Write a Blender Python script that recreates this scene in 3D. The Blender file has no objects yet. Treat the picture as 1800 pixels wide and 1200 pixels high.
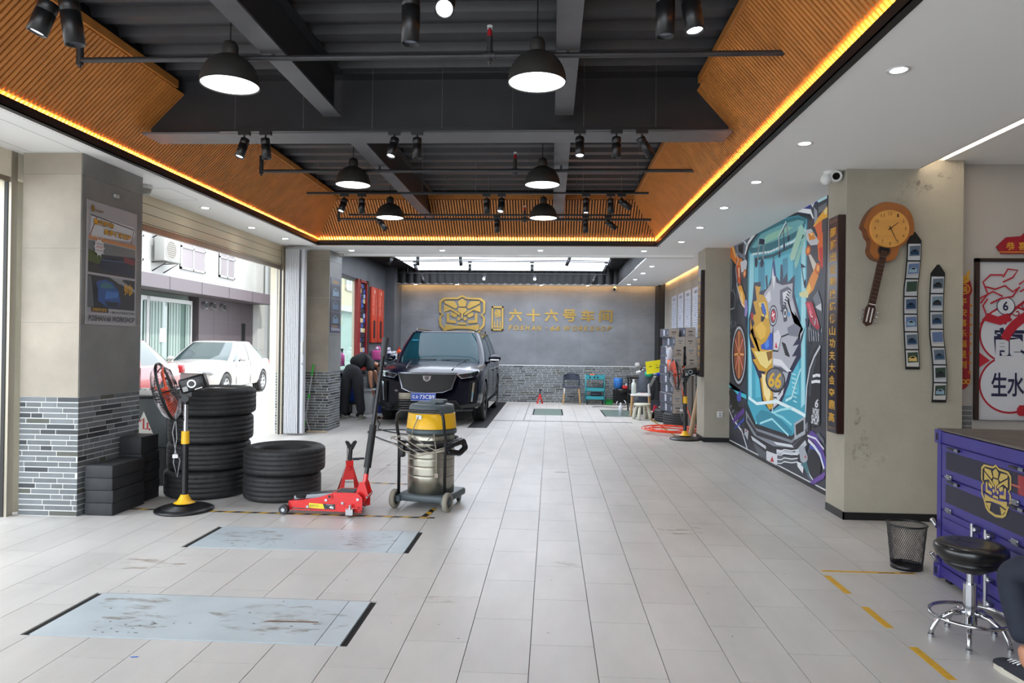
import bpy, bmesh, math, random
from mathutils import Matrix, Vector
random.seed(66)
PI = math.pi
S = bpy.context.scene
COL = S.collection

# ---------------------------------------------------------------- camera
def setup_camera():
    f, yaw, pitch, roll, h = 1237.15, .0547895, .00617087, .0121159, 1.4153
    F = Vector((-math.sin(yaw)*math.cos(pitch), math.cos(yaw)*math.cos(pitch), math.sin(pitch)))
    R = Vector((math.cos(yaw), math.sin(yaw), 0)); U = R.cross(F)
    c, s = math.cos(roll), math.sin(roll)
    R2 = R*c + U*s; U2 = -R*s + U*c
    cd = bpy.data.cameras.new('camera'); cd.sensor_width = 36; cd.lens = f/1800*36
    cd.clip_start = .05; cd.clip_end = 400
    co = bpy.data.objects.new('camera', cd); COL.objects.link(co)
    m = Matrix((R2, U2, -F)).transposed().to_4x4(); m.translation = Vector((0, 0, h))
    co.matrix_world = m
    S.camera = co
setup_camera()

# ---------------------------------------------------------------- light and exposure
SKY_STRENGTH = 4.3
SUN_STRENGTH = 3.0
w = bpy.data.worlds.new('world'); S.world = w; w.use_nodes = True
bg = w.node_tree.nodes['Background']
bg.inputs['Color'].default_value = (.86, .93, 1, 1); bg.inputs['Strength'].default_value = SKY_STRENGTH
def light(name, kind, loc, energy, color=(1, 1, 1), direction=None, **kw):
    d = bpy.data.lights.new(name, kind); d.energy = energy; d.color = color
    for k, v in kw.items(): setattr(d, k, v)
    o = bpy.data.objects.new(name, d); COL.objects.link(o); o.location = loc
    if direction is not None: o.rotation_euler = Vector(direction).to_track_quat('-Z', 'Y').to_euler()
    return o
light('sun', 'SUN', (20, 0, 30), SUN_STRENGTH, (1, .96, .9), (-.62, .35, -.9), angle=.03)
S.view_settings.view_transform = 'Standard'; S.view_settings.look = 'None'
S.view_settings.exposure = 0.35; S.view_settings.gamma = 1; S.view_settings.use_curve_mapping = False
# portals where daylight enters: the open front behind the camera and the two street openings
def portal(loc, direction, sx, sy):
    o = light('daylight_portal', 'AREA', loc, 1, direction=direction, shape='RECTANGLE', size=sx, size_y=sy)
    o.data.cycles.is_portal = True
# LED strips hidden in the timber cove, warm
WARM = (1, .56, .2); COVE = 9.0; FRONT_BLOCK_X = .6; PANEL = 4.4
def led_lamp(loc, u, d, ln, e, color=WARM):
    """short stretch of LED tape: emits towards d, long along u"""
    o = light('cove_led_tape', 'AREA', (0, 0, 0), e, color, None, shape='RECTANGLE', size=ln, size_y=.012)
    z = -Vector(d).normalized(); x = Vector(u).normalized(); y = z.cross(x)
    m = Matrix((x, y, z)).transposed().to_4x4(); m.translation = Vector(loc); o.matrix_world = m

# ---------------------------------------------------------------- materials
def lin(c):
    if isinstance(c, str):
        c = c.lstrip('#'); c = [int(c[i:i+2], 16)/255 for i in (0, 2, 4)]
        c = [x/12.92 if x <= .04045 else ((x+.055)/1.055)**2.4 for x in c]
    return (c[0], c[1], c[2], 1)
MATS = {}
def mat(name, color, rough=.5, metal=0, var=0, scale=4, bump=0, bscale=None, emit=0, coat=0, trans=0, rnd=0, spec=None, stretch=None, detail=6, alpha=1, dark=None):
    if name in MATS: return MATS[name]
    m = bpy.data.materials.new(name); m.use_nodes = True; MATS[name] = m
    nt = m.node_tree; n = nt.nodes; L = nt.links; b = n['Principled BSDF']
    c = lin(color); b.inputs['Base Color'].default_value = c; b.inputs['Roughness'].default_value = rough
    b.inputs['Metallic'].default_value = metal
    if coat: b.inputs['Coat Weight'].default_value = coat; b.inputs['Coat Roughness'].default_value = .03
    if trans: b.inputs['Transmission Weight'].default_value = trans; b.inputs['IOR'].default_value = 1.45
    if spec is not None: b.inputs['Specular IOR Level'].default_value = spec
    if emit: b.inputs['Emission Color'].default_value = c; b.inputs['Emission Strength'].default_value = emit
    if alpha < 1: b.inputs['Alpha'].default_value = alpha
    if var or bump:
        tc = n.new('ShaderNodeTexCoord'); src = tc.outputs['Object']
        geo = n.new('ShaderNodeNewGeometry')
        src = geo.outputs['Position']
        if stretch:
            mp = n.new('ShaderNodeMapping'); mp.inputs['Scale'].default_value = stretch; L.new(src, mp.inputs['Vector']); src = mp.outputs['Vector']
    if var:
        nz = n.new('ShaderNodeTexNoise'); nz.inputs['Scale'].default_value = scale; nz.inputs['Detail'].default_value = detail; nz.inputs['Roughness'].default_value = .6
        L.new(src, nz.inputs['Vector'])
        cr = n.new('ShaderNodeValToRGB'); cr.color_ramp.elements[0].position = .33; cr.color_ramp.elements[1].position = .67
        lo = [x*(1-var) for x in c[:3]] if dark is None else list(lin(dark))[:3]
        cr.color_ramp.elements[0].color = (*lo, 1); cr.color_ramp.elements[1].color = (*[min(1, x*(1+var)) for x in c[:3]], 1)
        L.new(nz.outputs['Fac'], cr.inputs['Fac']); out = cr.outputs['Color']
    else: out = None
    if rnd:
        oi = n.new('ShaderNodeObjectInfo'); mr = n.new('ShaderNodeMapRange')
        mr.inputs['To Min'].default_value = 1-rnd; mr.inputs['To Max'].default_value = 1+rnd
        L.new(oi.outputs['Random'], mr.inputs['Value'])
        hs = n.new('ShaderNodeHueSaturation'); hs.inputs['Color'].default_value = c
        if out: L.new(out, hs.inputs['Color'])
        L.new(mr.outputs['Result'], hs.inputs['Value']); out = hs.outputs['Color']
    if out: L.new(out, b.inputs['Base Color'])
    if bump:
        nb = n.new('ShaderNodeTexNoise'); nb.inputs['Scale'].default_value = bscale or scale*6; nb.inputs['Detail'].default_value = 4
        L.new(src, nb.inputs['Vector'])
        bp = n.new('ShaderNodeBump'); bp.inputs['Strength'].default_value = bump; bp.inputs['Distance'].default_value = .01
        L.new(nb.outputs['Fac'], bp.inputs['Height']); L.new(bp.outputs['Normal'], b.inputs['Normal'])
    return m
def col(c, rough=.5, metal=0, emit=0):
    return mat('%s_%g_%g_%g' % (c, rough, metal, emit), c, rough, metal, emit=emit)

# ---------------------------------------------------------------- mesh building
I4 = Matrix.Identity(4)
def basis(o, u, v, n=None):
    u = Vector(u).normalized(); v = Vector(v).normalized(); n = Vector(n) if n else u.cross(v)
    m = Matrix((u, v, n)).transposed().to_4x4(); m.translation = Vector(o); return m
class MB:
    def __init__(s, m=None): s.v = []; s.f = []; s.mi = []; s.sm = []; s.mats = []; s.M = m or I4
    def mat(s, m):
        if m is None: return 0
        if m not in s.mats: s.mats.append(m)
        return s.mats.index(m)
    def add(s, vs, fs, m=None, smooth=False, M=None):
        o = len(s.v); T = s.M @ M if M is not None else s.M
        s.v += [tuple(T @ Vector(p)) for p in vs]; k = s.mat(m)
        for f in fs: s.f.append([o+i for i in f]); s.mi.append(k); s.sm.append(smooth)
        return s
    def box(s, a, b, m=None, M=None):
        x0, y0, z0 = [min(a[i], b[i]) for i in range(3)]; x1, y1, z1 = [max(a[i], b[i]) for i in range(3)]
        return s.add([(x0,y0,z0),(x1,y0,z0),(x1,y1,z0),(x0,y1,z0),(x0,y0,z1),(x1,y0,z1),(x1,y1,z1),(x0,y1,z1)],
            [(0,3,2,1),(4,5,6,7),(0,1,5,4),(1,2,6,5),(2,3,7,6),(3,0,4,7)], m, M=M)
    def rbox(s, a, b, r=.01, m=None, M=None):   # box with chamfered edges
        bm = bmesh.new(); x0, y0, z0 = a; x1, y1, z1 = b
        vs = [bm.verts.new(p) for p in [(x0,y0,z0),(x1,y0,z0),(x1,y1,z0),(x0,y1,z0),(x0,y0,z1),(x1,y0,z1),(x1,y1,z1),(x0,y1,z1)]]
        for f in [(0,3,2,1),(4,5,6,7),(0,1,5,4),(1,2,6,5),(2,3,7,6),(3,0,4,7)]: bm.faces.new([vs[i] for i in f])
        bmesh.ops.bevel(bm, geom=bm.edges[:], offset=r, segments=2, affect='EDGES', profile=.5)
        return s.bm(bm, m, True, M)
    def bm(s, bm, m=None, smooth=False, M=None):
        bm.verts.ensure_lookup_table(); bm.verts.index_update()
        s.add([v.co[:] for v in bm.verts], [[v.index for v in f.verts] for f in bm.faces], m, smooth, M); bm.free(); return s
    def cyl(s, p0, p1, r0, r1=None, n=16, m=None, cap=True, smooth=True, M=None):
        r1 = r0 if r1 is None else r1; p0 = Vector(p0); p1 = Vector(p1); d = (p1-p0)
        if d.length < 1e-7: return s
        q = d.to_track_quat('Z', 'Y').to_matrix(); vs = []
        for p, r in ((p0, r0), (p1, r1)):
            for i in range(n):
                a = 2*PI*i/n; vs.append(tuple(p + q @ Vector((r*math.cos(a), r*math.sin(a), 0))))
        s.add(vs, [(i, (i+1) % n, n+(i+1) % n, n+i) for i in range(n)], m, smooth, M)
        if cap: s.add(vs, [tuple(reversed(range(n))), tuple(range(n, 2*n))], m, False, M)
        return s
    def tube(s, pts, r, n=8, m=None, closed=False, M=None):
        P = [Vector(p) for p in pts]; k = len(P); vs = []
        up = Vector((0, 0, 1)); prev = None
        for i in range(k):
            a = P[(i-1) % k] if (closed or i > 0) else P[0]; b = P[(i+1) % k] if (closed or i < k-1) else P[-1]
            t = (b-a).normalized()
            if prev is None:
                x = t.cross(up) if abs(t.z) < .95 else t.cross(Vector((1, 0, 0)))
            else: x = prev - t*prev.dot(t)
            x = x.normalized(); prev = x; y = t.cross(x)
            rr = r[i] if isinstance(r, (list, tuple)) else r
            for j in range(n):
                an = 2*PI*j/n; vs.append(tuple(P[i] + x*rr*math.cos(an) + y*rr*math.sin(an)))
        fs = []
        for i in range(k if closed else k-1):
            A = i*n; B = ((i+1) % k)*n
            for j in range(n): fs.append((A+j, A+(j+1) % n, B+(j+1) % n, B+j))
        if not closed: fs += [tuple(reversed(range(n))), tuple(range((k-1)*n, k*n))]
        return s.add(vs, fs, m, True, M)
    def lathe(s, prof, n=32, m=None, smooth=True, M=None, mod=None, closed=False):
        vs = []; k = len(prof)
        for i in range(n):
            a = 2*PI*i/n
            for j, (r, z) in enumerate(prof):
                rr = r + (mod(i, j) if mod else 0); vs.append((rr*math.cos(a), rr*math.sin(a), z))
        fs = []
        for i in range(n):
            A = i*k; B = ((i+1) % n)*k
            for j in range(k if closed else k-1): fs.append((A+j, B+j, B+(j+1) % k, A+(j+1) % k))
        return s.add(vs, fs, m, smooth, M)
    def prism(s, poly, h, m=None, M=None, z0=0):    # polygon in local xy, extruded along z
        n = len(poly); vs = [(x, y, z0) for x, y in poly] + [(x, y, z0+h) for x, y in poly]
        return s.add(vs, [tuple(reversed(range(n))), tuple(range(n, 2*n))] + [(i, (i+1) % n, n+(i+1) % n, n+i) for i in range(n)], m, False, M)
    def ell(s, c, r, n=16, m=None, M=None):
        c = Vector(c); rx, ry, rz = (r, r, r) if not isinstance(r, (tuple, list)) else r; vs = []; k = n//2
        for i in range(1, k):
            t = PI*i/k
            for j in range(n):
                a = 2*PI*j/n; vs.append((c.x+rx*math.sin(t)*math.cos(a), c.y+ry*math.sin(t)*math.sin(a), c.z+rz*math.cos(t)))
        vs += [(c.x, c.y, c.z+rz), (c.x, c.y, c.z-rz)]; T = len(vs)-2
        fs = [(i*n+j, (i+1)*n+j, (i+1)*n+(j+1) % n, i*n+(j+1) % n) for i in range(k-2) for j in range(n)]
        fs += [(T, j, (j+1) % n) for j in range(n)] + [(T+1, (k-2)*n+(j+1) % n, (k-2)*n+j) for j in range(n)]
        return s.add(vs, fs, m, True, M)
    def mesh(s, name, m=None):
        me = bpy.data.meshes.new(name); me.from_pydata(s.v, [], s.f)
        ms = s.mats or [m]
        for x in ms: me.materials.append(x)
        me.polygons.foreach_set('material_index', s.mi); me.polygons.foreach_set('use_smooth', s.sm)
        me.update(); return me
    def build(s, name, m=None, parent=None, **kw):
        return link(name, s.mesh(name, m), parent, **kw)
def link(name, data, parent=None, loc=None, rot=None, label=None, cat=None, group=None, kind=None):
    o = bpy.data.objects.new(name, data); COL.objects.link(o)
    if parent: o.parent = parent
    if loc is not None: o.location = loc
    if rot is not None: o.rotation_euler = rot
    if label: o['label'] = label
    if cat: o['category'] = cat
    if group: o['group'] = group
    if kind: o['kind'] = kind
    return o
def thing(name, label, cat, loc=(0, 0, 0), rz=0, group=None, rot=None):
    o = link(name, None, None, loc, rot or (0, 0, rz), label, cat, group); o.empty_display_size = .1; return o
def one(name, mb, m, label, cat, loc=(0, 0, 0), rot=(0, 0, 0), group=None):
    return mb.build(name, m, None, loc=loc, rot=rot, label=label, cat=cat, group=group)
def struct(name, mb, m=None, parent=None):
    return mb.build(name, m, parent, kind='structure')
def dup(root, loc, rz=None, label=None, group=None, rot=None):
    def cp(o, par):
        c = o.copy(); COL.objects.link(c); c.parent = par
        for ch in o.children: cp(ch, c)
        return c
    r = cp(root, None); r.location = loc
    if rz is not None: r.rotation_euler = (0, 0, rz)
    if rot is not None: r.rotation_euler = rot
    if label: r['label'] = label
    if group: r['group'] = group
    return r
TS = bpy.data.scenes.new('workshop_bench')
def baked(obj):      # evaluated mesh of a temporary object
    TS.collection.objects.link(obj); vl = TS.view_layers[0]; vl.update()
    dg = vl.depsgraph; dg.update()
    me = bpy.data.meshes.new_from_object(obj.evaluated_get(dg)); TS.collection.objects.unlink(obj); return me
def skin(verts, edges, radii, mats, name, parent=None, sub=2, root=0, **kw):
    me = bpy.data.meshes.new(name); me.from_pydata(verts, edges, []); o = bpy.data.objects.new(name, me)
    md = o.modifiers.new('s', 'SKIN'); md.use_smooth_shade = True
    for i, v in enumerate(me.skin_vertices[0].data):
        r = radii[i]; v.radius = (r, r) if not isinstance(r, tuple) else r; v.use_root = (i == root)
    sd = o.modifiers.new('u', 'SUBSURF'); sd.levels = sub
    m2 = baked(o); m2.materials.clear(); m2.materials.append(mats)
    for p in m2.polygons: p.use_smooth = True
    bpy.data.objects.remove(o); return link(name, m2, parent, **kw)
TXT = {}
def text_mesh(body, ext=0, off=0, shear=0):
    key = (body, ext, off, shear)
    if key not in TXT:
        cu = bpy.data.curves.new('t', 'FONT'); cu.body = body; cu.extrude = ext; cu.offset = off; cu.shear = shear; cu.resolution_u = 3
        o = bpy.data.objects.new('t', cu); me = baked(o); bpy.data.objects.remove(o)
        vs = [v.co.copy() for v in me.vertices]; fs = [list(p.vertices) for p in me.polygons]; bpy.data.meshes.remove(me)
        if not vs: vs = [Vector((0, 0, 0)), Vector((1, 0, 0)), Vector((1, 1, 0))]; fs = [[0, 1, 2]]
        x0 = min(v.x for v in vs); x1 = max(v.x for v in vs); y0 = min(v.y for v in vs); y1 = max(v.y for v in vs)
        TXT[key] = (vs, fs, x0, x1, y0, y1)
    return TXT[key]
def put_text(mb, body, x, y, wd, ht, m, depth=.002, off=0, shear=0, z=0, rotz=0):   # box lower-left x,y in mb local plane
    vs, fs, x0, x1, y0, y1 = text_mesh(body, .1 if depth > 0 else 0, off, shear)
    sx = wd/max(1e-4, x1-x0); sy = ht/max(1e-4, y1-y0); c, s_ = math.cos(rotz), math.sin(rotz)
    out = []
    for v in vs:
        a = (v.x-x0)*sx; b = (v.y-y0)*sy
        out.append((x + a*c - b*s_, y + a*s_ + b*c, z + (v.z+.1)*5*depth))
    mb.add(out, fs, m)
class Print(MB):     # flat print: coloured shapes on a plane, each a hair above the last
    def __init__(s, M, step=.00012): super().__init__(M); s.z = .0003; s.step = step
    def poly(s, pts, c, rough=.5):
        s.z += s.step; s.add([(x, y, s.z) for x, y in pts], [tuple(range(len(pts)))], col(c, rough)); return s
    def rect(s, x0, y0, x1, y1, c): return s.poly([(x0, y0), (x1, y0), (x1, y1), (x0, y1)], c)
    def ellipse(s, cx, cy, rx, ry, c, n=28, a0=0, a1=2*PI, rot=0):
        P = []
        for i in range(n):
            a = a0+(a1-a0)*i/(n if a1-a0 > 6.28 else n-1); x, y = rx*math.cos(a), ry*math.sin(a)
            P.append((cx + x*math.cos(rot)-y*math.sin(rot), cy + x*math.sin(rot)+y*math.cos(rot)))
        return s.poly(P, c)
    def line(s, pts, wd, c, closed=False):
        s.z += s.step; k = len(pts); P = [Vector((p[0], p[1])) for p in pts]; A = []; B = []
        for i in range(k):
            a = P[(i-1) % k] if (closed or i > 0) else P[0]; b = P[(i+1) % k] if (closed or i < k-1) else P[-1]
            t = (b-a).normalized() if (b-a).length > 0 else Vector((1, 0)); n = Vector((-t.y, t.x))*wd/2
            A.append(P[i]+n); B.append(P[i]-n)
        vs = [(p.x, p.y, s.z) for p in A+B]
        s.add(vs, [(i, k+i, k+(i+1) % k, (i+1) % k) for i in range(k if closed else k-1)], col(c)); return s
    def text(s, body, x, y, wd, ht, c, off=.0, shear=0, rotz=0):
        s.z += s.step; put_text(s, body, x, y, wd, ht, col(c), 0, off, shear, s.z, rotz); return s
# ================================================================ SETTING
m_tile = mat('porcelain_tile', '#bbb7b3', .38, var=.09, scale=1.6, rnd=.035, bump=.03, bscale=30, detail=10, stretch=(1.6, .6, 1))
m_grout = mat('dark_grout', '#4a4947', .8)
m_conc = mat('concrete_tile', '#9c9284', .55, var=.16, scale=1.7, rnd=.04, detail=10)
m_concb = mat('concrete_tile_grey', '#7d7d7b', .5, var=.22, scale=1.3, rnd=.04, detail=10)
m_seam = mat('pale_seam', '#b5b2aa', .7)
m_joint = mat('white_mortar', '#c9cac8', .8)
m_white = mat('ceiling_paint', '#efefee', .8)
m_plaster = mat('textured_plaster', '#a09a8c', .85, var=.07, scale=2.2, bump=.35, bscale=55)
m_creamwall = mat('cream_render', '#d8d0bd', .85, var=.05, scale=3, bump=.3, bscale=60)
m_char = mat('charcoal_steel', '#2c2c2f', .45, var=.12, scale=5)
m_beam_lit = mat('charcoal_steel_lit', '#5c5c60', .5, var=.1, scale=5)  # lighter copy of the charcoal steel: light on flange undersides put into the colour
m_blk = mat('black_paint', '#0c0c0e', .5)
m_blkm = mat('matt_black', '#050506', .8)
m_base = mat('black_baseboard', '#0d0d0f', .4)
m_wood = mat('warm_slat_timber', '#c67f3c', .5, var=.12, scale=6, rnd=.06)
m_woodt = mat('timber_trim', '#c07c38', .5, var=.12, scale=5)
BR = [mat('brick_grey', '#5f6365', .6, var=.12, scale=9), mat('brick_olive', '#4f5048', .6, var=.12, scale=9), mat('brick_slate', '#6d7174', .6, var=.1, scale=9), mat('brick_dark', '#33363a', .55, var=.1, scale=9)]

# ---- floor: slab with single porcelain tiles, lift plates cut out
PLATES = [(-2.53, 3.255, -.935, 3.84), (-2.53, 4.735, -.945, 5.3), (-.36, 14.5, .28, 15.95), (1.12, 14.4, 1.85, 15.95), (-1.42, 12.05, -1.08, 17.7), (-1.08, 13.28, 1.55, 13.36), (-4.0, 13.28, -1.42, 13.36)]
fl = struct('floor', MB().box((-4.42, -1.2, -.2), (5.6, 18.1, -.014), m_grout))
def cut(r, h):
    x0, y0, x1, y1 = r; a0, b0, a1, b1 = h
    if a0 >= x1 or a1 <= x0 or b0 >= y1 or b1 <= y0: return [r]
    out = []
    if a0 > x0: out.append((x0, y0, a0, y1))
    if a1 < x1: out.append((a1, y0, x1, y1))
    c0, c1 = max(a0, x0), min(a1, x1)
    if b0 > y0: out.append((c0, y0, c1, b0))
    if b1 < y1: out.append((c0, b1, c1, y1))
    return [q for q in out if q[2]-q[0] > .004 and q[3]-q[1] > .004]
cells = []
TX0, TW, TL = -.0783, .3, .6
for k in range(-15, 19):
    x0 = TX0+TW*(k-1); ph = 5.747 if k % 2 else 5.447
    j = math.floor((-1.2-ph)/TL)
    while ph+TL*j < 18.0:
        y0 = ph+TL*j; j += 1
        rs = [(max(x0+.0018, -4.4), max(y0+.0018, -1.2), min(x0+TW-.0018, 5.6), min(y0+TL-.0018, 18.0))]
        for h in PLATES: rs = [q for r in rs for q in cut(r, h)]
        if not rs: continue
        yc = y0+TL/2; xc = x0+TW/2
        vis = yc > 2.9 and abs(xc+.05*yc) < yc*.74 and not (xc > 2.5 and yc > 4.6) and not (xc < -3.75 and yc > 5.4)
        cells.append((0 if vis else 1, yc, xc, rs))
cells.sort(key=lambda c: (c[0], c[1]))
full = MB().box((-TW/2+.0018, -TL/2+.0018, -.012), (TW/2-.0018, TL/2-.0018, 0), m_tile).mesh('tile')
rest = MB()
for i, (v, yc, xc, rs) in enumerate(cells):
    if i < 298 and v == 0:
        if len(rs) == 1 and abs(rs[0][2]-rs[0][0]-TW+.0036) < 1e-4 and abs(rs[0][3]-rs[0][1]-TL+.0036) < 1e-4:
            link('tile', full, fl, loc=(xc, yc, 0))
        else:
            mb = MB()
            for q in rs: mb.box((q[0], q[1], -.012), (q[2], q[3], 0), m_tile)
            mb.build('tile', None, fl)
    else:
        for q in rs: rest.box((q[0], q[1], -.012), (q[2], q[3], 0), m_tile)
o = rest.build('distant_tiles', None, fl); o['kind'] = 'stuff'

# ---- generic facing: rows of mosaic bricks / large concrete tiles on a plane
def brick_rows(W, H, seed, row=.0436, gap=.009):
    R = random.Random(seed); out = []; z = gap/2
    while z+row-gap < H+.001:
        x = -R.uniform(0, .12)
        while x < W:
            l = R.choice([.1, .13, .2, .24, .29]); a, b = max(0, x), min(W, x+l)
            if b-a > .015: out.append((a, z, b-gap if b < W else b, z+row-gap, R.choices([0, 1, 2, 3], [5, 1.6, 4, 1.2])[0]))
            x += l
        z += row
    return out
def bricks(parent, o, u, n, W, H, seed, single=True, depth=.003, row=.0436):
    Mx = basis(o, u, (0, 0, 1), n); joined = MB(Mx)
    lab = {}
    for (a, z0, b, z1, k) in brick_rows(W, H, seed, row):
        if single:
            key = (round(b-a, 3), k)
            if key not in lab:
                lab[key] = MB().box((0, 0, 0), (b-a, z1-z0, depth), BR[k]).mesh('brick')
            ob = link('brick', lab[key], parent); ob.matrix_local = Mx @ Matrix.Translation((a, z0, 0))
        else: joined.box((a, z0, 0), (b, z1, depth), BR[k])
    if not single: q = joined.build('bricks', None, parent); q['kind'] = 'stuff'
def panels(parent, o, u, n, W, z0, z1, tw, th, m, depth=.006, zoff=0, g=.0015):
    Mx = basis(o, u, (0, 0, 1), n); z = z0
    hs = []; zz = z0
    first = th if not zoff else zoff
    while zz < z1-.01:
        h = first if zz == z0 else th; hs.append((zz, min(z1, zz+h))); zz += h
    for a, b in hs:
        x = 0
        while x < W-.01:
            e = min(W, x+tw)
            ob = MB().box((x+g, a+g, 0), (e-g, b-g, depth), m).build('tile', None, parent); ob.matrix_local = Mx; x = e

# ---- columns
def column(name, label, x0, y0, x1, y1, core, H=2.93, base=True):
    t = MB().box((x0, y0, 0), (x1, y1, H), core).build(name, None, None, label=label, cat='column'); return t
c1 = column('tiled_column', 'tiled column beside the street opening with grey bricks below and car poster on its side', -4.28, 5.472, -3.792, 6.31, m_joint)
bricks(c1, (-4.28, 5.472, 0), (1, 0, 0), (0, -1, 0), .49, .955, 3, row=.0436)
bricks(c1, (-3.792, 5.472, 0), (0, 1, 0), (1, 0, 0), .838, .955, 4)
panels(c1, (-4.28, 5.472, 0), (1, 0, 0), (0, -1, 0), .49, .958, 2.93, .49, .6, m_conc, zoff=.6)
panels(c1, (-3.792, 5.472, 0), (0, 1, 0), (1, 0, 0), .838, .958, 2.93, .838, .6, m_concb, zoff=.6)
c2 = column('tiled_column', 'tiled column behind the white folding door, small photo banner on its side', -4.3, 11.2, -3.586, 11.85, m_joint)
MB().box((-4.3, 10.78, 0), (-4.1, 11.2, 2.93), m_joint).build('pilaster', None, c2)
bricks(c2, (-4.3, 11.2, 0), (1, 0, 0), (0, -1, 0), .714, .955, 5, single=False)
bricks(c2, (-4.28, 10.78, 0), (1, 0, 0), (0, -1, 0), .17, .955, 6, single=False)
bricks(c2, (-3.586, 11.2, 0), (0, 1, 0), (1, 0, 0), .65, .955, 7, single=False)
panels(c2, (-4.3, 11.2, 0), (1, 0, 0), (0, -1, 0), .714, .958, 2.93, .714, .6, m_conc, zoff=.6)
panels(c2, (-4.28, 10.78, 0), (1, 0, 0), (0, -1, 0), .18, .958, 2.93, .18, .6, m_conc, zoff=.6)
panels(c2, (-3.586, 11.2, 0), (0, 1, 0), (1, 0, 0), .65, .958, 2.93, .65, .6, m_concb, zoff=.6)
column('plastered_column', 'wide beige plastered column carrying the guitar clock and photo strips', 2.462, 6.03, 3.41, 6.42, m_plaster, 3.0)
MB().box((2.45, 6.018, 0), (3.412, 6.03, .062), m_base).box((2.45, 6.018, 0), (2.462, 6.4, .062), m_base).build('baseboard', None, bpy.data.objects['plastered_column'])
column('plastered_column', 'narrow beige plastered column at far end of the mural behind the distant fan', 2.325, 10.77, 2.73, 11.3, m_plaster)
MB().box((2.318, 10.762, 0), (2.7, 10.77, .07), m_base).box((2.318, 10.762, 0), (2.325, 11.3, .07), m_base).build('baseboard', None, bpy.data.objects['plastered_column.001'])

# ---- walls
wb = struct('wall_back', MB().box((-4.3, 17.806, 0), (3.0, 18.1, 3.4), m_joint))
bricks(wb, (-4.0, 17.806, 0), (1, 0, 0), (0, -1, 0), 6.75, .94, 8, single=False)
panels(wb, (-4.0, 17.806, 0), (1, 0, 0), (0, -1, 0), 6.75, .945, 3.3, 1.2, .62, mat('back_wall_concrete', '#74767a', .5, var=.2, scale=1.4, rnd=.03, detail=10, stretch=(1, 1, 1.6)), zoff=.62, g=.0007)
wr = struct('wall_right', MB().box((2.756, 11.3, 0), (3.0, 17.81, 3.4), m_joint))
bricks(wr, (2.756, 17.1, 0), (0, -1, 0), (-1, 0, 0), 5.8, .94, 9, single=False)
panels(wr, (2.756, 17.1, 0), (0, -1, 0), (-1, 0, 0), 5.8, .945, 3.3, .6, .6, mat('side_wall_concrete', '#8f8a80', .55, var=.16, scale=1.5, rnd=.05), g=.0007)
struct('trim_1', MB().box((2.6, 17.2, 0), (2.756, 17.78, 2.95), m_blk))
wm = struct('wall_right', MB().box((2.706, 6.42, 0), (3.0, 10.77, 3.1), m_white))
struct('baseboard_right', MB().box((2.68, 6.42, 0), (2.699, 10.77, .035), m_base))
m_wallr = mat('warm_grey_wall', '#a7a29c', .8)
struct('wall_right', MB().box((3.41, 6.16, .0), (5.6, 6.4, 3.2), m_wallr).box((5.5, -1.2, 0), (5.7, 6.2, 3.2), m_wallr))
struct('front_light_block', MB().box((FRONT_BLOCK_X, -1.35, 0), (5.7, -1.2, 3.7), m_wallr))  # added unseen behind the camera to block daylight on the right
o = bpy.data.objects['wall_right.002']
bricks(o, (3.412, 6.16, 0), (1, 0, 0), (0, -1, 0), .15, .97, 12)
m_grywall = mat('dark_wall_concrete', '#55575b', .5, var=.2, scale=1.5)
wl = struct('wall_left', MB().box((-4.3, 11.85, 2.78), (-4.05, 17.3, 3.4), m_grywall).box((-4.3, 11.85, 0), (-4.05, 15.32, .86), m_joint)
    .box((-4.3, 15.32, 0), (-4.05, 17.0, 2.78), m_grywall).box((-4.3, 17.0, 0), (-3.82, 17.806, 3.3), m_grywall).box((-4.3, 11.85, .86), (-4.05, 11.95, 2.78), m_grywall))
bricks(wl, (-4.05, 15.3, 0), (0, -1, 0), (1, 0, 0), 3.4, .85, 13, single=False)
# exterior leaf of the street side: jambs; unseen lintel slab added to block light
struct('wall_left', MB().box((-4.39, 10.79, 0), (-4.3, 11.9, 3.6), m_creamwall).box((-4.39, 11.85, 2.8), (-4.3, 18.0, 3.6), m_creamwall).box((-4.39, 11.85, 0), (-4.3, 18.0, .84), m_creamwall).box((-4.39, 15.3, .8), (-4.3, 18.0, 2.9), m_creamwall).box((-4.85, 5.55, 0), (-4.405, 6.25, 2.9), m_creamwall).box((-4.7, 5.75, 0), (-4.28, 6.3, 2.93), m_creamwall)
    .box((-4.62, -1.2, 2.72), (-4.33, 11, 3.9), m_creamwall))

# ---- rolling shutters of the two street openings
def shutter(label, y0, y1, x, z0, z1, gx):
    t = thing('rolling_shutter', label, 'shutter', (x, y0, 0)); z = z1; n = 0
    while z > z0+.02:
        zz = max(z0+.06, z-.1)
        MB().box((0, .03, zz+.006), (.018, y1-y0-.03, z), mat('shutter_cream', '#cfc3a6', .45, var=.03, scale=2)).box((.002, .03, zz), (.012, y1-y0-.03, zz+.006), col('#3b3833')).build('slat', None, t); z = zz
        if z <= z0+.061: break
    MB().box((-.01, .03, z0), (.03, y1-y0-.03, z0+.058), mat('shutter_bar', '#8c8072', .35, .6)).build('bottom_bar', None, t)
    g = gx
    for yy in g: MB().box((-.03, yy-.03, 0), (.045, yy+.035, z1), mat('shutter_guide', '#a79f90', .35, .6)).box((-.01, yy-.036, 0), (.02, yy+.04, z1), col('#15130f')).build('guide_rail', None, t)
shutter('cream rolling shutter half lowered over the street opening facing the parked cars', 6.31, 10.78, -4.2, 2.55, 2.93, (4.43,))
shutter('cream rolling shutter at the far left edge beside the near column', -1.0, 5.47, -4.37, 2.68, 2.93, (6.43,))

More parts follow.
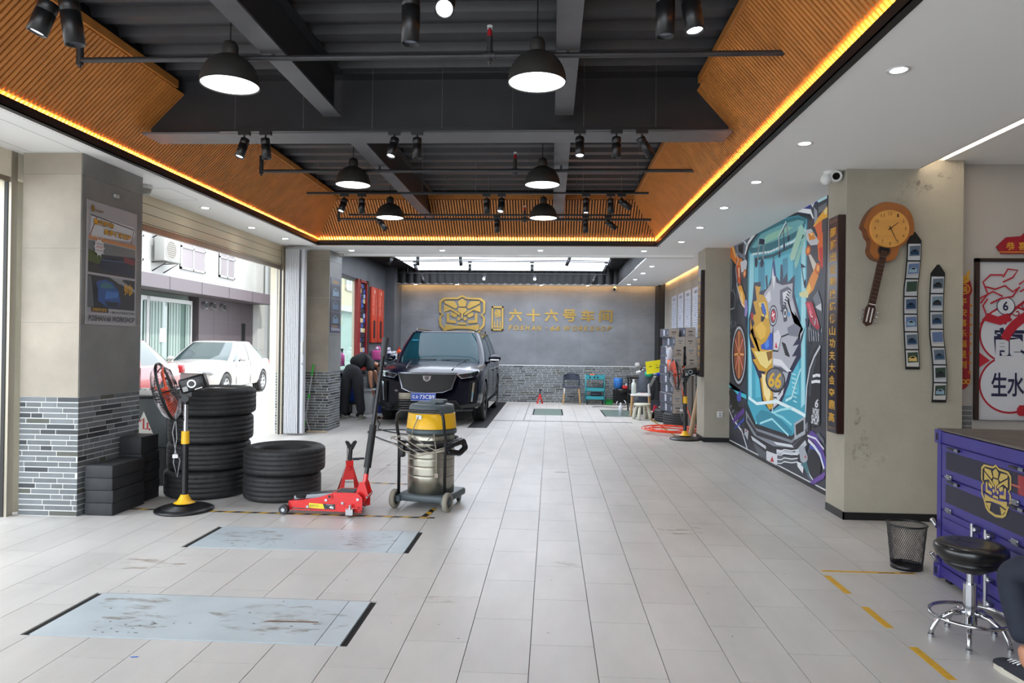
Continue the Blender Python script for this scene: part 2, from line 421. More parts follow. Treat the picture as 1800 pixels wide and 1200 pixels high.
# ---- ceiling
XL, XR, YB = -3.59, 1.585, 10.62
T = .012; z = 2.93
struct('ceiling', MB().box((-4.33, -1.2, z), (XL, YB, z+T), m_white).box((XR, -1.2, z), (3.05, YB, z+T), m_white).box((-4.3, YB, z), (3.0, 11.72, z+T), m_white)
    .box((1.62, 11.72, z), (2.69, 17.3, z+.02), m_white).box((-4.05, 17.32, z), (2.74, 17.64, z+.05), m_white).box((3.25, -1.2, z+.07), (5.6, 6.3, z+.2), m_white)
    .box((3.05, -1.2, z+.19), (3.25, 6.3, z+.22), m_white).box((3.04, -1.2, z), (3.05, 6.03, z+.2), m_white).box((-4.62, -1.3, 3.72), (5.7, 18.1, 3.8), m_blkm))  # the topmost black slab is an unseen roof added to block the sun
struct('trim_2', MB().box((-4.1, 11.66, 2.9), (2.33, 11.74, 2.93), m_white).box((-4.1, 11.72, 2.895), (2.33, 11.76, 2.93), col('#b9b4a8')))
hatch = MB()
for (x0, y0, x1, y1) in ((-4.12, 6.75, -3.78, 7.3), (-4.2, 4.3, -3.79, 5.44), (-4.1, 10.85, -3.8, 11.5)):
    for a, b in (((x0, y0), (x1, y0+.004)), ((x0, y1), (x1, y1+.004)), ((x0, y0), (x0+.004, y1)), ((x1, y0), (x1+.004, y1))): hatch.box((*a, 2.9295), (*b, 2.931), col('#6a6a6a'))
struct('trim_3', hatch)
# black lip round the opening
lp = MB()
for (a, b) in (((XL, -1.2, 2.924), (XL+.05, YB-.1, 2.932)), ((XL+.044, -1.2, 2.924), (XL+.05, YB-.1, 2.992)), ((XR-.05, -1.2, 2.924), (XR, YB-.1, 2.932)), ((XR-.05, -1.2, 2.924), (XR-.044, YB-.1, 2.992)), ((XL, YB-.1, 2.924), (XR, YB, 2.932)), ((XL+.044, YB-.1, 2.924), (XR-.044, YB-.094, 2.992))): lp.box(a, b, m_blk)
struct('trim_4', lp)

# ---- timber cove: three sloped panels of single slats
def cove(label, o, u, up, length, wtop, inset0, inset1, single_to, start=0):
    """o bottom corner, u along, up = vector to the top edge; the ends are mitred by inset0/inset1"""
    t = thing('timber_cove', label, 'ceiling panel', o)
    Hh = Vector(up).length; v = Vector(up).normalized(); uu = Vector(u).normalized(); n = uu.cross(v)
    if n.z > 0: n = -n
    Mx = basis((0, 0, 0), uu, v, n)
    pts = [(0, 0), (length, 0), (length-inset1, Hh), (inset0, Hh)]
    MB(Mx).prism(pts, .012, mat('cove_backing', '#24110a', .8), z0=-.014).build('backing_board', None, t)
    pitch = .04; k = 0; rest = MB(Mx); x = .02
    std = MB().box((0, 0, 0), (.023, Hh, .03), m_wood).mesh('slat')
    while x < length-.03:
        lo = 0.0; hi = Hh
        if inset0 and x < inset0: hi = Hh*x/inset0
        if inset1 and x > length-inset1: hi = min(hi, Hh*(length-x)/inset1)
        if hi > .02:
            if start <= x < single_to and hi == Hh:
                ob = link('slat', std, t); ob.matrix_local = Mx @ Matrix.Translation((x, 0, 0))
            else: rest.box((x, 0, 0), (x+.023, hi, .03), m_wood)
        x += pitch
    q = rest.build('distant_slats', None, t); q['kind'] = 'stuff'
    return t
zl, zh = 2.95, 3.5
cl = cove('left slope of orange timber slats above the street side', (-3.65, .2, zl), (0, 1, 0), (.55, 0, zh-zl), YB-.2+.06, 0, 0, .75, 6.6, 2.6)
cr_ = cove('right slope of orange timber slats above the plastered columns', (1.65, .2, zl), (0, 1, 0), (-.48, 0, zh-zl), YB-.2+.06, 0, 0, .75, 6.6, 1.8)
cb = cove('back slope of orange timber slats facing the room above the header', (-3.65, YB+.06, zl), (1, 0, 0), (0, -.75, zh-zl), 5.30, 0, .55, .48, 0)
for nm, a, b, par in (('top_rail', (-3.13, .2, 3.49), (-3.06, 5.58, 3.55), cl), ('top_rail', (-3.13, 5.85, 3.49), (-3.06, 9.98, 3.55), cl), ('top_rail', (1.13, .2, 3.49), (1.2, 5.58, 3.55), cr_), ('top_rail', (1.13, 5.85, 3.49), (1.2, 9.98, 3.55), cr_), ('top_rail', (-3.1, 9.9, 3.49), (1.17, 9.97, 3.58), cb)):
    ox, oy, oz = par.location
    MB().box((a[0]-ox, a[1]-oy, a[2]-oz), (b[0]-ox, b[1]-oy, b[2]-oz), m_woodt).build(nm, None, par)
def strip(label, a, b, color, e):
    MB().box(a, b, mat('led_%g_%g' % (color[2], e), color, .5, emit=e)).build('led_strip', None, None, label=label, cat='light strip')
strip('warm light strip hidden behind the black lip of the left timber slope', (-3.566, .3, 2.936), (-3.552, YB-.12, 2.944), WARM, 6)
strip('warm light strip hidden behind the black lip of the right timber slope', (1.543, .3, 2.936), (1.557, YB-.12, 2.944), WARM, 6)
strip('warm light strip hidden below the back timber slope', (-3.5, YB-.085, 2.936), (1.5, YB-.071, 2.944), WARM, 6)
strip('warm light strip in the ceiling gap above the back wall', (-3.9, 17.66, 2.95), (2.7, 17.68, 2.96), WARM, 24)
strip('warm light strip in the ceiling gap above the price posters', (2.7, 11.4, 2.96), (2.72, 17.1, 2.97), WARM, 24)
strip('pale warm light slot in the ceiling right of the guitar clock column', (3.056, .0, 3.0), (3.07, 6.0, 3.09), (1, .84, .66), 7)
for i in range(10):
    y = .8+i*1.03
    led_lamp((-3.556, y, 2.947), (0, 1, 0), (.25, 0, 1), 1.0, COVE); led_lamp((1.551, y, 2.947), (0, 1, 0), (-.25, 0, 1), 1.0, COVE)
for i in range(5): led_lamp((-3.0+i*1.0, YB-.078, 2.947), (1, 0, 0), (0, -.25, 1), 1.0, COVE)
# ---- steel deck and beams
mb = MB(); y = .0; pr = []
while y < 10.9:
    pr += [(y, 3.60), (y+.11, 3.60), (y+.135, 3.655), (y+.28, 3.655)]; y += .305
vs = [(-4.3, a, b) for a, b in pr]+[(3.0, a, b) for a, b in pr]; k = len(pr)
mb.add(vs, [(i, i+1, k+i+1, k+i) for i in range(k-1)], mat('deck_steel', '#3a3a3e', .5, var=.15, scale=3, bump=.2, bscale=6))
struct('ceiling', mb)
def ibeam(name, a, b, zb, zt, w_, along):
    mb = MB(); t = .014
    if along == 'x':
        yc = a[1]; x0, x1 = a[0], b[0]
        mb.box((x0, yc-w_/2, zb), (x1, yc+w_/2, zb+t), m_beam_lit).box((x0, yc-.008, zb+t), (x1, yc+.008, zt), m_char).box((x0, yc-w_/2, zt-t), (x1, yc+w_/2, zt), m_char)
    else:
        xc = a[0]; y0, y1 = a[1], b[1]
        mb.box((xc-w_/2, y0, zb), (xc+w_/2, y1, zb+t), m_beam_lit).box((xc-.008, y0, zb+t), (xc+.008, y1, zt), m_char).box((xc-w_/2, y0, zt-t), (xc+w_/2, y1, zt), m_char)
    struct(name, mb)
ibeam('trim_5', (-3.36, 5.715), (1.4, 5.715), 3.11, 3.6, .29, 'x')
for i, xc in enumerate((-1.77, .085)):
    ibeam('trim_%d' % (6+2*i), (xc, 0), (xc, 5.56), 3.24, 3.6, .145, 'y')
    ibeam('trim_%d' % (7+2*i), (xc, 5.87), (xc, 10.1), 3.24, 3.6, .145, 'y')
# dark boxing added above the cove to block light through the gap
struct('trim_10', MB().box((-3.2, .0, 3.55), (-3.12, 10.0, 3.72), m_blk).box((1.19, 0, 3.55), (1.27, 10.0, 3.72), m_blk).box((-3.2, 9.98, 3.58), (1.27, 10.06, 3.72), m_blk))

# ---- dark recess over the wash bay
mb = MB().box((-4.3, 11.76, 3.3), (1.7, 17.3, 3.36), m_blkm).box((-4.3, 11.76, 2.96), (1.62, 11.8, 3.3), m_blkm)
struct('ceiling', mb)
m_fab = mat('black_fluting', '#070708', .6)
n = 62; pf = []; lowz = []
for i in range(n*6+1):
    x = -4.2+5.82*i/(n*6); ph = (x % .19)/.19
    pf.append((x, 17.3-.03*abs(math.sin(ph*PI))))
    lowz.append(2.955-.022*abs(math.sin(ph*PI)))
vs = [(x, y, lowz[i]) for i, (x, y) in enumerate(pf)]+[(x, y, 3.3) for x, y in pf]; k = len(pf)
fx = MB().add(vs, [(i, i+1, k+i+1, k+i) for i in range(k-1)], m_fab, True)
pf = [(1.62-.022*abs(math.sin(PI*((y_/60*5.5+11.78) % .13)/.13)), y_/60*5.5+11.78) for y_ in [j*.25 for j in range(241)]]
k = len(pf); fx.add([(x, y, 2.945) for x, y in pf]+[(x, y, 3.3) for x, y in pf], [(i, i+1, k+i+1, k+i) for i in range(k-1)], m_fab, True)
struct('trim_11', fx)
pm = mat('luminous_ceiling', (.8, .88, 1), .5, emit=PANEL)
for i, (y0, y1, lb) in enumerate(((12.35, 15.02, 'large luminous ceiling panel over the wash bay, nearer of the two'), (15.12, 17.16, 'large luminous ceiling panel over the wash bay, farther one near the fluted fascia'))):
    t = thing('light_panel', lb, 'ceiling light', (-1.01, (y0+y1)/2, 3.26)); hy = (y1-y0)/2
    MB().box((-2.28, -hy+.01, -.004), (2.28, hy-.01, .01), pm).build('diffuser', None, t)
    f = MB()
    for a, b in (((-2.3, -hy), (2.3, -hy+.014)), ((-2.3, hy-.014), (2.3, hy)), ((-2.3, -hy), (-2.286, hy)), ((2.286, -hy), (2.3, hy))): f.box((*a, -.008), (*b, .03), m_blk)
    f.build('frame', None, t)

# ---- ground outside
m_road = mat('pale_concrete_road', '#a3a09a', .85, var=.08, scale=.7)
struct('floor', MB().box((-13, -12, -.3), (-4.42, 60, -.02), m_road).box((-13, -14, -.3), (14, -1.2, -.02), m_road).box((-4.42, 18.1, -.3), (14, 60, -.05), m_road))
# ================================================================ CEILING FIXTURES
m_lens = mat('lamp_lens', (.93, .96, 1), .4, emit=22)
m_lensb = mat('spot_lens', (.85, .9, 1), .4, emit=16)
m_ring = mat('lamp_ring_white', '#d5d5d5', .5)
m_spotb = mat('spot_black', '#101012', .4)
m_off = mat('dark_reflector', '#6e7482', .2, .6)
DL = 0
def downlight_proto():
    t = thing('recessed_downlight', '', 'ceiling light')
    MB().lathe([(.038, -.002), (.058, -.005), (.06, -.001), (.06, .0), (.038, .0)], 24, m_ring, closed=True).build('trim_ring', None, t)
    MB().cyl((0, 0, -.003), (0, 0, .001), .04, .04, 20, m_lens).build('lens', None, t); return t
dl0 = None
def downlight(x, y, label, z=2.93, spot=0):
    global dl0
    if dl0 is None: dl0 = downlight_proto(); o = dl0
    else: o = dup(dl0, (0, 0, 0))
    o.location = (x, y, z); o['label'] = label; o['group'] = 'recessed downlights in the white ceiling'
    if spot: light('downlight_glow', 'SPOT', (x, y, z-.03), spot, (1, .97, .92), (0, 0, -1), spot_size=1.7, spot_blend=.8, shadow_soft_size=.04)
right = ['in the right soffit, nearest the camera', 'in the right soffit, second from the camera', 'in the right soffit, third from the camera beside the security camera column', 'in the right soffit, fourth from the camera', 'in the right soffit, fifth from the camera', 'in the right soffit, at the far corner of the timber cove']
for (x, y), s_ in zip(((1.86, 3.9), (1.85, 5.28), (1.85, 6.5), (1.85, 7.69), (1.86, 8.96), (1.85, 10.17)), right): downlight(x, y, 'round recessed downlight '+s_, spot=14)
for (x, y), s_ in zip(((-3.91, 7.73), (-3.95, 9.06), (-3.86, 10.0)), ('nearest', 'middle', 'farthest')): downlight(x, y, 'round recessed downlight over the shuttered street opening, %s of three' % s_, spot=8)
for (x, y), s_ in zip(((-.18, 11.14), (-1.75, 11.19), (-3.24, 11.24), (1.45, 11.15)), ('centre', 'left of centre', 'far left, by the folding door', 'right end')): downlight(x, y, 'round recessed downlight in the white header band, '+s_, spot=8)
for i, y in enumerate((11.95, 13.25, 14.5, 15.85, 17.1)): downlight(1.87, y, 'round recessed downlight over the stacked boxes, '+('nearest of five', 'second of five', 'third of five', 'fourth of five', 'farthest of five')[i], spot=22)
for i, x in enumerate((-3.4, -2.35, -.25, .9)): downlight(x, 17.48, 'tiny downlight close above the back wall, '+('left end', 'above the lion emblem', 'above the gold characters', 'right end')[i], z=2.929, spot=5)

# ---- pendants
m_shade = mat('pendant_shade', '#2b2a28', .55); m_in = mat('pendant_inner', (.95, .97, 1), .6, emit=4.2)
def pendant_proto():
    t = thing('pendant_lamp', '', 'pendant light')
    pr = []
    for i in range(15):
        a = PI/2*i/14; pr.append((.175*math.cos(a)**.9 if i < 14 else .03, .0+.185*math.sin(a)))
    pr = [(.176, -.004)]+pr[:13]+[(.047, .185), (.047, .235), (.036, .262), (.012, .272)]
    inner = [(max(.001, r-.006), z-.004) for r, z in reversed(pr[:13])]
    MB().lathe(pr, 40, m_shade).build('shade', None, t)
    MB().lathe([(.169, .0), (.17, -.003), (.176, -.004)], 40, m_shade).build('rim', None, t)
    MB().cyl((0, 0, .004), (0, 0, .012), .168, .168, 40, m_in).build('lit_diffuser', None, t)
    MB().cyl((0, 0, .27), (0, 0, .62), .004, .004, 6, m_blk).build('cord', None, t)
    MB().lathe([(.0, .56), (.05, .565), (.055, .6), (0, .6)], 20, m_blk).build('canopy', None, t); return t
pl = ['left front', 'right front', 'left middle', 'right middle', 'left back', 'right back']
pos = ((-1.98, 4.2, 3.0), (-.1, 4.2, 3.0), (-2.0, 6.96, 3.02), (-.1, 6.96, 3.02), (-2.06, 8.85, 3.035), (-.11, 8.85, 3.035))
p0 = None
for (x, y, z), s_ in zip(pos, pl):
    o = pendant_proto() if p0 is None else dup(p0, (0, 0, 0)); p0 = p0 or o
    o.location = (x, y, z-.01); o['label'] = 'dark dome pendant lamp with bright white opening, %s of the six' % s_; o['group'] = 'dome pendant lamps'
    light('pendant_glow', 'SPOT', (x, y, z-.03), 36, (.85, .92, 1), (0, 0, -1), spot_size=2.2, spot_blend=.6, shadow_soft_size=.12)

# ---- track rails and spotlights
TR = {0: (3.2, 3.07), 1: (5.4, 3.07), 2: (7.75, 3.09), 3: (9.05, 3.09)}
X_AT = lambda px, Y: (px-969)/1237.0*Y*1.0
for k, (x0, x1, lb) in {0: (-2.9, 1.0, 'black lighting track nearest the camera, above the frame'), 1: (-2.62, .9, 'black lighting track hung just in front of the steel cross beam'), 2: (-2.75, 1.05, 'black lighting track hung behind the cross beam on thin wires'), 3: (-2.65, 1.0, 'black lighting track closest to the back timber slope')}.items():
    y, z = TR[k]; t = thing('lighting_track', lb, 'lighting track', (0, y, z))
    MB().box((x0, -.017, 0), (x1, .017, .02), m_spotb).build('rail', None, t)
    wires = [x0+.12+(x1-x0-.24)*i/6 for i in range(7)]
    for x in wires: MB().cyl((x, 0, .02), (x, 0, 3.6-z), .0016 if k else .002, None, 5, mat('wire', '#9a9a9c', .4, .8)).build('hanging_wire', None, t)
if True:
    yr = {0: (13.8, 3.215), 1: (15.07, 3.215), 2: (16.5, 3.1)}
    for k, lb in enumerate(('nearest black lighting track under the luminous ceiling', 'middle black lighting track under the luminous ceiling', 'black lighting track in front of the fluted fascia')):
        y, z = yr[k]; t = thing('lighting_track', lb, 'lighting track', (0, y, z))
        MB().box((-3.6, -.02, 0), (1.35, .02, .02), m_spotb).build('rail', None, t)
        for x in (-3.4, 1.32): MB().cyl((x, 0, .03), (x, 0, .08 if k < 2 else .19), .006, None, 6, m_spotb).build('hanger', None, t)
def spot(px, Y, z, label, aim=(0, 0, -1), lit=False, r=.035, L=.16, e=0, X=None):
    x = X if X is not None else X_AT(px, Y); a = Vector(aim).normalized()
    t = thing('track_spotlight', label, 'spotlight', (x, Y, z), group='track spotlights')
    MB().box((-.045, -.018, -.028), (.045, .018, 0), m_spotb).build('adapter', None, t)
    MB().cyl((0, 0, -.028), (0, 0, -.07), .007, None, 8, m_spotb).cyl((0, 0, -.062), (0, 0, -.075), .016, None, 10, m_spotb).build('swivel', None, t)
    q = a.to_track_quat('Z', 'Y').to_matrix().to_4x4(); q.translation = Vector((0, 0, -.07)) + Vector((0, 0, -.012))
    body = MB(q); c0 = -.03
    body.lathe([(.0, c0), (r*.9, c0), (r, c0+.006), (r, c0+.045), (r*.93, c0+.047), (r*.93, c0+.05), (r, c0+.052), (r, c0+L), (r*.88, c0+L), (r*.8, c0+L-.012)], 20, m_spotb).build('barrel', None, t)
    MB(q).cyl((0, 0, c0+L-.016), (0, 0, c0+L-.011), r*.88, None, 18, m_lensb if lit else m_off).build('lens', None, t)
    if lit and e: light('spot_glow', 'SPOT', tuple(Vector((x, Y, z-.08))+a*(L+.0)), e, (.82, .9, 1), tuple(a), spot_size=1.0, spot_blend=.5, shadow_soft_size=.03)
    return t
z0, z1_, z2, z3 = 3.07, 3.07, 3.09, 3.09
spot(0, 3.2, z0, 'lit track spotlight at the top left corner tilted down and left', (-.35, -.1, -1), True, .045, .16, 12, X=-2.40)
spot(0, 3.2, z0, 'unlit black track spotlight at top left beside the lit one', (.1, .1, -1), False, .045, .2, X=-2.29)
spot(0, 3.2, z0, 'unlit black track spotlight at the top centre, hanging straight down', (0, 0, -1), False, .043, .22, X=-.66)
spot(0, 3.2, z0, 'brightly glaring track spotlight at the top centre aimed at the camera', (.08, -1, -.9), True, .045, .13, 12, X=-.5)
spot(0, 3.2, z0, 'unlit black track spotlight at top right, left of the lit one', (0, 0, -1), False, .043, .2, X=.5)
spot(0, 3.2, z0, 'lit track spotlight at top right', (.12, -.12, -1), True, .043, .19, 12, X=.61)
spot(414, 5.4, z1_, 'lit track spotlight at the left end of the cross beam track', (-.2, -.25, -1), True, e=22)
spot(453, 5.4, z1_, 'unlit track spotlight beside the lit one at the left end of the cross beam track', (.1, 0, -1))
spot(687, 5.4, z1_, 'lit track spotlight left of centre on the cross beam track', (-.15, -.3, -1), True, e=22)
spot(728, 5.4, z1_, 'unlit track spotlight left of centre on the cross beam track', (0, 0, -1))
spot(1016, 5.4, z1_, 'lit track spotlight right of centre on the cross beam track', (0, -.3, -1), True, e=22)
spot(1080, 5.4, z1_, 'unlit track spotlight right of centre on the cross beam track', (0, 0, -1))
spot(1124, 5.4, z1_, 'unlit track spotlight tilted to the right on the cross beam track', (.7, .3, -1))
spot(598, 7.75, z2, 'lit track spotlight at the left end of the wire hung track', (-.2, -.35, -1), True, e=18)
spot(630, 7.75, z2, 'unlit track spotlight at the left end of the wire hung track', (0, 0, -1))
spot(853, 7.75, z2, 'unlit track spotlight in the middle of the wire hung track', (.06, 0, -1))
spot(880, 7.75, z2, 'lit track spotlight in the middle of the wire hung track', (-.1, -.35, -1), True, e=18)
spot(1028, 7.75, z2, 'track spotlight right of the back right pendant, hanging straight', (0, -.1, -1), True, e=4)
spot(1071, 7.75, z2, 'second straight track spotlight near the right end of the wire hung track', (0, 0, -1))
spot(1090, 7.75, z2, 'track spotlight swung right at the right end of the wire hung track', (1, .1, -.7))
spot(663, 9.05, z3, 'track spotlight swung right below the back left pendant', (.8, -.1, -1))
spot(872, 9.05, z3, 'straight track spotlight on the rear track left of centre', (.02, 0, -1))
spot(1028, 9.05, z3, 'straight track spotlight on the rear track right of centre', (0, 0, -1))
spot(1067, 9.05, z3, 'track spotlight swung right on the rear track', (1, .1, -.75))
for px, y, a, s_, lit in ((686, 13.8, (-.4, -.2, -1), 'leftmost on the nearest wash bay track', 0), (732, 13.8, (0, 0, -1), 'second on the nearest wash bay track', 0), (808, 13.8, (.1, 0, -1), 'third on the nearest wash bay track', 0), (1000, 13.8, (-.4, 0, -1), 'fourth, tilted left, on the nearest wash bay track', 0), (1073, 13.8, (-.3, 0, -1), 'rightmost on the nearest wash bay track', 0),
        (727, 15.07, (.4, 0, -1), 'leftmost, tilted right, on the middle wash bay track', 0), (825, 15.07, (0, 0, -1), 'second on the middle wash bay track', 0), (935, 15.07, (0, 0, -1), 'third on the middle wash bay track', 0), (1065, 15.07, (-.5, 0, -1), 'rightmost, tilted left, on the middle wash bay track', 0),
        (740, 16.5, (.3, -.1, -1), 'leftmost before the fluted fascia', 0), (851, 16.5, (0, -1, -.35), 'lit and facing the room before the fluted fascia, left one', 1), (940, 16.5, (0, -1, -.35), 'lit and facing the room before the fluted fascia, right one', 1), (1045, 16.5, (-.3, -.1, -1), 'rightmost before the fluted fascia', 0)):
    spot(px, y, yr[{13.8: 0, 15.07: 1, 16.5: 2}[y]][1], 'black track spotlight '+s_, a, bool(lit), .035, .18, 30 if lit else 0)

# ---- sprinkler pipes
m_pipe = mat('painted_pipe', '#3c3c3f', .45, .3, var=.1, scale=8)
def sprinkler(y, z, xl, xr, xm, label):
    t = thing('sprinkler_pipe', label, 'pipe', (0, y, z))
    MB().cyl((xl, 0, 0), (xr, 0, 0), .0175, None, 14, m_pipe).build('pipe', None, t)
    MB().cyl((xl, 0, .16), (xl, 0, -.03), .022, None, 12, m_pipe).cyl((xl, 0, -.03), (xl, 0, -.05), .012, .007, 10, m_pipe).build('elbow', None, t)
    MB().cyl((xm-.035, 0, 0), (xm+.035, 0, 0), .026, None, 12, m_pipe).cyl((xm, 0, .12), (xm, 0, -.035), .018, .02, 12, m_pipe).cyl((xm, 0, -.035), (xm, 0, -.055), .012, .006, 10, m_pipe).build('tee_fitting', None, t)
    MB().cyl((xm, 0, .12), (xm, 0, .165), .017, .012, 12, col('#a81620', .5)).cyl((xm-.012, 0, .165), (xm-.012, 0, .185), .003, None, 6, m_ring).cyl((xm+.012, 0, .165), (xm+.012, 0, .185), .003, None, 6, m_ring).cyl((xm, 0, .185), (xm, 0, .188), .018, None, 12, m_ring).build('sprinkler_head', None, t)
    for x in (-1.77, .085): MB().box((x-.01, -.01, 0), (x+.01, .01, 3.25-z), m_pipe).build('pipe_clamp', None, t)
sprinkler(4.35, 3.215, -3.04, 1.41, -.4, 'grey sprinkler pipe nearest the camera with a red sprinkler head')
sprinkler(7.12, 3.19, -3.01, 1.41, -.38, 'grey sprinkler pipe crossing behind the middle pendants')
sprinkler(9.75, 3.17, -3.0, 1.36, -.38, 'grey sprinkler pipe in front of the back timber slope')
# conduit rod and dome sensors, security cameras
m_camw = mat('camera_white', '#cfcfcd', .4)
def dome(name, loc, label, r=.075, cat='security camera'):
    t = thing(name, label, cat, loc)
    MB().lathe([(0, 0), (r, 0), (r, -.03), (r*.92, -.035)], 28, m_camw).build('base', None, t)
    MB().lathe([(r*.88, -.03), (r*.82, -.06), (r*.6, -.085), (r*.3, -.098), (0, -.1)], 28, mat('smoky_dome', '#8f8e88', .2)).build('dome', None, t)
dome('dome_camera', (-3.96, 6.62, 2.93), 'white dome camera on the ceiling just behind the near tiled column')
dome('smoke_detector', (-3.45, 11.35, 2.93), 'small white detector on the header above the far tiled column', .06, 'detector')
t = thing('turret_camera', 'white turret security camera at the top left of the plastered column', 'security camera', (2.36, 6.12, 2.93))
MB().cyl((0, 0, 0), (0, 0, -.03), .055, None, 24, m_camw).ell((-.03, 0, -.065), .05, 16, m_camw).build('rear_housing', None, t)
MB().cyl((.045, .03, -.03), (.03, -.05, -.05), .047, None, 24, m_camw).build('housing', None, t)
MB().cyl((.03, -.048, -.05), (.0295, -.053, -.051), .03, None, 20, col('#08080a', .1)).build('lens', None, t)
t = thing('bullet_camera', 'small bullet camera at the top right of the back wall', 'security camera', (1.6, 17.7, 2.9))
MB().cyl((0, .1, 0), (-.03, -.06, -.05), .045, None, 18, m_camw).build('housing', None, t)
MB().cyl((-.03, -.06, -.05), (-.032, -.075, -.055), .035, None, 18, col('#08080a', .15)).build('lens', None, t)
t = thing('wall_socket', 'white double socket low on the far plastered column', 'socket', (2.56, 10.768, .42))
MB().rbox((-.045, -.008, -.045), (.045, 0, .045), .004, m_camw).build('plate', None, t)
MB().box((-.02, -.0095, .006), (.02, -.008, .03), col('#9a9a9a')).box((-.02, -.0095, -.03), (.02, -.008, -.006), col('#9a9a9a')).build('outlet', None, t)
# ================================================================ FLOOR PLATES AND TAPE
m_plate = mat('lift_plate', '#b4bdc2', .35, .1, var=.07, scale=3, rnd=.02)
m_rust = mat('rust_stain', '#8a7a5c', .5, .1, var=.25, scale=14)
def blob(R, cx, cy, rx, ry, n=18, j=.35):
    return [(cx+rx*math.cos(2*PI*i/n)*(1+R.uniform(-j, j)), cy+ry*math.sin(2*PI*i/n)*(1+R.uniform(-j, j))) for i in range(n)]
def stain_mat():
    m = mat('brown_stain_mix', '#8b7658', .45); nt = m.node_tree; n = nt.nodes; L = nt.links; b = n['Principled BSDF']
    geo = n.new('ShaderNodeNewGeometry'); nz = n.new('ShaderNodeTexNoise'); nz.inputs['Scale'].default_value = 7; nz.inputs['Detail'].default_value = 12; nz.inputs['Roughness'].default_value = .75
    mp = n.new('ShaderNodeMapping'); mp.inputs['Scale'].default_value = (.7, 2.2, 1); L.new(geo.outputs['Position'], mp.inputs['Vector']); L.new(mp.outputs['Vector'], nz.inputs['Vector'])
    cr = n.new('ShaderNodeValToRGB'); cr.color_ramp.elements[0].position = .5; cr.color_ramp.elements[1].position = .8; cr.color_ramp.elements[0].color = (0, 0, 0, 1)
    L.new(nz.outputs['Fac'], cr.inputs['Fac']); L.new(cr.outputs['Color'], b.inputs['Alpha']); return m
m_stain = stain_mat()
for (x0, y0, x1, y1), lb, seed in ((PLATES[0], 'grey steel lift plate set in the floor, nearest the camera, with brown stains', 1), (PLATES[1], 'grey steel lift plate set in the floor just in front of the hazard tape', 2)):
    t = thing('lift_plate', lb, 'floor plate', (x0, y0, 0)); W_, H_ = x1-x0, y1-y0
    MB().box((0, 0, -.014), (W_, H_, -.008), m_blkm).build('pit_edge', None, t)
    MB().box((.045, .006, -.008), (W_-.155, H_-.016, .003), m_plate).build('plate', None, t)
    MB().box((W_-.151, .006, -.008), (W_-.035, H_-.016, .003), m_plate).build('side_plate', None, t)
    R = random.Random(seed); mb = MB()
    for (cx, cy, rx, ry) in ((W_*.72, H_*.5, .35, .2), (W_*.28, H_*.35, .2, .12), (W_*.2, H_*.75, .2, .1)) if seed == 1 else ((W_*.75, H_*.5, .22, .2), (W_*.22, H_*.5, .25, .18)):
        mb.add([(x, y, .0034) for x, y in blob(R, cx, cy, rx, ry, 24, .2)], [tuple(range(24))], m_stain)
    for _ in range(22): cx, cy = (R.uniform(.3, .6), R.uniform(.05, .2)) if _ < 14 else (R.uniform(.2, W_-.2), R.uniform(.05, H_-.05)); mb.add([(x, y, .0036) for x, y in blob(R, cx, cy, R.uniform(.004, .012), .004, 8)], [tuple(range(8))], col('#2b2a28'))
    if seed == 1: mb.add([(W_*.68, H_*.42, .0037), (W_*.86, H_*.44, .0037), (W_*.86, H_*.46, .0037), (W_*.7, H_*.45, .0037)], [(0, 1, 2, 3)], col('#6d4b2c'))
    mb.build('stains', None, t)
m_green = mat('green_glass_plate', '#6f8078', .3, .1, var=.06, scale=4)
for (x0, y0, x1, y1), lb in ((PLATES[2], 'greenish lift plate in the far floor in front of the back wall chair'), (PLATES[3], 'greenish lift plate in the far floor with a white bottle standing on it')):
    t = thing('lift_plate', lb, 'floor plate', (x0, y0, 0)); W_, H_ = x1-x0, y1-y0
    MB().box((0, 0, -.014), (W_, H_, -.008), m_blkm).build('pit_edge', None, t)
    MB().box((.03, .006, -.008), (W_-.03, H_-.01, .003), m_green).build('plate', None, t)
x0, y0, x1, y1 = PLATES[4]
t = thing('drain_grating', 'wide black plastic floor grating beside the black car', 'grating', (x0, y0, 0))
MB().box((0, 0, -.014), (x1-x0, y1-y0, -.006), m_blkm).build('tray', None, t)
mb = MB(); y = .01
while y < y1-y0-.03: mb.box((.01, y, -.006), (x1-x0-.01, y+.028, .001), mat('grating_black', '#1d1e21', .5, var=.3, scale=20)); y += .042
q = mb.build('grating_bars', None, t); q['kind'] = 'stuff'
for k in (5, 6):
    x0, y0, x1, y1 = PLATES[k]
    t = thing('drain_channel', 'narrow black drain channel across the far floor, '+('right of the grating' if k == 5 else 'left of the grating under the car'), 'drain', (x0, y0, 0))
    MB().box((0, 0, -.014), (x1-x0, y1-y0, -.006), m_blkm).build('channel', None, t)
    mb = MB(); x = .01
    while x < x1-x0-.08: mb.box((x, .008, -.006), (x+.07, y1-y0-.008, .001), col('#3b3d44')); x += .11
    q = mb.build('drain_cover', None, t); q['kind'] = 'stuff'
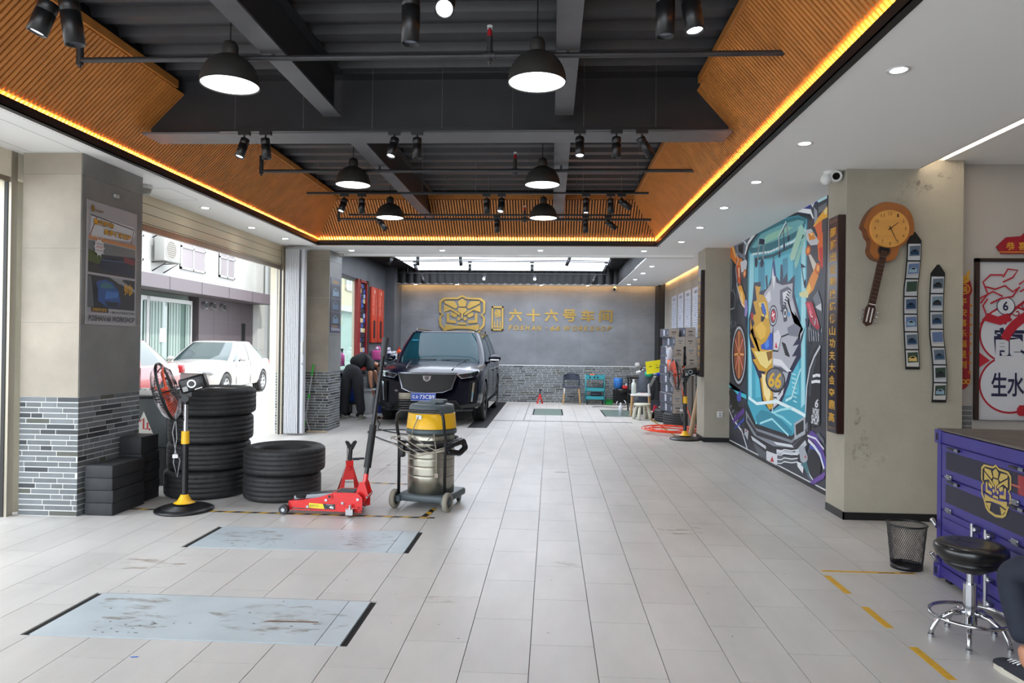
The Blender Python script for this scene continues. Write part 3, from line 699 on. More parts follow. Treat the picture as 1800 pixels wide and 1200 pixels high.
# tapes
m_ty = mat('tape_yellow', '#c99a22', .5, var=.15, scale=20); m_tb = mat('tape_black', '#1c1b18', .5)
def hazard(name, label, a, b, wd, stripe=.075, n_=None):
    a = Vector((*a, 0)); b = Vector((*b, 0)); d = (b-a); L_ = d.length; u = d/L_; v = Vector((-u.y, u.x, 0)); mb = MB()
    x = 0; k = 0
    while x < L_:
        e = min(L_, x+stripe); s_ = min(wd*1.2, e-x)
        P = [a+u*x, a+u*e, a+u*min(L_, e+wd*.9)+v*wd, a+u*min(L_, x+wd*(.9 if x > 0 else 0))+v*wd]
        mb.add([(p.x, p.y, .0012) for p in P], [(0, 1, 2, 3)], m_ty if k % 2 else m_tb); x = e; k += 1
    return one(name, mb, None, label, 'floor tape')
hazard('hazard_tape', 'yellow and black striped floor tape in front of the tyres and red jack', (-3.7, 5.75), (-.93, 5.7), .045)
hazard('hazard_tape', 'short striped tape piece at the corner beside the vacuum wheel', (-1.0, 5.75), (-.96, 6.05), .05)
hazard('hazard_tape', 'yellow and black striped floor tape behind the jack stand', (-2.1, 7.1), (-.95, 7.02), .045)
hazard('hazard_tape', 'striped floor tape along the stacked boxes at the right', (1.95, 15.3), (2.0, 11.2), .05)
one('hazard_tape', MB().box((1.75, 4.6, 0), (2.33, 4.63, .0012), m_ty).box((2.1, 4.601, .0012), (2.2, 4.612, .0016), m_tb).box((2.24, 4.61, .0012), (2.32, 4.625, .0016), m_tb), None, 'yellow tape line with dark scuffs running from the wire bin to the floor dashes', 'floor tape')
for i, (y0, y1) in enumerate(((4.2, 4.52), (3.7, 3.99), (3.14, 3.47))):
    one('floor_dash', MB().box((1.725, y0, 0), (1.765, y1, .0012), m_ty), None, 'plain yellow tape dash on the tiles, '+('farthest of the three', 'middle of the three', 'nearest the camera')[i], 'floor tape')
# dirt marks on tiles
mb = MB(); R = random.Random(5)
for (cx, cy, rx, ry) in ((1.03, 5.55, .16, .12), (.15, 8.0, .12, .1), (-.62, 3.9, .2, .05), (-1.3, 9.2, .5, .3), (-1.6, 7.9, .35, .5), (.1, 4.6, .1, .05), (-2.6, 4.35, .25, .1)):
    mb.add([(x, y, .0006) for x, y in blob(R, cx, cy, rx, ry, 22, .3)], [tuple(range(22))], m_stain)
for _ in range(60):
    cx, cy = R.uniform(-2.5, 1.8), R.uniform(3.2, 9); mb.add([(x, y, .0007) for x, y in blob(R, cx, cy, R.uniform(.003, .01), .004, 7)], [tuple(range(7))], col('#59544c'))
mb.build('dirt_marks', None, fl)['kind'] = 'stuff'
one('blue_scrap', MB().add([(-1.86+x, 3.06+y, .002) for x, y in ((0, 0), (.03, .005), (.028, .014), (-.005, .008))], [(0, 1, 2, 3)], col('#2f6fd0')), None, 'tiny blue scrap on the tiles in front of the nearest lift plate', 'scrap')

# ================================================================ TYRES
m_rub = mat('tyre_rubber', '#222224', .62, var=.25, scale=12, bump=.15, bscale=60)
m_rubw = mat('tyre_groove', '#0d0d0e', .8)
def tyre_mesh(Rr, r_in, wd, seed=0, grooves=4, N=150):
    h = wd/2; g = .003; pr = [(r_in, -h*.62), (r_in+.012, -h*.8), (r_in+.03, -h*.88), ((Rr+r_in)/2, -h), (Rr-.03, -h*.97), (Rr-.012, -h*.88), (Rr-.003, -h*.78)]
    xs = [-.52, -.18, .18, .52][:grooves]
    for gx in xs: zc = gx*h; pr += [(Rr, zc-.0045), (Rr-g, zc-.0035), (Rr-g, zc+.0035), (Rr, zc+.0045)]
    pr += [(Rr-.003, h*.78), (Rr-.012, h*.88), (Rr-.03, h*.97), ((Rr+r_in)/2, h), (r_in+.03, h*.88), (r_in+.012, h*.8), (r_in, h*.62), (r_in-.0, 0)]
    k = len(pr); sh = {5, 6, k-8, k-7, 7, k-9}
    def mod(i, j): return -.004 if (i % 5 == 0 and j in sh) else 0
    return MB().lathe(pr, N, m_rub, mod=mod, closed=True)
def tyre(label, loc, Rr=.36, wd=.235, r_in=.235, rz=0, tilt=(0, 0), rim=False, group='loose tyres'):
    t = thing('tyre', label, 'tyre', loc, group=group, rot=(tilt[0], tilt[1], rz))
    tyre_mesh(Rr, r_in, wd).build('casing', None, t)
    lt = MB()
    for a0, txt in ((.3, 'SPORT'), (2.4, '255/50 R20'), (4.4, 'RADIAL')): pass
    ring = MB().lathe([(r_in+.04, wd/2-.004), (r_in+.043, wd/2-.001), (r_in+.046, wd/2-.004)], 60, m_rub).lathe([(Rr-.05, wd/2-.002), (Rr-.048, wd/2+.002), (Rr-.046, wd/2-.002)], 60, m_rub)
    ring.build('sidewall_rib', None, t)
    if rim:
        ra = mat('alloy', '#8d8f94', .25, .9)
        mb = MB().lathe([(r_in+.004, wd*.4), (r_in-.01, wd*.42), (r_in-.02, wd*.36), (r_in-.03, -wd*.4), (r_in, -wd*.42)], 48, ra)
        q = mb.build('rim', None, t)
        sp = MB()
        for i in range(10):
            a = 2*PI*i/10; Mx = Matrix.Rotation(a, 4, 'Z'); sp.add([(.04, -.018, wd*.28), (r_in-.015, -.03, wd*.36), (r_in-.015, .0, wd*.36), (.04, .012, wd*.28), (.04, -.018, wd*.2), (r_in-.015, -.03, wd*.26), (r_in-.015, .0, wd*.26), (.04, .012, wd*.2)], [(0, 1, 2, 3), (0, 4, 5, 1), (2, 6, 7, 3), (4, 7, 6, 5)], ra, M=Mx)
        sp.cyl((0, 0, wd*.2), (0, 0, wd*.3), .055, None, 20, ra).build('spokes', None, t)
    return t
zz = 0; H4 = .248
offs = ((-.04, -.01, 'bottom', .37), (-.025, .0, 'second from the floor', .366), (-.01, .0, 'third from the floor', .374), (.0, -.006, 'top, with its alloy wheel', .388))
cx, cy = -3.175, 6.48
for i, (dx_, dy_, s_, R_) in enumerate(offs):
    tyre('large black tyre in the tall stack behind the orange fan, '+s_, (cx+dx_, cy+dy_, (H4+.001)*i+H4/2), R_, H4-.002, .25, rz=i*1.3, rim=True, group='tall stack of four tyres')
tyre('black tyre at the bottom of the short stack beside the red jack', (-2.462, 6.4, .118), .345, .235, .235, .4, group='short stack of two tyres')
tyre('black tyre with pale tread grooves on top of the short stack', (-2.44, 6.39, .119+.237), .362, .235, .24, 1.7, group='short stack of two tyres')

# ================================================================ PEDESTAL FANS
m_fb = mat('fan_black', '#131316', .35); m_org = mat('fan_orange', '#e04a20', .4); m_ylw = mat('fan_yellow', '#e8b21c', .4); m_chr = mat('chrome', '#c9cbd0', .15, 1)
m_fch = mat('satin_steel', '#b3b4b8', .3, .9)
def fan(label, loc, rz, zneck=.93, tilt=-.3, scale=1.0, panel=False):
    t = thing('pedestal_fan', label, 'fan', loc, rz)
    MB().lathe([(0, 0), (.228, 0), (.235, .008), (.232, .018), (.19, .035), (.09, .05), (.06, .065), (.045, .09), (0, .09)], 44, m_fb).build('base', None, t)
    MB().lathe([(.085, .065), (.055, .085), (.036, .12), (.03, .135), (.0, .135)], 30, m_ylw).build('base_cone', None, t)
    MB().cyl((0, 0, .12), (0, 0, .57), .027, None, 20, m_fb).build('outer_pole', None, t)
    MB().cyl((0, 0, .56), (0, 0, .665), .034, .031, 20, m_ylw).build('height_collar', None, t)
    MB().cyl((0, 0, .66), (0, 0, zneck), .018, None, 16, m_chr if not panel else m_fb).build('inner_pole', None, t)
    neck = MB().cyl((0, 0, zneck-.02), (0, 0, zneck+.06), .026, None, 16, m_fb).box((-.05, -.035, zneck+.05), (.05, .035, zneck+.09), m_fb).cyl((0, -.05, zneck+.03), (0, .05, zneck+.03), .03, None, 16, m_fb)
    neck.build('neck', None, t)
    # head local frame: faces -x, tilted downwards
    Mx = Matrix.Translation((0, 0, zneck+.13)) @ Matrix.Rotation(tilt, 4, 'Y')
    hd = MB(Mx).rbox((-.04, -.075, -.055), (.17, .075, .07), .02, m_fb); q = hd.build('motor_housing', None, t)
    MB(Mx).cyl((.06, -.075, .01), (.06, -.081, .01), .034, None, 24, m_chr).cyl((.06, -.08, .01), (.06, -.09, .01), .024, None, 20, m_fb).box((-.02, -.078, -.04), (.02, -.0755, -.0), col('#a8aaa8')).box((.07, -.077, -.047), (.13, -.0755, -.038), col('#d8d8d8')).build('speed_knob', None, t)
    MB(Mx).cyl((-.04, 0, 0), (-.2, 0, 0), .012, None, 10, m_fch).build('shaft', None, t)
    RC = .25
    cg = MB(Mx @ Matrix.Translation((-.16, 0, 0)) @ Matrix.Rotation(PI/2, 4, 'Y'))   # local z -> along +x
    def ring(r, z_, w_, n=60): cg.tube([(r*math.cos(2*PI*i/n), r*math.sin(2*PI*i/n), z_) for i in range(n)], w_, 6, m_fb, closed=True)
    ring(RC, .0, .007); ring(RC, .012, .006)
    for sgn in (1, -1):
        for f in (.2, .62): ring(RC*f, sgn*(.085-.045*f*f), .002, 40)
        for i in range(56):
            a = 2*PI*i/56; cg.tube([(.05*math.cos(a), .05*math.sin(a), sgn*.088), (RC*.45*math.cos(a), RC*.45*math.sin(a), sgn*.082), (RC*.8*math.cos(a), RC*.8*math.sin(a), sgn*.055), (RC*math.cos(a), RC*math.sin(a), 0)], .0013, 4, m_fch)
        for i in range(3):
            a = 2*PI*i/3+.5; cg.tube([(.05*math.cos(a), .05*math.sin(a), sgn*.09), (RC*.8*math.cos(a), RC*.8*math.sin(a), sgn*.06), (RC*math.cos(a), RC*math.sin(a), 0)], .006, 6, m_fb)
    cg.build('cage', None, t)
    cap = MB(Mx @ Matrix.Translation((-.16, 0, 0)) @ Matrix.Rotation(PI/2, 4, 'Y')); cap.cyl((0, 0, -.095), (0, 0, -.08), .055, None, 24, m_fb); cap.build('badge_cap', None, t)
    hub = MB(Mx @ Matrix.Translation((-.16, 0, 0)) @ Matrix.Rotation(PI/2, 4, 'Y')).cyl((0, 0, -.03), (0, 0, .03), .04, .045, 20, m_org).build('hub', None, t)
    for b_ in range(3):
        a = 2*PI*b_/3+.55; bl = MB(Mx @ Matrix.Translation((-.16, 0, 0)) @ Matrix.Rotation(PI/2, 4, 'Y') @ Matrix.Rotation(a, 4, 'Z'))
        P = []; n = 8
        for i in range(n+1):
            f = i/n; r = .035+.195*f; wl_ = .03+.085*math.sin(min(1, f*1.25)*PI*.62)*(1 if f < .85 else .8)
            P += [(r*math.cos(-wl_/r*.5), r*math.sin(-wl_/r*.5)-.02, -.02-.012*f), (r*math.cos(wl_/r*.5), r*math.sin(wl_/r*.5)+.02, .02+.012*f)]
        fs = [(2*i, 2*i+1, 2*i+3, 2*i+2) for i in range(n)]; P2 = [(x, y, z+.003) for x, y, z in P]; m_ = len(P)
        bl.add(P+P2, fs+[tuple(m_+i for i in reversed(f)) for f in fs]+[(2*i, 2*i+2, m_+2*i+2, m_+2*i) for i in range(n)]+[(2*i+1, m_+2*i+1, m_+2*i+3, 2*i+3) for i in range(n)], m_org, True); bl.build('blade', None, t)
    cord = [(-.02, -.03, zneck+.06), (-.07, -.05, zneck-.1), (-.06, -.03, zneck-.3), (-.08, -.05, zneck-.5), (-.05, -.05, zneck-.62), (-.03, -.05, zneck-.48), (-.06, -.06, zneck-.42), (-.09, -.05, zneck-.25), (-.05, -.03, zneck)]
    MB().tube(cord, .004, 6, mat('grey_cord', '#8b8d90', .5)).box((-.085, -.07, zneck-.46), (-.045, -.04, zneck-.43), m_camw).build('cord', None, t)
    return t
fan('black pedestal fan with orange blades in front of the tall tyre stack', (-3.06, 5.77, 0), .32, .91, -.3)
fan('distant black pedestal fan with orange blades beside the orange hose coil', (2.09, 11.02, 0), -.02, .9, -.12, panel=True)

# ================================================================ RUBBER BLOCKS, GREY CABINET
m_blkr = mat('block_rubber', '#26272a', .7, var=.25, scale=9, bump=.2, bscale=25)
def block(label, x, y, z, sx, sy, sz, rz=0, group='rubber blocks by the column'):
    t = thing('rubber_block', label, 'block', (x, y, z), rz, group)
    MB().rbox((0, 0, .001), (sx, sy, sz-.001), .006, m_blkr).build('block', None, t); 
    return one
def solid_block(label, x, y, z, sx, sy, sz, rz=0):
    o = MB().rbox((0, 0, .0005), (sx, sy, sz-.0005), .006, m_blkr).build('rubber_block', None, None, loc=(x, y, z), rot=(0, 0, rz), label=label, cat='block', group='dark rubber blocks by the column')
for i, s_ in enumerate(('lowest', 'second', 'third', 'top')):
    solid_block('dark rubber block in the low front pile by the tiled column, %s of four' % s_, -3.76+.006*(i % 2), 5.52-.004*i, .102*i, .235, .44, .102, -.02+.015*(i % 3))
for i, s_ in enumerate(('lowest', 'second', 'third', 'fourth', 'fifth')):
    solid_block('dark rubber block in the taller rear pile by the tiled column, %s of six' % s_, -3.775+.005*(i % 2), 6.0, .085*i, .205, .27, .085, -.03)
solid_block('dark rubber block topmost of the rear pile by the tiled column', -3.77, 5.99, .426, .2, .26, .15, -.03)
m_cab = mat('cabinet_grey', '#4c5154', .45, var=.06, scale=4)
t = thing('grey_machine', 'grey workshop machine cabinet with red triangular label behind the rubber blocks', 'machine', (-4.26, 6.7, 0))
MB().rbox((0, 0, .38), (.52, .5, .86), .01, m_cab).build('upper_housing', None, t)
MB().rbox((.02, .02, .0), (.5, .48, .378), .008, mat('cabinet_dark', '#33373a', .5)).build('lower_housing', None, t)
MB().rbox((-.02, -.02, .862), (.56, .52, .885), .008, m_blk).build('top_mat', None, t)
p = Print(basis((0, -.001, 0), (1, 0, 0), (0, 0, 1)), .0005)
p.poly([(.17, .47), (.40, .47), (.285, .73)], '#d9d7d2').text('CHANG', .215, .485, .15, .032, '#b81f22', .02).line([(.245, .63), (.285, .66), (.285, .56), (.325, .56), (.325, .62)], .017, '#b81f22').ellipse(.345, .555, .01, .01, '#b81f22')
p.build('label', None, t)
tr = thing('parts_tray', 'white tray of small parts on top of the grey machine', 'tray', (-4.22, 6.74, .8855))
MB().box((0, 0, 0), (.4, .3, .006), m_camw).box((0, 0, .006), (.4, .008, .05), m_camw).box((0, .292, .006), (.4, .3, .05), m_camw).box((0, .008, .006), (.008, .292, .05), m_camw).box((.392, .008, .006), (.4, .292, .05), m_camw).build('tray', None, tr)
mb = MB()
for i in range(6): mb.cyl((.05+i*.06, .1, .006), (.05+i*.06, .1, .05+.01*(i % 2)), .015, None, 8, col(('#22232a', '#6a6d72')[i % 2]))
mb.build('caps', None, tr)

# ================================================================ FLOOR JACK
m_red = mat('jack_red', '#cf1c1c', .32, coat=.4); m_steel = mat('dull_steel', '#8f9398', .35, .9)
t = thing('floor_jack', 'red four tonne trolley jack with its long black handle raised', 'floor jack', (-2.185, 5.86, 0), math.radians(-4))
side = [(.03, .055), (.6, .035), (.665, .05), (.665, .15), (.63, .185), (.56, .19), (.42, .185), (.30, .145), (.15, .115), (.03, .105)]
for y_ in (-.105, .095):
    MB(basis((0, y_+.01, 0), (1, 0, 0), (0, 0, 1))).prism(side, .01, m_red).build('side_plate', None, t)
MB().box((.03, -.105, .04), (.055, .105, .1), m_red).box((.40, -.095, .17), (.62, .095, .183), m_red).box((.03, -.1, .03), (.66, -.096, .04), m_red).build('cross_plate', None, t)
MB().box((.43, -.06, .183), (.58, .06, .192), mat('jack_grey', '#2f3b3c', .5)).build('hydraulic_cover', None, t)
MB().prism([(.06, -.055), (.42, -.07), (.42, .07), (.06, .055)], .03, m_steel, M=Matrix.Translation((0, 0, .1)) @ Matrix.Rotation(-.12, 4, 'Y')).build('lift_arm', None, t)
MB().cyl((.12, 0, .12), (.12, 0, .15), .07, .078, 26, mat('saddle_rubber', '#14181a', .6)).cyl((.12, 0, .15), (.12, 0, .152), .055, None, 26, m_blk).build('saddle', None, t)
for x_, y_, r_ in ((0.005, -.13, .038), (.005, .13, .038)):
    q = MB().cyl((x_, y_-.022, r_+.001), (x_, y_+.022, r_+.001), r_, None, 26, mat('wheel_dark', '#24262a', .5)).build('front_wheel', None, t)
    MB().cyl((x_, y_-.026, r_), (x_, y_+.026, r_), .016, None, 14, m_chr).build('hub_cap', None, q)
MB().cyl((.005, -.13, .039), (.005, .13, .039), .01, None, 10, m_steel).build('axle', None, t)
for y_ in (-.14, .14):
    q = MB().cyl((.575, y_-.013, .027), (.575, y_+.013, .027), .026, None, 20, mat('caster_brown', '#4a3a30', .6)).build('rear_caster', None, t)
    MB().box((.545, y_-.022, .02), (.605, y_-.016, .068), m_chr).box((.545, y_+.016, .02), (.605, y_+.022, .068), m_chr).box((.545, y_-.022, .064), (.605, y_+.022, .07), m_chr).cyl((.575, y_, .07), (.575, y_, .1), .012, None, 10, m_chr).build('caster_fork', None, q)
    MB().box((.52, min(y_, 0.1*(1 if y_ > 0 else -1)), .07), (.64, max(y_, .1*(1 if y_ > 0 else -1)), .078), m_red).build('caster_bracket', None, t)
mb = MB()
for x_, z_ in ((.36, .125), (.5, .105), (.63, .14), (.2, .065)): mb.cyl((x_, -.105, z_), (x_, -.118, z_), .012, None, 8, m_chr)
mb.cyl((.39, -.105, .155), (.39, -.116, .155), .022, None, 18, m_red).cyl((.39, -.116, .155), (.39, -.118, .155), .012, None, 12, m_blk); mb.build('bolts', None, t)
p = Print(basis((0, -.1065, 0), (1, 0, 0), (0, 0, 1)), .0003)
p.poly([(.21, .055), (.345, .05), (.345, .09), (.21, .095)], '#d9c92c').poly([(.345, .05), (.435, .048), (.435, .092), (.33, .092)], '#22292c').text('卧式千斤顶', .22, .063, .075, .02, '#3a3620', .01).text('4t', .385, .055, .038, .022, '#ffffff', .02).text('PUMPING', .36, .082, .06, .006, '#dddddd').build('label', None, t)
for y_ in (-.05, .05):
    MB(basis((0, y_+.005, 0), (1, 0, 0), (0, 0, 1))).prism([(.56, .12), (.66, .1), (.7, .16), (.665, .27), (.625, .27), (.6, .2)], .008, m_red).build('handle_bracket', None, t)
MB().cyl((.69, -.07, .15), (.69, .07, .17), .008, None, 8, m_chr).build('release_pin', None, t)
a_, b_ = Vector((.645, 0, .2)), Vector((.735, .25, 1.46))
L_ = b_-a_
q = MB().cyl(a_, a_+L_*.1, .021, None, 18, m_red).cyl(a_+L_*.06, a_+L_*.16, .019, None, 18, m_fb).cyl(a_+L_*.14, a_+L_*.42, .031, .03, 20, mat('handle_foam', '#17181b', .6)).cyl(a_+L_*.42, a_+L_*.93, .018, .018, 18, mat('handle_black', '#26272b', .25, .4)).build('handle', None, t)
MB().cyl(a_+L_*.88, a_+L_*1.01, .029, .029, 20, mat('grip_grey', '#3a3b3f', .5)).build('grip', None, q)

# ================================================================ JACK STANDS
def jack_stand(label, loc, rz, s=1.0):
    t = thing('jack_stand', label, 'jack stand', loc, rz)
    base = MB(); hw = .115*s; H_ = .27*s
    for a in range(4):
        Mx = Matrix.Rotation(a*PI/2, 4, 'Z')
        base.add([(-hw, -hw, 0), (-hw*.5, -hw, 0), (-.03*s, -.032*s, H_), (-.032*s, -.032*s, H_), (-hw, -hw*.5, 0)], [(0, 1, 2, 3), (0, 3, 4)], m_red, M=Mx)
        base.add([(hw, -hw, 0), (hw*.5, -hw, 0), (.03*s, -.032*s, H_), (.032*s, -.032*s, H_)], [(0, 3, 2, 1)], m_red, M=Mx)
        base.add([(-.066*s, -.066*s, H_*.55), (.066*s, -.066*s, H_*.55), (.032*s, -.032*s, H_), (-.032*s, -.032*s, H_)], [(0, 1, 2, 3)], m_red, M=Mx)
    base.box((-.034*s, -.034*s, H_*.8), (.034*s, .034*s, H_*1.18), m_red); base.build('base', None, t)
    MB().box((-.03*s, -.055*s, H_*.98), (.03*s, -.034*s, H_*1.1), m_red).cyl((0, -.04*s, H_*1.05), (.0, -.07*s, H_*.9), .009*s, None, 8, m_red).build('ratchet_lever', None, t)
    col_ = MB().cyl((0, 0, H_), (.012*s, 0, .44*s), .019*s, None, 14, m_fb)
    for i in range(9): z_ = H_*1.22+i*.015*s; col_.box((-.026*s, -.01*s, z_), (-.012*s, .01*s, z_+.007*s), m_fb)
    col_.build('ratchet_column', None, t)
    MB(basis((.012*s, .02*s, 0), (1, 0, 0), (0, 0, 1))).prism([(-.02*s, .42*s), (.02*s, .42*s), (.055*s, .49*s), (.045*s, .505*s), (.02*s, .495*s), (0, .465*s), (-.02*s, .495*s), (-.045*s, .505*s), (-.055*s, .49*s)], .035*s, m_fb).build('saddle', None, t)
    return t
jack_stand('red jack stand with black notched post standing behind the trolley jack', (-1.88, 6.55, 0), .35)
jack_stand('small red jack stand standing alone before the far back wall', (-.25, 17.45, 0), .1, .72)

# ================================================================ WET AND DRY VACUUM
t = thing('wet_dry_vacuum', 'tall stainless steel wet and dry vacuum with yellow band on a grey trolley', 'vacuum cleaner', (-1.045, 6.2, 0), math.radians(-14))
m_vg = mat('vacuum_grey', '#4b5559', .45); m_ss = mat('brushed_drum', '#a9a598', .3, .95, var=.06, scale=2, stretch=(1, 1, 8)); m_vy = mat('vacuum_yellow', '#e2ad12', .4)
pr = [(0, .12)]; z_ = .125
pr += [(.205, .125)]
for z_ in (.28, .36, .43, .5, .58): pr += [(.206, z_-.012), (.206, z_-.005), (.202, z_-.002), (.202, z_+.002), (.206, z_+.005), (.206, z_+.012)]
pr += [(.206, .655), (0, .655)]
MB().lathe(pr, 56, m_ss).build('drum', None, t)
MB().lathe([(.2, .64), (.222, .642), (.225, .665), (.212, .69), (0, .69)], 48, m_vg).build('collar', None, t)
MB().lathe([(.222, .688), (.218, .70), (.207, .815), (.2, .82), (0, .82)], 48, m_vy).build('motor_housing', None, t)
MB().lathe([(.2, .818), (.198, .86), (.188, .89), (.16, .896), (0, .892)], 48, m_vg).build('lid', None, t)
MB().rbox((-.12, -.05, .885), (.06, .03, .915), .01, m_vg).rbox((.0, -.04, .9), (.13, .06, .935), .012, m_vg).build('lid_handle', None, t)
MB().rbox((-.235, -.21, .06), (.235, .26, .125), .02, m_vg).build('trolley', None, t)
m_tyg = mat('wheel_tread_grey', '#8a8578', .7)
for sx in (-1, 1):
    q = MB(Matrix.Translation((sx*.245, -.21, .082)) @ Matrix.Rotation(PI/2, 4, 'Y')).lathe([(.05, -.02), (.074, -.022), (.081, -.015), (.081, .015), (.074, .022), (.05, .02)], 36, m_tyg, closed=True).build('large_wheel', None, t)
    MB(Matrix.Translation((sx*.245, -.21, .082)) @ Matrix.Rotation(PI/2, 4, 'Y')).cyl((0, 0, -.018), (0, 0, .018), .052, None, 28, m_fb).cyl((0, 0, -.026), (0, 0, .026), .02, None, 16, m_vg).build('hub', None, q)
    MB().box((sx*.19, -.235, .06), (sx*.23, -.185, .11), m_vg).build('axle_bracket', None, t)
    q = MB().cyl((sx*.18-.012, .22, .031), (sx*.18+.012, .22, .031), .03, None, 20, m_fb).build('caster', None, t)
    MB().box((sx*.18-.02, .2, .03), (sx*.18-.014, .24, .062), m_steel).box((sx*.18+.014, .2, .03), (sx*.18+.02, .24, .062), m_steel).build('fork', None, q)
hp = [(-.215, -.2, .12), (-.215, -.2, .55), (-.22, -.2, .62), (-.22, -.23, .68), (-.22, -.25, .76), (-.21, -.25, .82), (-.17, -.25, .85), (.17, -.25, .85), (.21, -.25, .82), (.22, -.25, .76), (.22, -.23, .68), (.22, -.2, .62), (.215, -.2, .55), (.215, -.2, .12)]
MB().tube(hp, .0135, 12, m_fb).build('push_handle', None, t)
MB().tube([(-.22, -.2, .575), (.22, -.2, .575)], .012, 10, m_fb).build('cross_bar', None, t)
hs = []
for i in range(60):
    a = -PI*.9+i/59*PI*1.75; hs.append(((.235+.03*math.sin(i*.2))*math.cos(a), -.02+(.25)*math.sin(a), .55+.03*math.sin(a*1.3+.6)))
hr = [.024 if i % 2 else .021 for i in range(60)]
MB().tube(hs, hr, 12, m_fb).build('suction_hose', None, t)
hs = [(.20, -.2, .52), (.25, -.1, .56), (.3, .0, .58), (.315, .02, .52), (.29, -.05, .48), (.2, -.16, .5)]
hh = []
for i in range(len(hs)-1):
    for j in range(8): f = j/8; hh.append(tuple(hs[i][k]*(1-f)+hs[i+1][k]*f for k in range(3)))
MB().tube(hh, [.026 if i % 2 else .023 for i in range(len(hh))], 12, m_fb).build('suction_hose', None, t)
MB().rbox((-.19, -.27, .45), (-.14, -.22, .56), .01, m_fb).build('hose_nozzle', None, t)
R = random.Random(3)
m_wc = mat('worn_cord', '#8d8577', .6)
for k in range(4):
    P = []; ph = R.uniform(0, .3)
    for i in range(26):
        f = i/25; P.append((-.26+.5*f, -.275-.02*math.sin(f*PI), .6-.02*k+.05*math.sin(f*5+k*.7+ph)-.03*f))
    MB().tube(P, .0045, 6, m_wc).build('power_cord', None, t)
MB().tube([(.06, -.215, .6), (.14, -.27, .66), (.17, -.28, .5), (.17, -.28, .36), (.175, -.28, .33)], .0045, 6, m_wc).box((.16, -.29, .3), (.19, -.27, .335), m_wc).build('power_cord', None, t)
MB().tube([(-.03, -.215, .8), (-.04, -.23, .76), (-.06, -.23, .72), (-.09, -.25, .6)], .0045, 6, m_wc).build('power_cord', None, t)
MB().box((-.05, -.218, .775), (.0, -.216, .81), m_camw).build('tag', None, t)

# small tool on the floor, hose on floor
t = thing('scissor_tool', 'small dark tool lying on the tiles behind the jack stand', 'tool', (-2.42, 8.5, 0), .3)
MB().rbox((0, 0, .001), (.16, .03, .02), .005, col('#1b2330')).build('blade', None, t); MB().rbox((-.02, -.04, .001), (.1, -.01, .02), .005, col('#1b2330')).build('handle', None, t)
P = [(-3.22, 12.95, .46), (-3.15, 12.7, .1), (-3.0, 12.3, .012), (-2.8, 11.5, .012), (-2.2, 10.9, .012), (-1.9, 11.1, .012), (-2.3, 11.5, .012), (-2.9, 11.3, .012), (-2.7, 10.7, .012), (-2.2, 9.9, .012), (-1.8, 9.6, .012), (-1.4, 9.7, .012)]
Q = []
for i in range(len(P)-1):
    p0_, p1_, p2_, p3_ = [Vector(P[max(0, min(len(P)-1, i+d))]) for d in (-1, 0, 1, 2)]
    for j in range(8):
        f = j/8; Q.append(tuple(.5*((2*p1_)+(-p0_+p2_)*f+(2*p0_-5*p1_+4*p2_-p3_)*f*f+(-p0_+3*p1_-3*p2_+p3_)*f**3)))
Q = [(x, y, max(.01, z_)) for x, y, z_ in Q]
one('air_hose', MB().tube(Q, .009, 8, m_fb), None, 'thin black hose looping over the tiles from the bending man towards the vacuum', 'hose')
# ================================================================ PRINTS, SIGNS AND EMBLEMS
m_gold = mat('brushed_gold', '#a5884a', .32, .85, var=.1, scale=5)
# ---- lion mask emblem, unit square (-1..1), list of polygons (outline handled apart)
def mirror(P): return [(-x, y) for x, y in reversed(P)]
EMB_OUT = [(0, 1.02), (.2, .9), (.8, .88), (.98, .72), (.98, .2), (.86, .08), (.98, -.06), (.96, -.45), (.82, -.62), (.66, -.98), (.45, -1.12), (0, -1.2)]
EMB = [[(-.14, .46), (.14, .46), (.2, .7), (0, .86), (-.2, .7)],
       [(.2, .44), (.34, .72), (.78, .74), (.78, .62), (.3, .36)],
       [(.3, .28), (.8, .56), (.8, .2), (.5, .3), (.1, .02), (.1, .14)],
       [(-.16, .4), (.16, .4), (.2, .26), (.04, .12), (.04, -.12), (-.04, -.12), (-.04, .12), (-.2, .26)],
       [(.22, .08), (.48, .2), (.5, .04), (.34, -.06), (.24, -.02)],
       [(.56, .14), (.68, .16), (.68, -.3), (.26, -.34), (.26, -.2), (.56, -.16)],
       [(-.16, -.3), (.16, -.3), (.2, -.4), (-.2, -.4)],
       [(-.76, -.38), (-.3, -.46), (.3, -.46), (.76, -.38), (.74, -.7), (.3, -.6), (-.3, -.6), (-.74, -.7)],
       [(.3, -.68), (.7, -.76), (.4, -1.02), (.36, -.86)],
       [(-.1, -.2), (-.06, -.12), (-.1, -.04), (-.18, -.04), (-.22, -.12), (-.18, -.2)]]
def emblem_polys():
    out = []
    for P in EMB:
        sym = abs(sum(x for x, y in P)) < .05
        out.append(P)
        if not sym: out.append(mirror(P))
    return out
def emblem_ring(mb, sx, sy, wd, h, m):
    P = EMB_OUT + mirror(EMB_OUT)[1:-1]; P = [(x*sx, y*sy) for x, y in P]; k = len(P)
    inn = [(x*(1-wd), y*(1-wd)+.0) for x, y in P]
    vs = [(x, y, 0) for x, y in P]+[(x, y, 0) for x, y in inn]+[(x, y, h) for x, y in P]+[(x, y, h) for x, y in inn]
    fs = []
    for i in range(k):
        j = (i+1) % k; fs += [(2*k+i, 2*k+j, 3*k+j, 3*k+i), (i, j, 2*k+j, 2*k+i), (k+i, 3*k+i, 3*k+j, k+j)]
    mb.add(vs, fs, m)
YW = 17.79
t = thing('lion_emblem', 'large gold lion mask emblem with 66 in its mouth on the back wall', 'sign', (-2.25, YW, 2.15))
MW = basis((0, 0, 0), (1, 0, 0), (0, 0, 1))
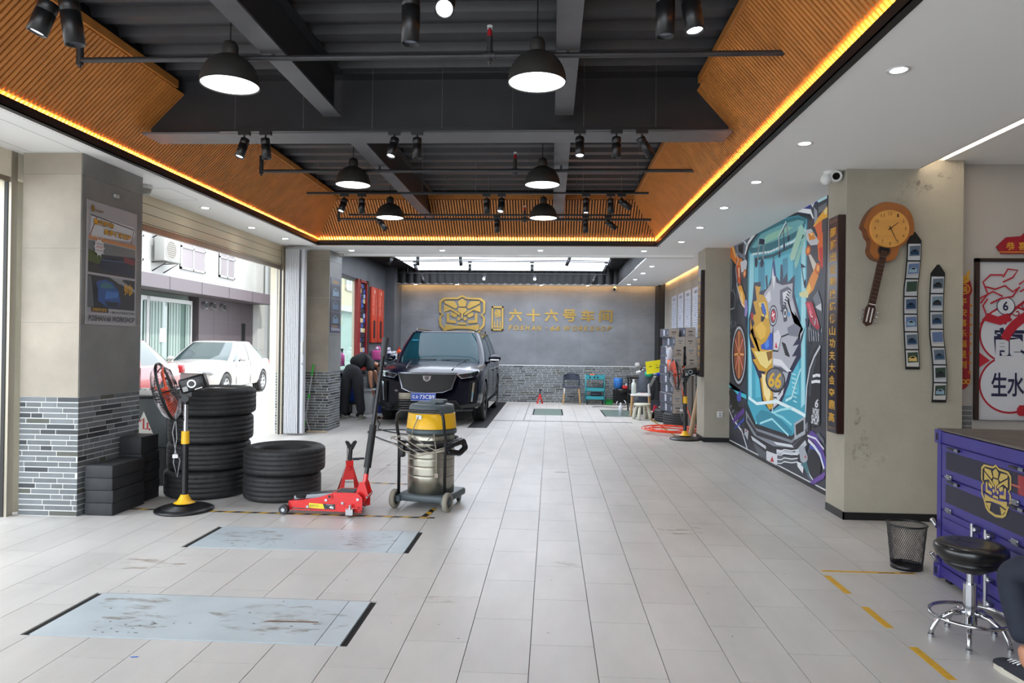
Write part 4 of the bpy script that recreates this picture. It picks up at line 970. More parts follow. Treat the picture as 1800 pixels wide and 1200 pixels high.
mb = MB(MW); emblem_ring(mb, .60, .53, .09, .04, m_gold); mb.build('outline', None, t)
for P in emblem_polys(): MB(MW).prism([(x*.58, y*.53) for x, y in P], .03, m_gold).build('mask_piece', None, t)
mb = MB(MW); put_text(mb, '66', -.17, -.52, .34, .13, m_gold, .006, .02); mb.build('numerals', None, t)
t = thing('gold_lettering', 'gold Chinese characters and FOSHAN 66 WORKSHOP lettering on the back wall', 'sign', (0, YW, 0))
def chars(txt, x0, z0, wd, ht, gap, name='character', off=.03):
    n = len(txt); cw = (wd-gap*(n-1))/n
    for i, ch in enumerate(txt):
        mb = MB(MW); put_text(mb, ch, x0+i*(cw+gap), z0, cw, ht, m_gold, .004, off); mb.build(name, None, t)
chars('六十六号车间', -1.07, 2.04, 2.62, .31, .11)
wds = [('F', .11), ('O', .13), ('S', .12), ('H', .13), ('A', .13), ('N', .13)]
def latin(txt, x0, x1, z0, ht):
    ws = {'W': 1.5, '·': .5, ' ': .45, '6': .95, 'I': .4}; tot = sum(ws.get(c, 1) for c in txt); u = (x1-x0)/tot; x = x0
    for c in txt:
        w_ = ws.get(c, 1)*u
        if c == '·': MB(MW).prism([(x+w_*.3, z0+ht*.4), (x+w_*.7, z0+ht*.4), (x+w_*.7, z0+ht*.65), (x+w_*.3, z0+ht*.65)], .02, m_gold).build('dot', None, t)
        elif c != ' ':
            mb = MB(MW); put_text(mb, c, x, z0, w_*.84, ht, m_gold, .004, .02, .25); mb.build('letter', None, t)
        x += w_
latin('FOSHAN · 66 WORKSHOP', -1.08, 1.55, 1.81, .125)
mb = MB(MW)
for a, b in (((-1.5, 1.8), (-1.2, 1.84)), ((-1.5, 2.37), (-1.2, 2.41)), ((-1.5, 1.8), (-1.46, 2.41)), ((-1.24, 1.8), (-1.2, 2.41))): mb.box((*a, 0), (*b, .03), m_gold)
mb.build('frame', None, t)
mb = MB(MW); put_text(mb, '佛', -1.44, 2.12, .18, .22, m_gold, .004, .03); mb.build('character', None, t)
mb = MB(MW); put_text(mb, '山', -1.44, 1.86, .18, .22, m_gold, .004, .03); mb.build('character', None, t)

# ---- car poster on the near column (side face, x = -3.785)
t = thing('car_poster', 'tall white poster with two blue car photos on the near tiled column', 'poster', (-3.783, 0, 0))
Pm = basis((0, 5.525, 0), (0, 1, 0), (0, 0, 1), (1, 0, 0))
W_, za, zb_ = .69, 1.55, 2.57
MB(Pm).box((0, za, 0), (W_, zb_, .004), col('#a6a5a8', .4)).build('sheet', None, t)
p = Print(Pm @ Matrix.Translation((0, 0, .004)))
def R_(x0, y0, x1, y1, c): p.rect(x0, za+y0, x1, za+y1, c)
def PL(pts, c): p.poly([(x, za+y) for x, y in pts], c)
R_(.02, .14, .67, .41, '#22262c'); R_(.02, .43, .67, .69, '#2a3036')
PL([(.02, .58), (.67, .62), (.67, .69), (.02, .69)], '#6f7678'); PL([(.02, .52), (.2, .5), (.2, .58), (.02, .62)], '#3f5a26'); PL([(.5, .56), (.66, .55), (.66, .6), (.5, .61)], '#7a3340')
PL([(.16, .5), (.2, .56), (.32, .585), (.45, .58), (.6, .53), (.64, .49), (.62, .45), (.2, .46)], '#14283f'); PL([(.26, .56), (.34, .58), (.44, .575), (.4, .55)], '#0a0f18'); PL([(.2, .545), (.5, .56), (.5, .565), (.2, .55)], '#4a78a8')
PL([(.02, .14), (.1, .14), (.06, .4), (.02, .4)], '#5c6064'); PL([(.4, .38), (.67, .3), (.67, .33), (.43, .41)], '#8a8f94'); PL([(.3, .41), (.5, .41), (.45, .36)], '#8c9296')
PL([(.1, .27), (.13, .36), (.24, .385), (.34, .37), (.43, .3), (.46, .2), (.42, .155), (.28, .15), (.15, .2)], '#1f4f8f'); PL([(.17, .32), (.22, .365), (.32, .355), (.37, .32), (.2, .31)], '#3c6f7c'); PL([(.24, .22), (.42, .24), (.43, .29), (.26, .29)], '#3a74bd'); PL([(.24, .2), (.44, .2), (.42, .16), (.28, .155)], '#0d1826'); PL([(.1, .27), (.15, .2), (.15, .3), (.12, .35)], '#0d1826')
p.text('帅', .51, za+.27, .12, .1, '#e0a51c', .02)
PL([(.03, .705), (.05, .9), (.64, .89), (.66, .83), (.6, .76), (.1, .72)], '#cfcfd2'); p.line([(.04, za+.9), (.64, za+.87)], .008, '#15151a'); p.line([(.64, za+.87), (.6, za+.74)], .008, '#6e3a1a'); p.line([(.03, za+.72), (.12, za+.9)], .01, '#8a4a22')
R_(.02, .7, .67, .722, '#c98a52')
for i in range(26): PL([(.02+i*.025, .722), (.035+i*.025, .722), (.028+i*.025, .745)], '#c98a52')
for k, (tx, x, y, w_) in enumerate((('春光和你', .07, .83, .27), ('美得不讲道理', .21, .765, .38))):
    p.text(tx, x-.003, za+y-.004, w_+.006, .053, '#20160a', .05); p.text(tx, x, za+y, w_, .046, '#e3a420', .02)
p.ellipse(.15, za+.645, .06, .065, '#d8d8d8', 16)
for i in range(10): a = 2*PI*i/10; p.poly([(.15+.05*math.cos(a-.2), za+.645+.055*math.sin(a-.2)), (.15+.078*math.cos(a), za+.645+.085*math.sin(a)), (.15+.05*math.cos(a+.2), za+.645+.055*math.sin(a+.2))], '#d8d8d8')
p.text('车身改色', .11, za+.665, .08, .016, '#222222'); p.text('全车贴膜', .105, za+.64, .09, .017, '#b0202a'); p.text('专车专用', .11, za+.61, .08, .014, '#333333')
p.ellipse(.06, za+.955, .022, .028, '#8a6a20', 10); p.text('66 WORKSHOP', .085, za+.935, .11, .022, '#7a6024', .01)
R_(.06, .105, .28, .145, '#1a1a1c'); p.text('漆面改色首选', .07, za+.11, .19, .03, '#d6a526', .01)
p.text('佛山六十六号车间汽车服务', .33, za+.1, .33, .022, '#2a2a2e', .01)
p.text('FOSHAN·66 WORKSHOP', .02, za+.03, .64, .048, '#1a1c28', .015, .2)
p.build('printed_image', None, t)
t = thing('wall_bracket', 'small clear bracket above the car poster on the near column', 'bracket', (-3.784, 5.9, 2.67))
MB().rbox((0, -.03, -.015), (.02, .03, .015), .004, col('#a9aaa5', .3)).build('bracket', None, t)
# ---- narrow photo banner on the far column side
t = thing('photo_banner', 'narrow dark photo banner with car pictures on the far tiled column', 'poster', (-3.577, 0, 0))
Pm = basis((0, 11.25, 0), (0, 1, 0), (0, 0, 1), (1, 0, 0)); MB(Pm).box((0, 1.6, 0), (.52, 2.5, .004), col('#3c3f58', .4)).build('sheet', None, t)
p = Print(Pm @ Matrix.Translation((0, 0, .004)), .0003)
for i, (a, b) in enumerate(((1.72, 1.93), (1.95, 2.15), (2.17, 2.38))):
    p.rect(.02, a, .5, b, '#20242e'); p.poly([(.1, a+.03), (.12, a+.12), (.24, a+.17), (.4, a+.12), (.44, a+.04)], ('#5c7690', '#3d5878', '#6c8aa0')[i]); p.poly([(.17, a+.11), (.24, a+.155), (.36, a+.11)], '#10141c')
p.text('春光和你', .1, 2.4, .3, .06, '#d6a526', .01); p.text('FOSHAN·66', .04, 1.63, .44, .05, '#c8c8d4', .01); p.text('专业改色', .06, 1.69, .3, .03, '#d6a526'); p.build('printed_image', None, t)

# ---- couplet signs: dark board with gold characters
def couplet(label, loc, txt, H, W=.16, facing=(0, -1, 0), u=(1, 0, 0), dep=.05):
    t = thing('couplet_board', label, 'sign', loc); Mx = basis((0, 0, 0), u, (0, 0, 1), facing)
    MB(Mx).box((-W/2, 0, -dep), (W/2, H, 0), mat('lacquer_brown', '#2a1712', .3, var=.2, scale=6)).build('board', None, t)
    MB(Mx).box((-W/2+.012, .012, 0), (W/2-.012, H-.012, .003), mat('lacquer_dark', '#1c1626', .3)).build('face', None, t)
    n = len(txt); s_ = (H-.16)/n; mb = MB(Mx)
    for i, c in enumerate(txt): put_text(mb, c, -W*.3, H-.08-(i+1)*s_+s_*.12, W*.6, s_*.74, mat('gold_ink', '#c7972f', .5, .2), .001, .02, 0, .003)
    for zz_ in (.03, H-.05):
        for k in range(3): mb.box((-W/2+.025, zz_+k*.008, .003), (W/2-.025, zz_+k*.008+.002, .004), m_gold)
    mb.build('characters', None, t); return t
couplet('tall dark couplet board with gold characters on the corner between mural and clock column', (2.402, 6.145, .71), '醒狮出征勤操练佛山功夫大会夺鼎高', 1.84, .21, (-1, 0, 0), (0, -1, 0), .058)
couplet('dark couplet board with gold characters on the far column beside the stacked boxes', (2.267, 10.9, .98), '车水马龙迎客来四方宾朋聚六六', 1.62, .2, (-1, 0, 0), (0, -1, 0), .055)

# ---- price posters on the right rear wall (x = 2.75)
for i in range(5):
    y1_ = 16.15-.78*i
    t = thing('price_poster', 'white price list poster on the right rear wall, %s' % ('farthest of five', 'second from the back', 'middle of five', 'second from the front', 'nearest of five, beside the couplet board')[i], 'poster', (2.742, y1_, 1.62), group='white price list posters')
    Mx = basis((0, 0, 0), (0, -1, 0), (0, 0, 1), (-1, 0, 0)); H_ = .95
    MB(Mx).box((0, 0, 0), (.62, H_, .006), col('#b9bcc8', .3)).build('sheet', None, t)
    p = Print(Mx @ Matrix.Translation((0, 0, .006)), .0003); RR = random.Random(i)
    p.text(('贴膜价目', '改色价目', '洗车价目', '美容价目', '保养价目')[i], .16, H_-.12, .3, .07, '#2b2e3c', .02)
    for r in range(17):
        y_ = H_-.18-r*.045
        if r == 8: p.text('套餐项目', .2, y_-.01, .2, .035, '#2b2e3c', .01); continue
        for c in range(3): p.rect(.05+c*.2, y_, .05+c*.2+RR.uniform(.05, .14), y_+.012, '#6d7080')
    p.build('printed_image', None, t)

# ---- guitar clock
m_gtop = mat('guitar_top', '#965a28', .35, var=.06, scale=3, stretch=(8, 1, 1)); m_gside = mat('guitar_side', '#6e3c1a', .35); m_neck = mat('rosewood', '#3b1f14', .45); m_clk = mat('clock_face_wood', '#c98f45', .4, var=.07, scale=3, stretch=(1, 1, 9))
t = thing('guitar_clock', 'wall clock made from an upside down acoustic guitar on the plastered column', 'clock', (2.755, 6.03, 2.36), rot=(0, math.radians(12), 0))
G = basis((0, 0, 0), (1, 0, 0), (0, 0, 1), (0, -1, 0))
body = []
for i in range(64):     # z up: big bout at top
    a = 2*PI*i/64; s_, c_ = math.sin(a), math.cos(a)
    zz_ = .03+.245*s_; wv = .175 if s_ > 0 else .15
    waist = 1-.2*math.exp(-((zz_+.085)/.06)**2); low = .83 if zz_ < -.09 else 1
    body.append((c_*abs(c_)**-.25*wv*waist*(1 if zz_ > -.05 else .9) if abs(c_) > .02 else 0, zz_))
MB(G).prism([(x*1.17, y) for x, y in body], .085, m_gside, z0=.0).build('body', None, t)
MB(G).prism([(x*1.155, y*.99) for x, y in body], .005, m_gtop, z0=.085).build('soundboard', None, t)
MB(G).lathe([(.044, .0), (.05, .003), (.056, .0)], 30, col('#5d3a20', .4), M=Matrix.Translation((0, -.125, .09))).cyl((0, -.125, .0905), (0, -.125, .092), .043, None, 26, m_blkm).build('sound_hole', None, t)
MB(G).box((-.026, -.58, .075), (.026, -.13, .1), m_neck).build('neck', None, t)
fr = MB(G)
for i in range(12): fr.box((-.026, -.18-.033*i, .1), (.026, -.178-.033*i, .1012), m_steel)
fr.box((-.027, -.585, .1), (.027, -.578, .104), m_camw); fr.build('frets', None, t)
MB(G).prism([(-.024, -.58), (.024, -.58), (.04, -.62), (.036, -.74), (0, -.765), (-.036, -.74), (-.04, -.62)], .018, m_neck, z0=.075).build('headstock', None, t)
pg = MB(G)
for i in range(3):
    for sx in (-1, 1): pg.cyl((sx*.036, -.64-.035*i, .085), (sx*.062, -.64-.035*i, .085), .006, None, 8, m_chr).ell((sx*.064, -.64-.035*i, .085), .009, 8, m_chr)
pg.box((-.02, -.73, .093), (-.01, -.61, .095), m_camw).box((.01, -.73, .093), (.02, -.61, .095), m_camw); pg.build('tuning_pegs', None, t)
Gc = G @ Matrix.Translation((0, .055, .091)) @ Matrix.Rotation(math.radians(12), 4, 'Z')
MB(Gc).cyl((0, 0, 0), (0, 0, .02), .158, .152, 56, m_clk).build('dial', None, t)
for i in range(12):
    nm = MB(Gc); a = PI/2-2*PI*(i+1)/12; s_ = str(i+1); wd = .014*len(s_); put_text(nm, s_, .122*math.cos(a)-wd/2, .122*math.sin(a)-.013, wd, .026, col('#3a2412'), .0004, 0, 0, .0202); nm.build('numeral', None, t)
def hand(ang, L_, w_): return [(-w_*math.cos(ang)*0-.02*math.sin(ang)-w_*math.cos(ang), -.02*math.cos(ang)+w_*math.sin(ang)), (-.02*math.sin(ang)+w_*math.cos(ang), -.02*math.cos(ang)-w_*math.sin(ang)), (L_*math.sin(ang)+w_*.5*math.cos(ang), L_*math.cos(ang)-w_*.5*math.sin(ang)), (L_*math.sin(ang)-w_*.5*math.cos(ang), L_*math.cos(ang)+w_*.5*math.sin(ang))]
MB(Gc).prism(hand(math.radians(52), .08, .0035), .002, m_blk, z0=.024).build('hour_hand', None, t)
MB(Gc).prism(hand(math.radians(155), .115, .003), .002, m_blk, z0=.028).build('minute_hand', None, t)
MB(Gc).cyl((0, 0, .02), (0, 0, .032), .006, None, 12, m_blk).build('centre_pin', None, t)

# ---- hanging photo strips
def photo_strip(label, x, ztop, n=7, seed=0):
    t = thing('photo_strip', label, 'photo strip', (x, 6.03, ztop)); RR = random.Random(seed); H_ = 1.14; W_ = .115
    def off(s_): return .014*math.sin(s_*5.2+seed)+.006*s_, -.012-.02*abs(math.sin(s_*4+seed*1.3))-.0*s_
    P = []; K = 48
    for i in range(K+1):
        s_ = H_*i/K; ox, oy = off(s_); w_ = W_ if s_ > .07 else max(.012, W_*(.15+.85*s_/.07)); P.append((ox, oy, -s_, w_))
    vs = []; fs = []
    for ox, oy, z_, w_ in P: vs += [(ox-w_/2, oy, z_), (ox+w_/2, oy, z_), (ox-w_/2, oy+.005, z_), (ox+w_/2, oy+.005, z_)]
    for i in range(K):
        a = i*4; b = a+4; fs += [(a, b, b+1, a+1), (a+2, a+3, b+3, b+2), (a, a+2, b+2, b), (a+1, b+1, b+3, a+3)]
    MB().add(vs, fs, m_blkm).build('fabric_strip', None, t)
    MB().cyl((0, -.016, -.045), (0, .0, -.045), .005, None, 10, m_steel).build('rivet', None, t)
    for k in range(n):
        s0 = .1+k*.147; s1 = s0+.135; mb = MB(); N = 6; v2 = []
        for i in range(N+1):
            s_ = s0+(s1-s0)*i/N; ox, oy = off(s_)
            v2 += [(ox-.05, oy-.0015, -s_), (ox+.05, oy-.0015, -s_)]
        mb.add(v2, [(2*i, 2*i+2, 2*i+3, 2*i+1) for i in range(N)], col(RR.choice(('#aeb0b6', '#a8a9ad', '#b3b1ae')), .25))
        def q(x_, f, e): s_ = s0+(s1-s0)*f; ox, oy = off(s_); return (ox+x_, oy-.002-e, -s_)
        bc = RR.choice(('#56688a', '#3d5068', '#6c7f8c', '#2e4034', '#54606c')); cc = RR.choice(('#1c3450', '#27415a', '#c0a060', '#7f98a8', '#20262e', '#1d3a46'))
        mb.add([q(-.038, .14, 0), q(.046, .1, 0), q(.046, .72, 0), q(-.038, .76, 0)], [(0, 3, 2, 1)], col(bc, .25))
        mb.add([q(-.03, .66, .0004), q(-.032, .5, .0004), q(-.012, .36, .0004), (q(.012, .33, .0004)), q(.034, .46, .0004), q(.036, .66, .0004)], [tuple(reversed(range(6)))], col(cc, .25))
        mb.add([q(-.018, .48, .0008), q(-.006, .38, .0008), q(.012, .37, .0008), q(.02, .47, .0008)], [(3, 2, 1, 0)], col('#0c1014', .2))
        mb.add([q(-.038, .8, .0002), q(.046, .76, .0002), q(.046, .82, .0002), q(-.038, .86, .0002)], [(0, 3, 2, 1)], col('#8d8e94', .3)) if k % 2 else None
        mb.build('car_photo', None, t)
photo_strip('black hanging strip of seven car photos nearer the guitar clock', 2.985, 2.4, 7, 1)
photo_strip('black hanging strip of seven car photos on the right, hung lower', 3.195, 2.13, 7, 3)

# ---- red scroll, framed art, crest
m_rp = mat('festive_red', '#8e1524', .5)
t = thing('festive_scroll', 'red and gold festive hanging with a rabbit head on the white wall', 'wall hanging', (3.475, 6.148, 1.1))
G = basis((0, 0, 0), (1, 0, 0), (0, 0, 1), (0, -1, 0))
MB(G).prism([(-.06, .05), (-.03, .01), (0, -.01), (.03, .01), (.06, .05), (.065, .12), (.055, .13), (.055, .78), (.075, .83), (.06, .9), (.045, .93), (-.045, .93), (-.06, .9), (-.075, .83), (-.055, .78), (-.055, .13), (-.065, .12)], .008, m_rp).build('panel', None, t)
p = Print(G @ Matrix.Translation((0, 0, .008)), .0003); GD = '#c28e28'
for i, c in enumerate('平安喜乐福星到'): p.text(c, -.03, .70-i*.088, .06, .062, GD, .02)
for i in range(16): sx = -1 if i % 2 else 1; p.ellipse(sx*.058, .14+i*.04, .011, .013, GD, 10); p.ellipse(sx*.058, .14+i*.04, .005, .006, '#8e1524', 8)
p.ellipse(0, .84, .05, .045, GD, 20).ellipse(0, .84, .04, .036, '#8e1524', 18).text('福', -.025, .815, .05, .05, GD, .02)
for sx in (-1, 1): p.ellipse(sx*.028, .96, .013, .04, GD, 14, rot=-sx*.3)
p.ellipse(0, .92, .042, .032, GD, 20).ellipse(-.015, .925, .005, .005, '#30100a', 8).ellipse(.015, .925, .005, .005, '#30100a', 8).ellipse(0, .91, .004, .003, '#8e1524', 8)
for sx in (-1, 0, 1): p.ellipse(sx*.035, .06, .02, .022, GD, 12); p.ellipse(sx*.035, .06, .01, .012, '#8e1524', 10)
p.build('gold_print', None, t)
t = thing('framed_artwork', 'large framed white artwork with red number eight shapes and navy characters', 'picture', (3.565, 6.15, .84))
MB(G).box((.0, 0, 0), (.03, 1.36, .035), mat('dark_frame', '#2c1d1a', .4)).box((.0, 1.33, 0), (1.6, 1.36, .035), mat('dark_frame', '#2c1d1a')).box((.0, 0, 0), (1.6, .0, .035), m_blk).box((1.57, 0, 0), (1.6, 1.36, .035), mat('dark_frame', '#2c1d1a')).build('frame', None, t)
MB(G).box((.03, .0, 0), (1.57, 1.33, .01), col('#b9b9bd', .35)).build('print_sheet', None, t)
p = Print(G @ Matrix.Translation((0, 0, .01)), .0004); RD = '#a3182b'; NV = '#1d2142'; PW = '#b9b9bd'
for cx_ in (.29, .93):
    for cy_, r_ in ((.72, .25), (.3, .25)): p.ellipse(cx_, cy_, r_, r_*.98, RD, 40)
    for cy_, r_ in ((.72, .235), (.3, .235)): p.ellipse(cx_, cy_, r_, r_*.97, '#c4c6cc', 40)
    p.poly([(cx_-.12, .46), (cx_+.12, .46), (cx_+.12, .56), (cx_-.12, .56)], '#c4c6cc')
for cx_, a, b in ((.2, '紫', '風'), (.84, '財', '氣')):
    p.text('龍' if cx_ < .5 else '財', cx_-.04, .54, .25, .24, NV, .03); p.text('生' if cx_ < .5 else '運', cx_-.06, .2, .13, .2, NV, .02); p.text('水', cx_+.07, .2, .14, .2, NV, .02)
arc = [(.3+.9*math.cos(a), .62+.42*math.sin(a)) for a in [PI*.86-PI*.72*i/20 for i in range(21)]]
arc = [(.85+.62*math.cos(a), .62+.40*math.sin(a)) for a in [PI*.93-PI*.86*i/24 for i in range(25)]]
p.line([(x, y+.1) for x, y in arc], .022, RD); p.line([(x, y-.03) for x, y in arc], .075, RD)
for i, c in enumerate('GOODLUCK'): a = PI*.80-i*.19; p.text(c, .85+.62*math.cos(a)-.03, .655+.40*math.sin(a)-.03, .06, .085, '#8e2434', .0, 0, (a-PI/2)*.5)
p.text('好', .40, .905, .06, .06, PW, .01); p.text('运', .5, .925, .06, .06, PW, .01)
p.ellipse(.25, .96, .075, .075, NV, 30).ellipse(.25, .96, .068, .068, '#c4c6cc', 30).text('6', .225, .92, .045, .08, NV, .03)
sun = [(.66+.14*math.cos(PI*i/16), 1.1+.12*math.sin(PI*i/16)) for i in range(17)]; p.line(sun, .01, NV)
for i in range(9): a = PI*(.06+.11*i); p.line([(.66+.18*math.cos(a), 1.1+.15*math.sin(a)), (.66+.27*math.cos(a), 1.1+.23*math.sin(a))], .01, NV)
for pts in ([(.04, .98), (.1, 1.06), (.06, 1.16), (.12, 1.22), (.22, 1.22)], [(.08, 1.12), (.16, 1.1), (.24, 1.13), (.3, 1.08), (.36, 1.12)], [(.12, .98), (.2, 1.02), (.3, 1.04), (.34, 1.1)], [(.04, .8), (.09, .88), (.06, .96), (.1, 1.02)], [(.22, 1.16), (.3, 1.2), (.34, 1.26), (.26, 1.27), (.22, 1.2)], [(.36, 1.08), (.42, 1.12), (.4, 1.18), (.35, 1.14)], [(.03, 1.02), (.14, 1.08), (.22, 1.04)]): p.line(pts, .014, RD)
p.poly([(.05, .84), (.2, .8), (.3, .84), (.26, .9), (.18, .87), (.1, .9)], RD)
p.poly([(.03, .44), (.12, .5), (.03, .57)], RD)
p.poly([(.36, .04), (1.1, .04), (1.12, .07), (1.1, .13), (.36, .13), (.34, .1), (.34, .06)], RD).text('诸事皆顺大吉', .42, .055, .6, .055, PW, .005)
p.build('printed_image', None, t)
t = thing('festive_crest', 'small red and gold festive crest above the framed artwork', 'wall hanging', (4.02, 6.148, 2.24))
MB(G).prism([(-.24, 0), (.24, 0), (.28, .04), (.28, .1), (.2, .14), (.08, .15), (0, .22), (-.08, .15), (-.2, .14), (-.24, .1), (-.28, .06)], .008, m_rp).build('panel', None, t)
p = Print(G @ Matrix.Translation((0, 0, .008)), .0003)
for i, c in enumerate('恭喜发财'): p.text(c, -.2+i*.1, .03, .07, .07, GD, .02)
p.ellipse(0, .2, .05, .05, GD, 18).ellipse(-.03, .27, .014, .04, GD, 12, rot=.2).ellipse(.03, .27, .014, .04, GD, 12, rot=-.2); p.line([(-.26, .015), (.26, .015)], .008, GD); p.build('gold_print', None, t)
# ================================================================ MURAL (flat wallpaper print on the right wall)
def mural():
    t = thing('graffiti_mural', 'colourful graffiti mural of a gold and silver mechanical lion head in a blue tube', 'mural', (2.703, 10.77, 0))
    Mx = basis((0, 0, 0), (0, -1, 0), (0, 0, 1), (-1, 0, 0))
    MB(Mx).box((0.005, .05, 0), (4.34, 2.93, .003), mat('mural_ground', '#33353f', .45)).build('vinyl_sheet', None, t)
    pr = Print(Mx @ Matrix.Translation((0, 0, .004)), .00002)
    Q = lambda v: [(v[i], v[i+1]) for i in range(0, len(v), 2)]
    P = lambda c, *v: pr.poly(Q(v), c, .45)
    N = lambda c, w_, *v: pr.line(Q(v), w_, c)
    E = lambda c, x, y, rx, ry: pr.ellipse(x, y, rx, ry, c, 30)
    T = lambda s_, x, y, w_, h_, c: pr.text(s_, x, y, w_, h_, c, .03, .2)
    P('#2a3590',-0.265,2.983,3.709,2.979,3.712,2.852,2.884,2.887,1.89,2.968,0.931,2.977,-0.26,2.868)
    P('#5d6470',-0.262,2.908,0.933,2.924,0.815,2.656,0.367,2.078,-0.151,2.109)
    P('#2b2f3a',-0.139,2.774,0.27,2.761,0.458,1.518,-0.128,1.522)
    P('#777f8c',0.262,2.95,0.837,2.938,0.783,2.66,0.34,2.789)
    P('#23252e',0.405,2.911,0.709,2.903,0.682,2.745,0.443,2.813)
    N('#dfe6ee',0.03,0.262,2.95,0.641,2.959,0.84,2.867,0.783,2.66,0.883,2.541)
    N('#c9d2dc',0.02,0.052,2.731,0.055,2.289,0.184,2.184)
    N('#8d97a5',0.02,-0.1,2.749,-0.074,2.105)
    P('#1f2130',0.012,2.234,0.144,2.282,0.256,2.179,0.19,2.032,0.017,2.099)
    N('#aab3be',0.015,0.143,2.301,0.292,2.176,0.227,2.011,0.006,2.003)
    P('#e0a52a',-0.254,2.709,-0.114,2.341,-0.074,2.105,-0.217,1.798)
    P('#e8761f',-0.194,2.191,-0.048,2.219,-0.07,2.007,-0.178,1.797)
    P('#16323e',0.781,2.732,1.234,2.98,2.184,3.002,2.883,2.922,3.23,2.802,3.263,1.499,3.241,1.737,3.268,0.692,2.761,0.403,1.302,0.389,0.858,0.654,0.853,1.83)
    P('#3fa7c0',0.951,2.762,1.408,2.943,2.279,2.954,2.884,2.887,3.164,2.794,3.172,1.5,3.154,1.74,3.18,0.715,2.759,0.45,1.369,0.437,0.992,0.664,0.951,1.826)
    P('#58c0d6',1.247,2.603,2.054,2.503,2.894,2.512,2.922,1.501,2.939,1.749,2.962,0.924,1.358,0.774,1.253,1.815)
    P('#2c8fae',1.421,2.548,1.696,2.523,1.714,1.995,1.439,2.012)
    P('#2c8fae',2.385,2.463,2.563,2.47,2.578,1.942,2.401,1.953)
    P('#3a9fbb',2.732,2.477,2.895,2.484,2.909,1.978,2.746,1.989)
    P('#9adbe8',1.015,2.701,1.214,2.71,1.226,1.513,1.126,1.82,1.184,0.761,1.033,0.75,0.995,1.825)
    P('#a5e0ea',2.998,2.748,3.12,2.754,3.153,1.5,3.122,1.742,3.146,0.84,3.035,0.782,3.009,1.746)
    P('#2b7484',0.938,2.782,1.408,2.935,2.28,2.938,2.884,2.877,3.137,2.799,3.083,2.706,2.727,2.65,1.951,2.627,1.125,2.687)
    P('#6fb4ba',1.091,2.787,1.521,2.9,2.281,2.885,2.885,2.837,3.081,2.788,2.967,2.725,2.556,2.713,1.898,2.729,1.242,2.757)
    P('#9bd0b8',1.525,2.8,1.791,2.841,2.552,2.824,2.724,2.78,2.192,2.747,1.635,2.751)
    N('#d9f2f4',0.03,1.125,2.687,1.901,2.617,2.728,2.621,3.122,2.686)
    N('#1d5867',0.04,1.247,2.603,2.003,2.557,2.729,2.578,3.085,2.637)
    N('#1d5867',0.012,1.417,2.682,1.431,2.597)
    N('#1d5867',0.012,1.54,2.676,1.553,2.596)
    N('#1d5867',0.012,1.66,2.669,1.673,2.596)
    N('#1d5867',0.012,1.776,2.663,1.789,2.596)
    N('#1d5867',0.012,1.89,2.657,1.902,2.595)
    N('#1d5867',0.012,2.001,2.651,2.012,2.595)
    N('#1d5867',0.012,2.108,2.645,2.12,2.594)
    N('#1d5867',0.012,2.214,2.64,2.225,2.594)
    N('#1d5867',0.012,2.316,2.634,2.327,2.594)
    N('#1d5867',0.012,2.417,2.629,2.427,2.593)
    N('#1d5867',0.012,2.515,2.624,2.524,2.593)
    N('#1d5867',0.012,2.61,2.619,2.619,2.592)
    N('#f2f5f7',0.05,0.781,2.732,0.935,2.87,1.407,2.985,2.278,2.992,2.883,2.939,3.265,2.856,3.367,2.764)
    N('#1c2030',0.03,0.826,2.708,1.059,2.852,1.464,2.951,2.279,2.964,2.883,2.908,3.229,2.823,3.285,2.752)
    P('#3b3f4a',3.245,2.907,3.711,2.928,3.716,2.701,3.642,1.496,3.172,1.5,3.164,2.774,3.356,2.766)
    P('#9aa2ad',3.353,2.886,3.442,2.829,3.462,2.682,3.376,2.683)
    P('#70777f',3.475,2.861,3.699,2.867,3.675,2.797,3.477,2.796)
    N('#e6edf2',0.03,3.262,2.957,3.317,2.899,3.403,2.981)
    N('#bfe6ee',0.03,3.456,2.944,3.474,2.92,3.698,2.918)
    P('#e0691f',3.448,2.567,3.599,2.594,3.607,2.236,3.488,2.327)
    P('#cf2a20',3.502,2.442,3.593,2.442,3.598,2.211,3.54,2.269)
    P('#f0b23c',3.34,2.689,3.478,2.757,3.713,2.827,3.716,2.713,3.579,2.713,3.565,2.613)
    P('#e06a3a',3.376,2.683,3.573,2.714,3.576,2.598,3.483,2.555)
    P('#f6d98a',3.617,2.795,3.707,2.816,3.708,2.752,3.644,2.752)
    P('#c8ccd2',3.122,2.686,3.287,2.672,3.378,2.604,3.501,2.507,3.45,2.482,3.274,2.5,3.143,2.587)
    P('#e8912c',3.197,2.633,3.342,2.63,3.414,2.546,3.236,2.559)
    P('#ffe0a0',3.234,2.64,3.342,2.61,3.289,2.598)
    P('#d9d3c4',3.21,2.415,3.276,2.406,3.49,2.249,3.44,2.189,3.352,2.238)
    P('#e98f25',3.264,2.167,3.438,2.281,3.492,2.158,3.357,2.026,3.185,1.972,3.139,2.043)
    P('#f5c95a',3.139,2.043,3.247,2.115,3.303,2.044,3.196,1.971)
    E('#c85a24',3.201,2.457,0.074,0.051)
    E('#f2a24a',3.2015,2.457,0.0445,0.032)
    E('#d56a22',3.4725,2.238,0.0685,0.057)
    E('#f3b060',3.48,2.24,0.038,0.033)
    P('#a8d6c0',2.627,2.462,2.888,2.724,3.005,2.76,3.084,2.692,2.796,2.412,2.671,2.413)
    P('#8dc9bd',2.777,2.372,2.934,2.521,3.122,2.672,3.124,2.617,2.899,2.343,2.819,2.303)
    P('#a9d9cc',2.888,2.752,2.997,2.769,3.103,2.689,3.085,2.637,2.929,2.704)
    P('#d9dba0',2.947,2.031,3.213,2.038,3.215,1.957,2.968,1.988)
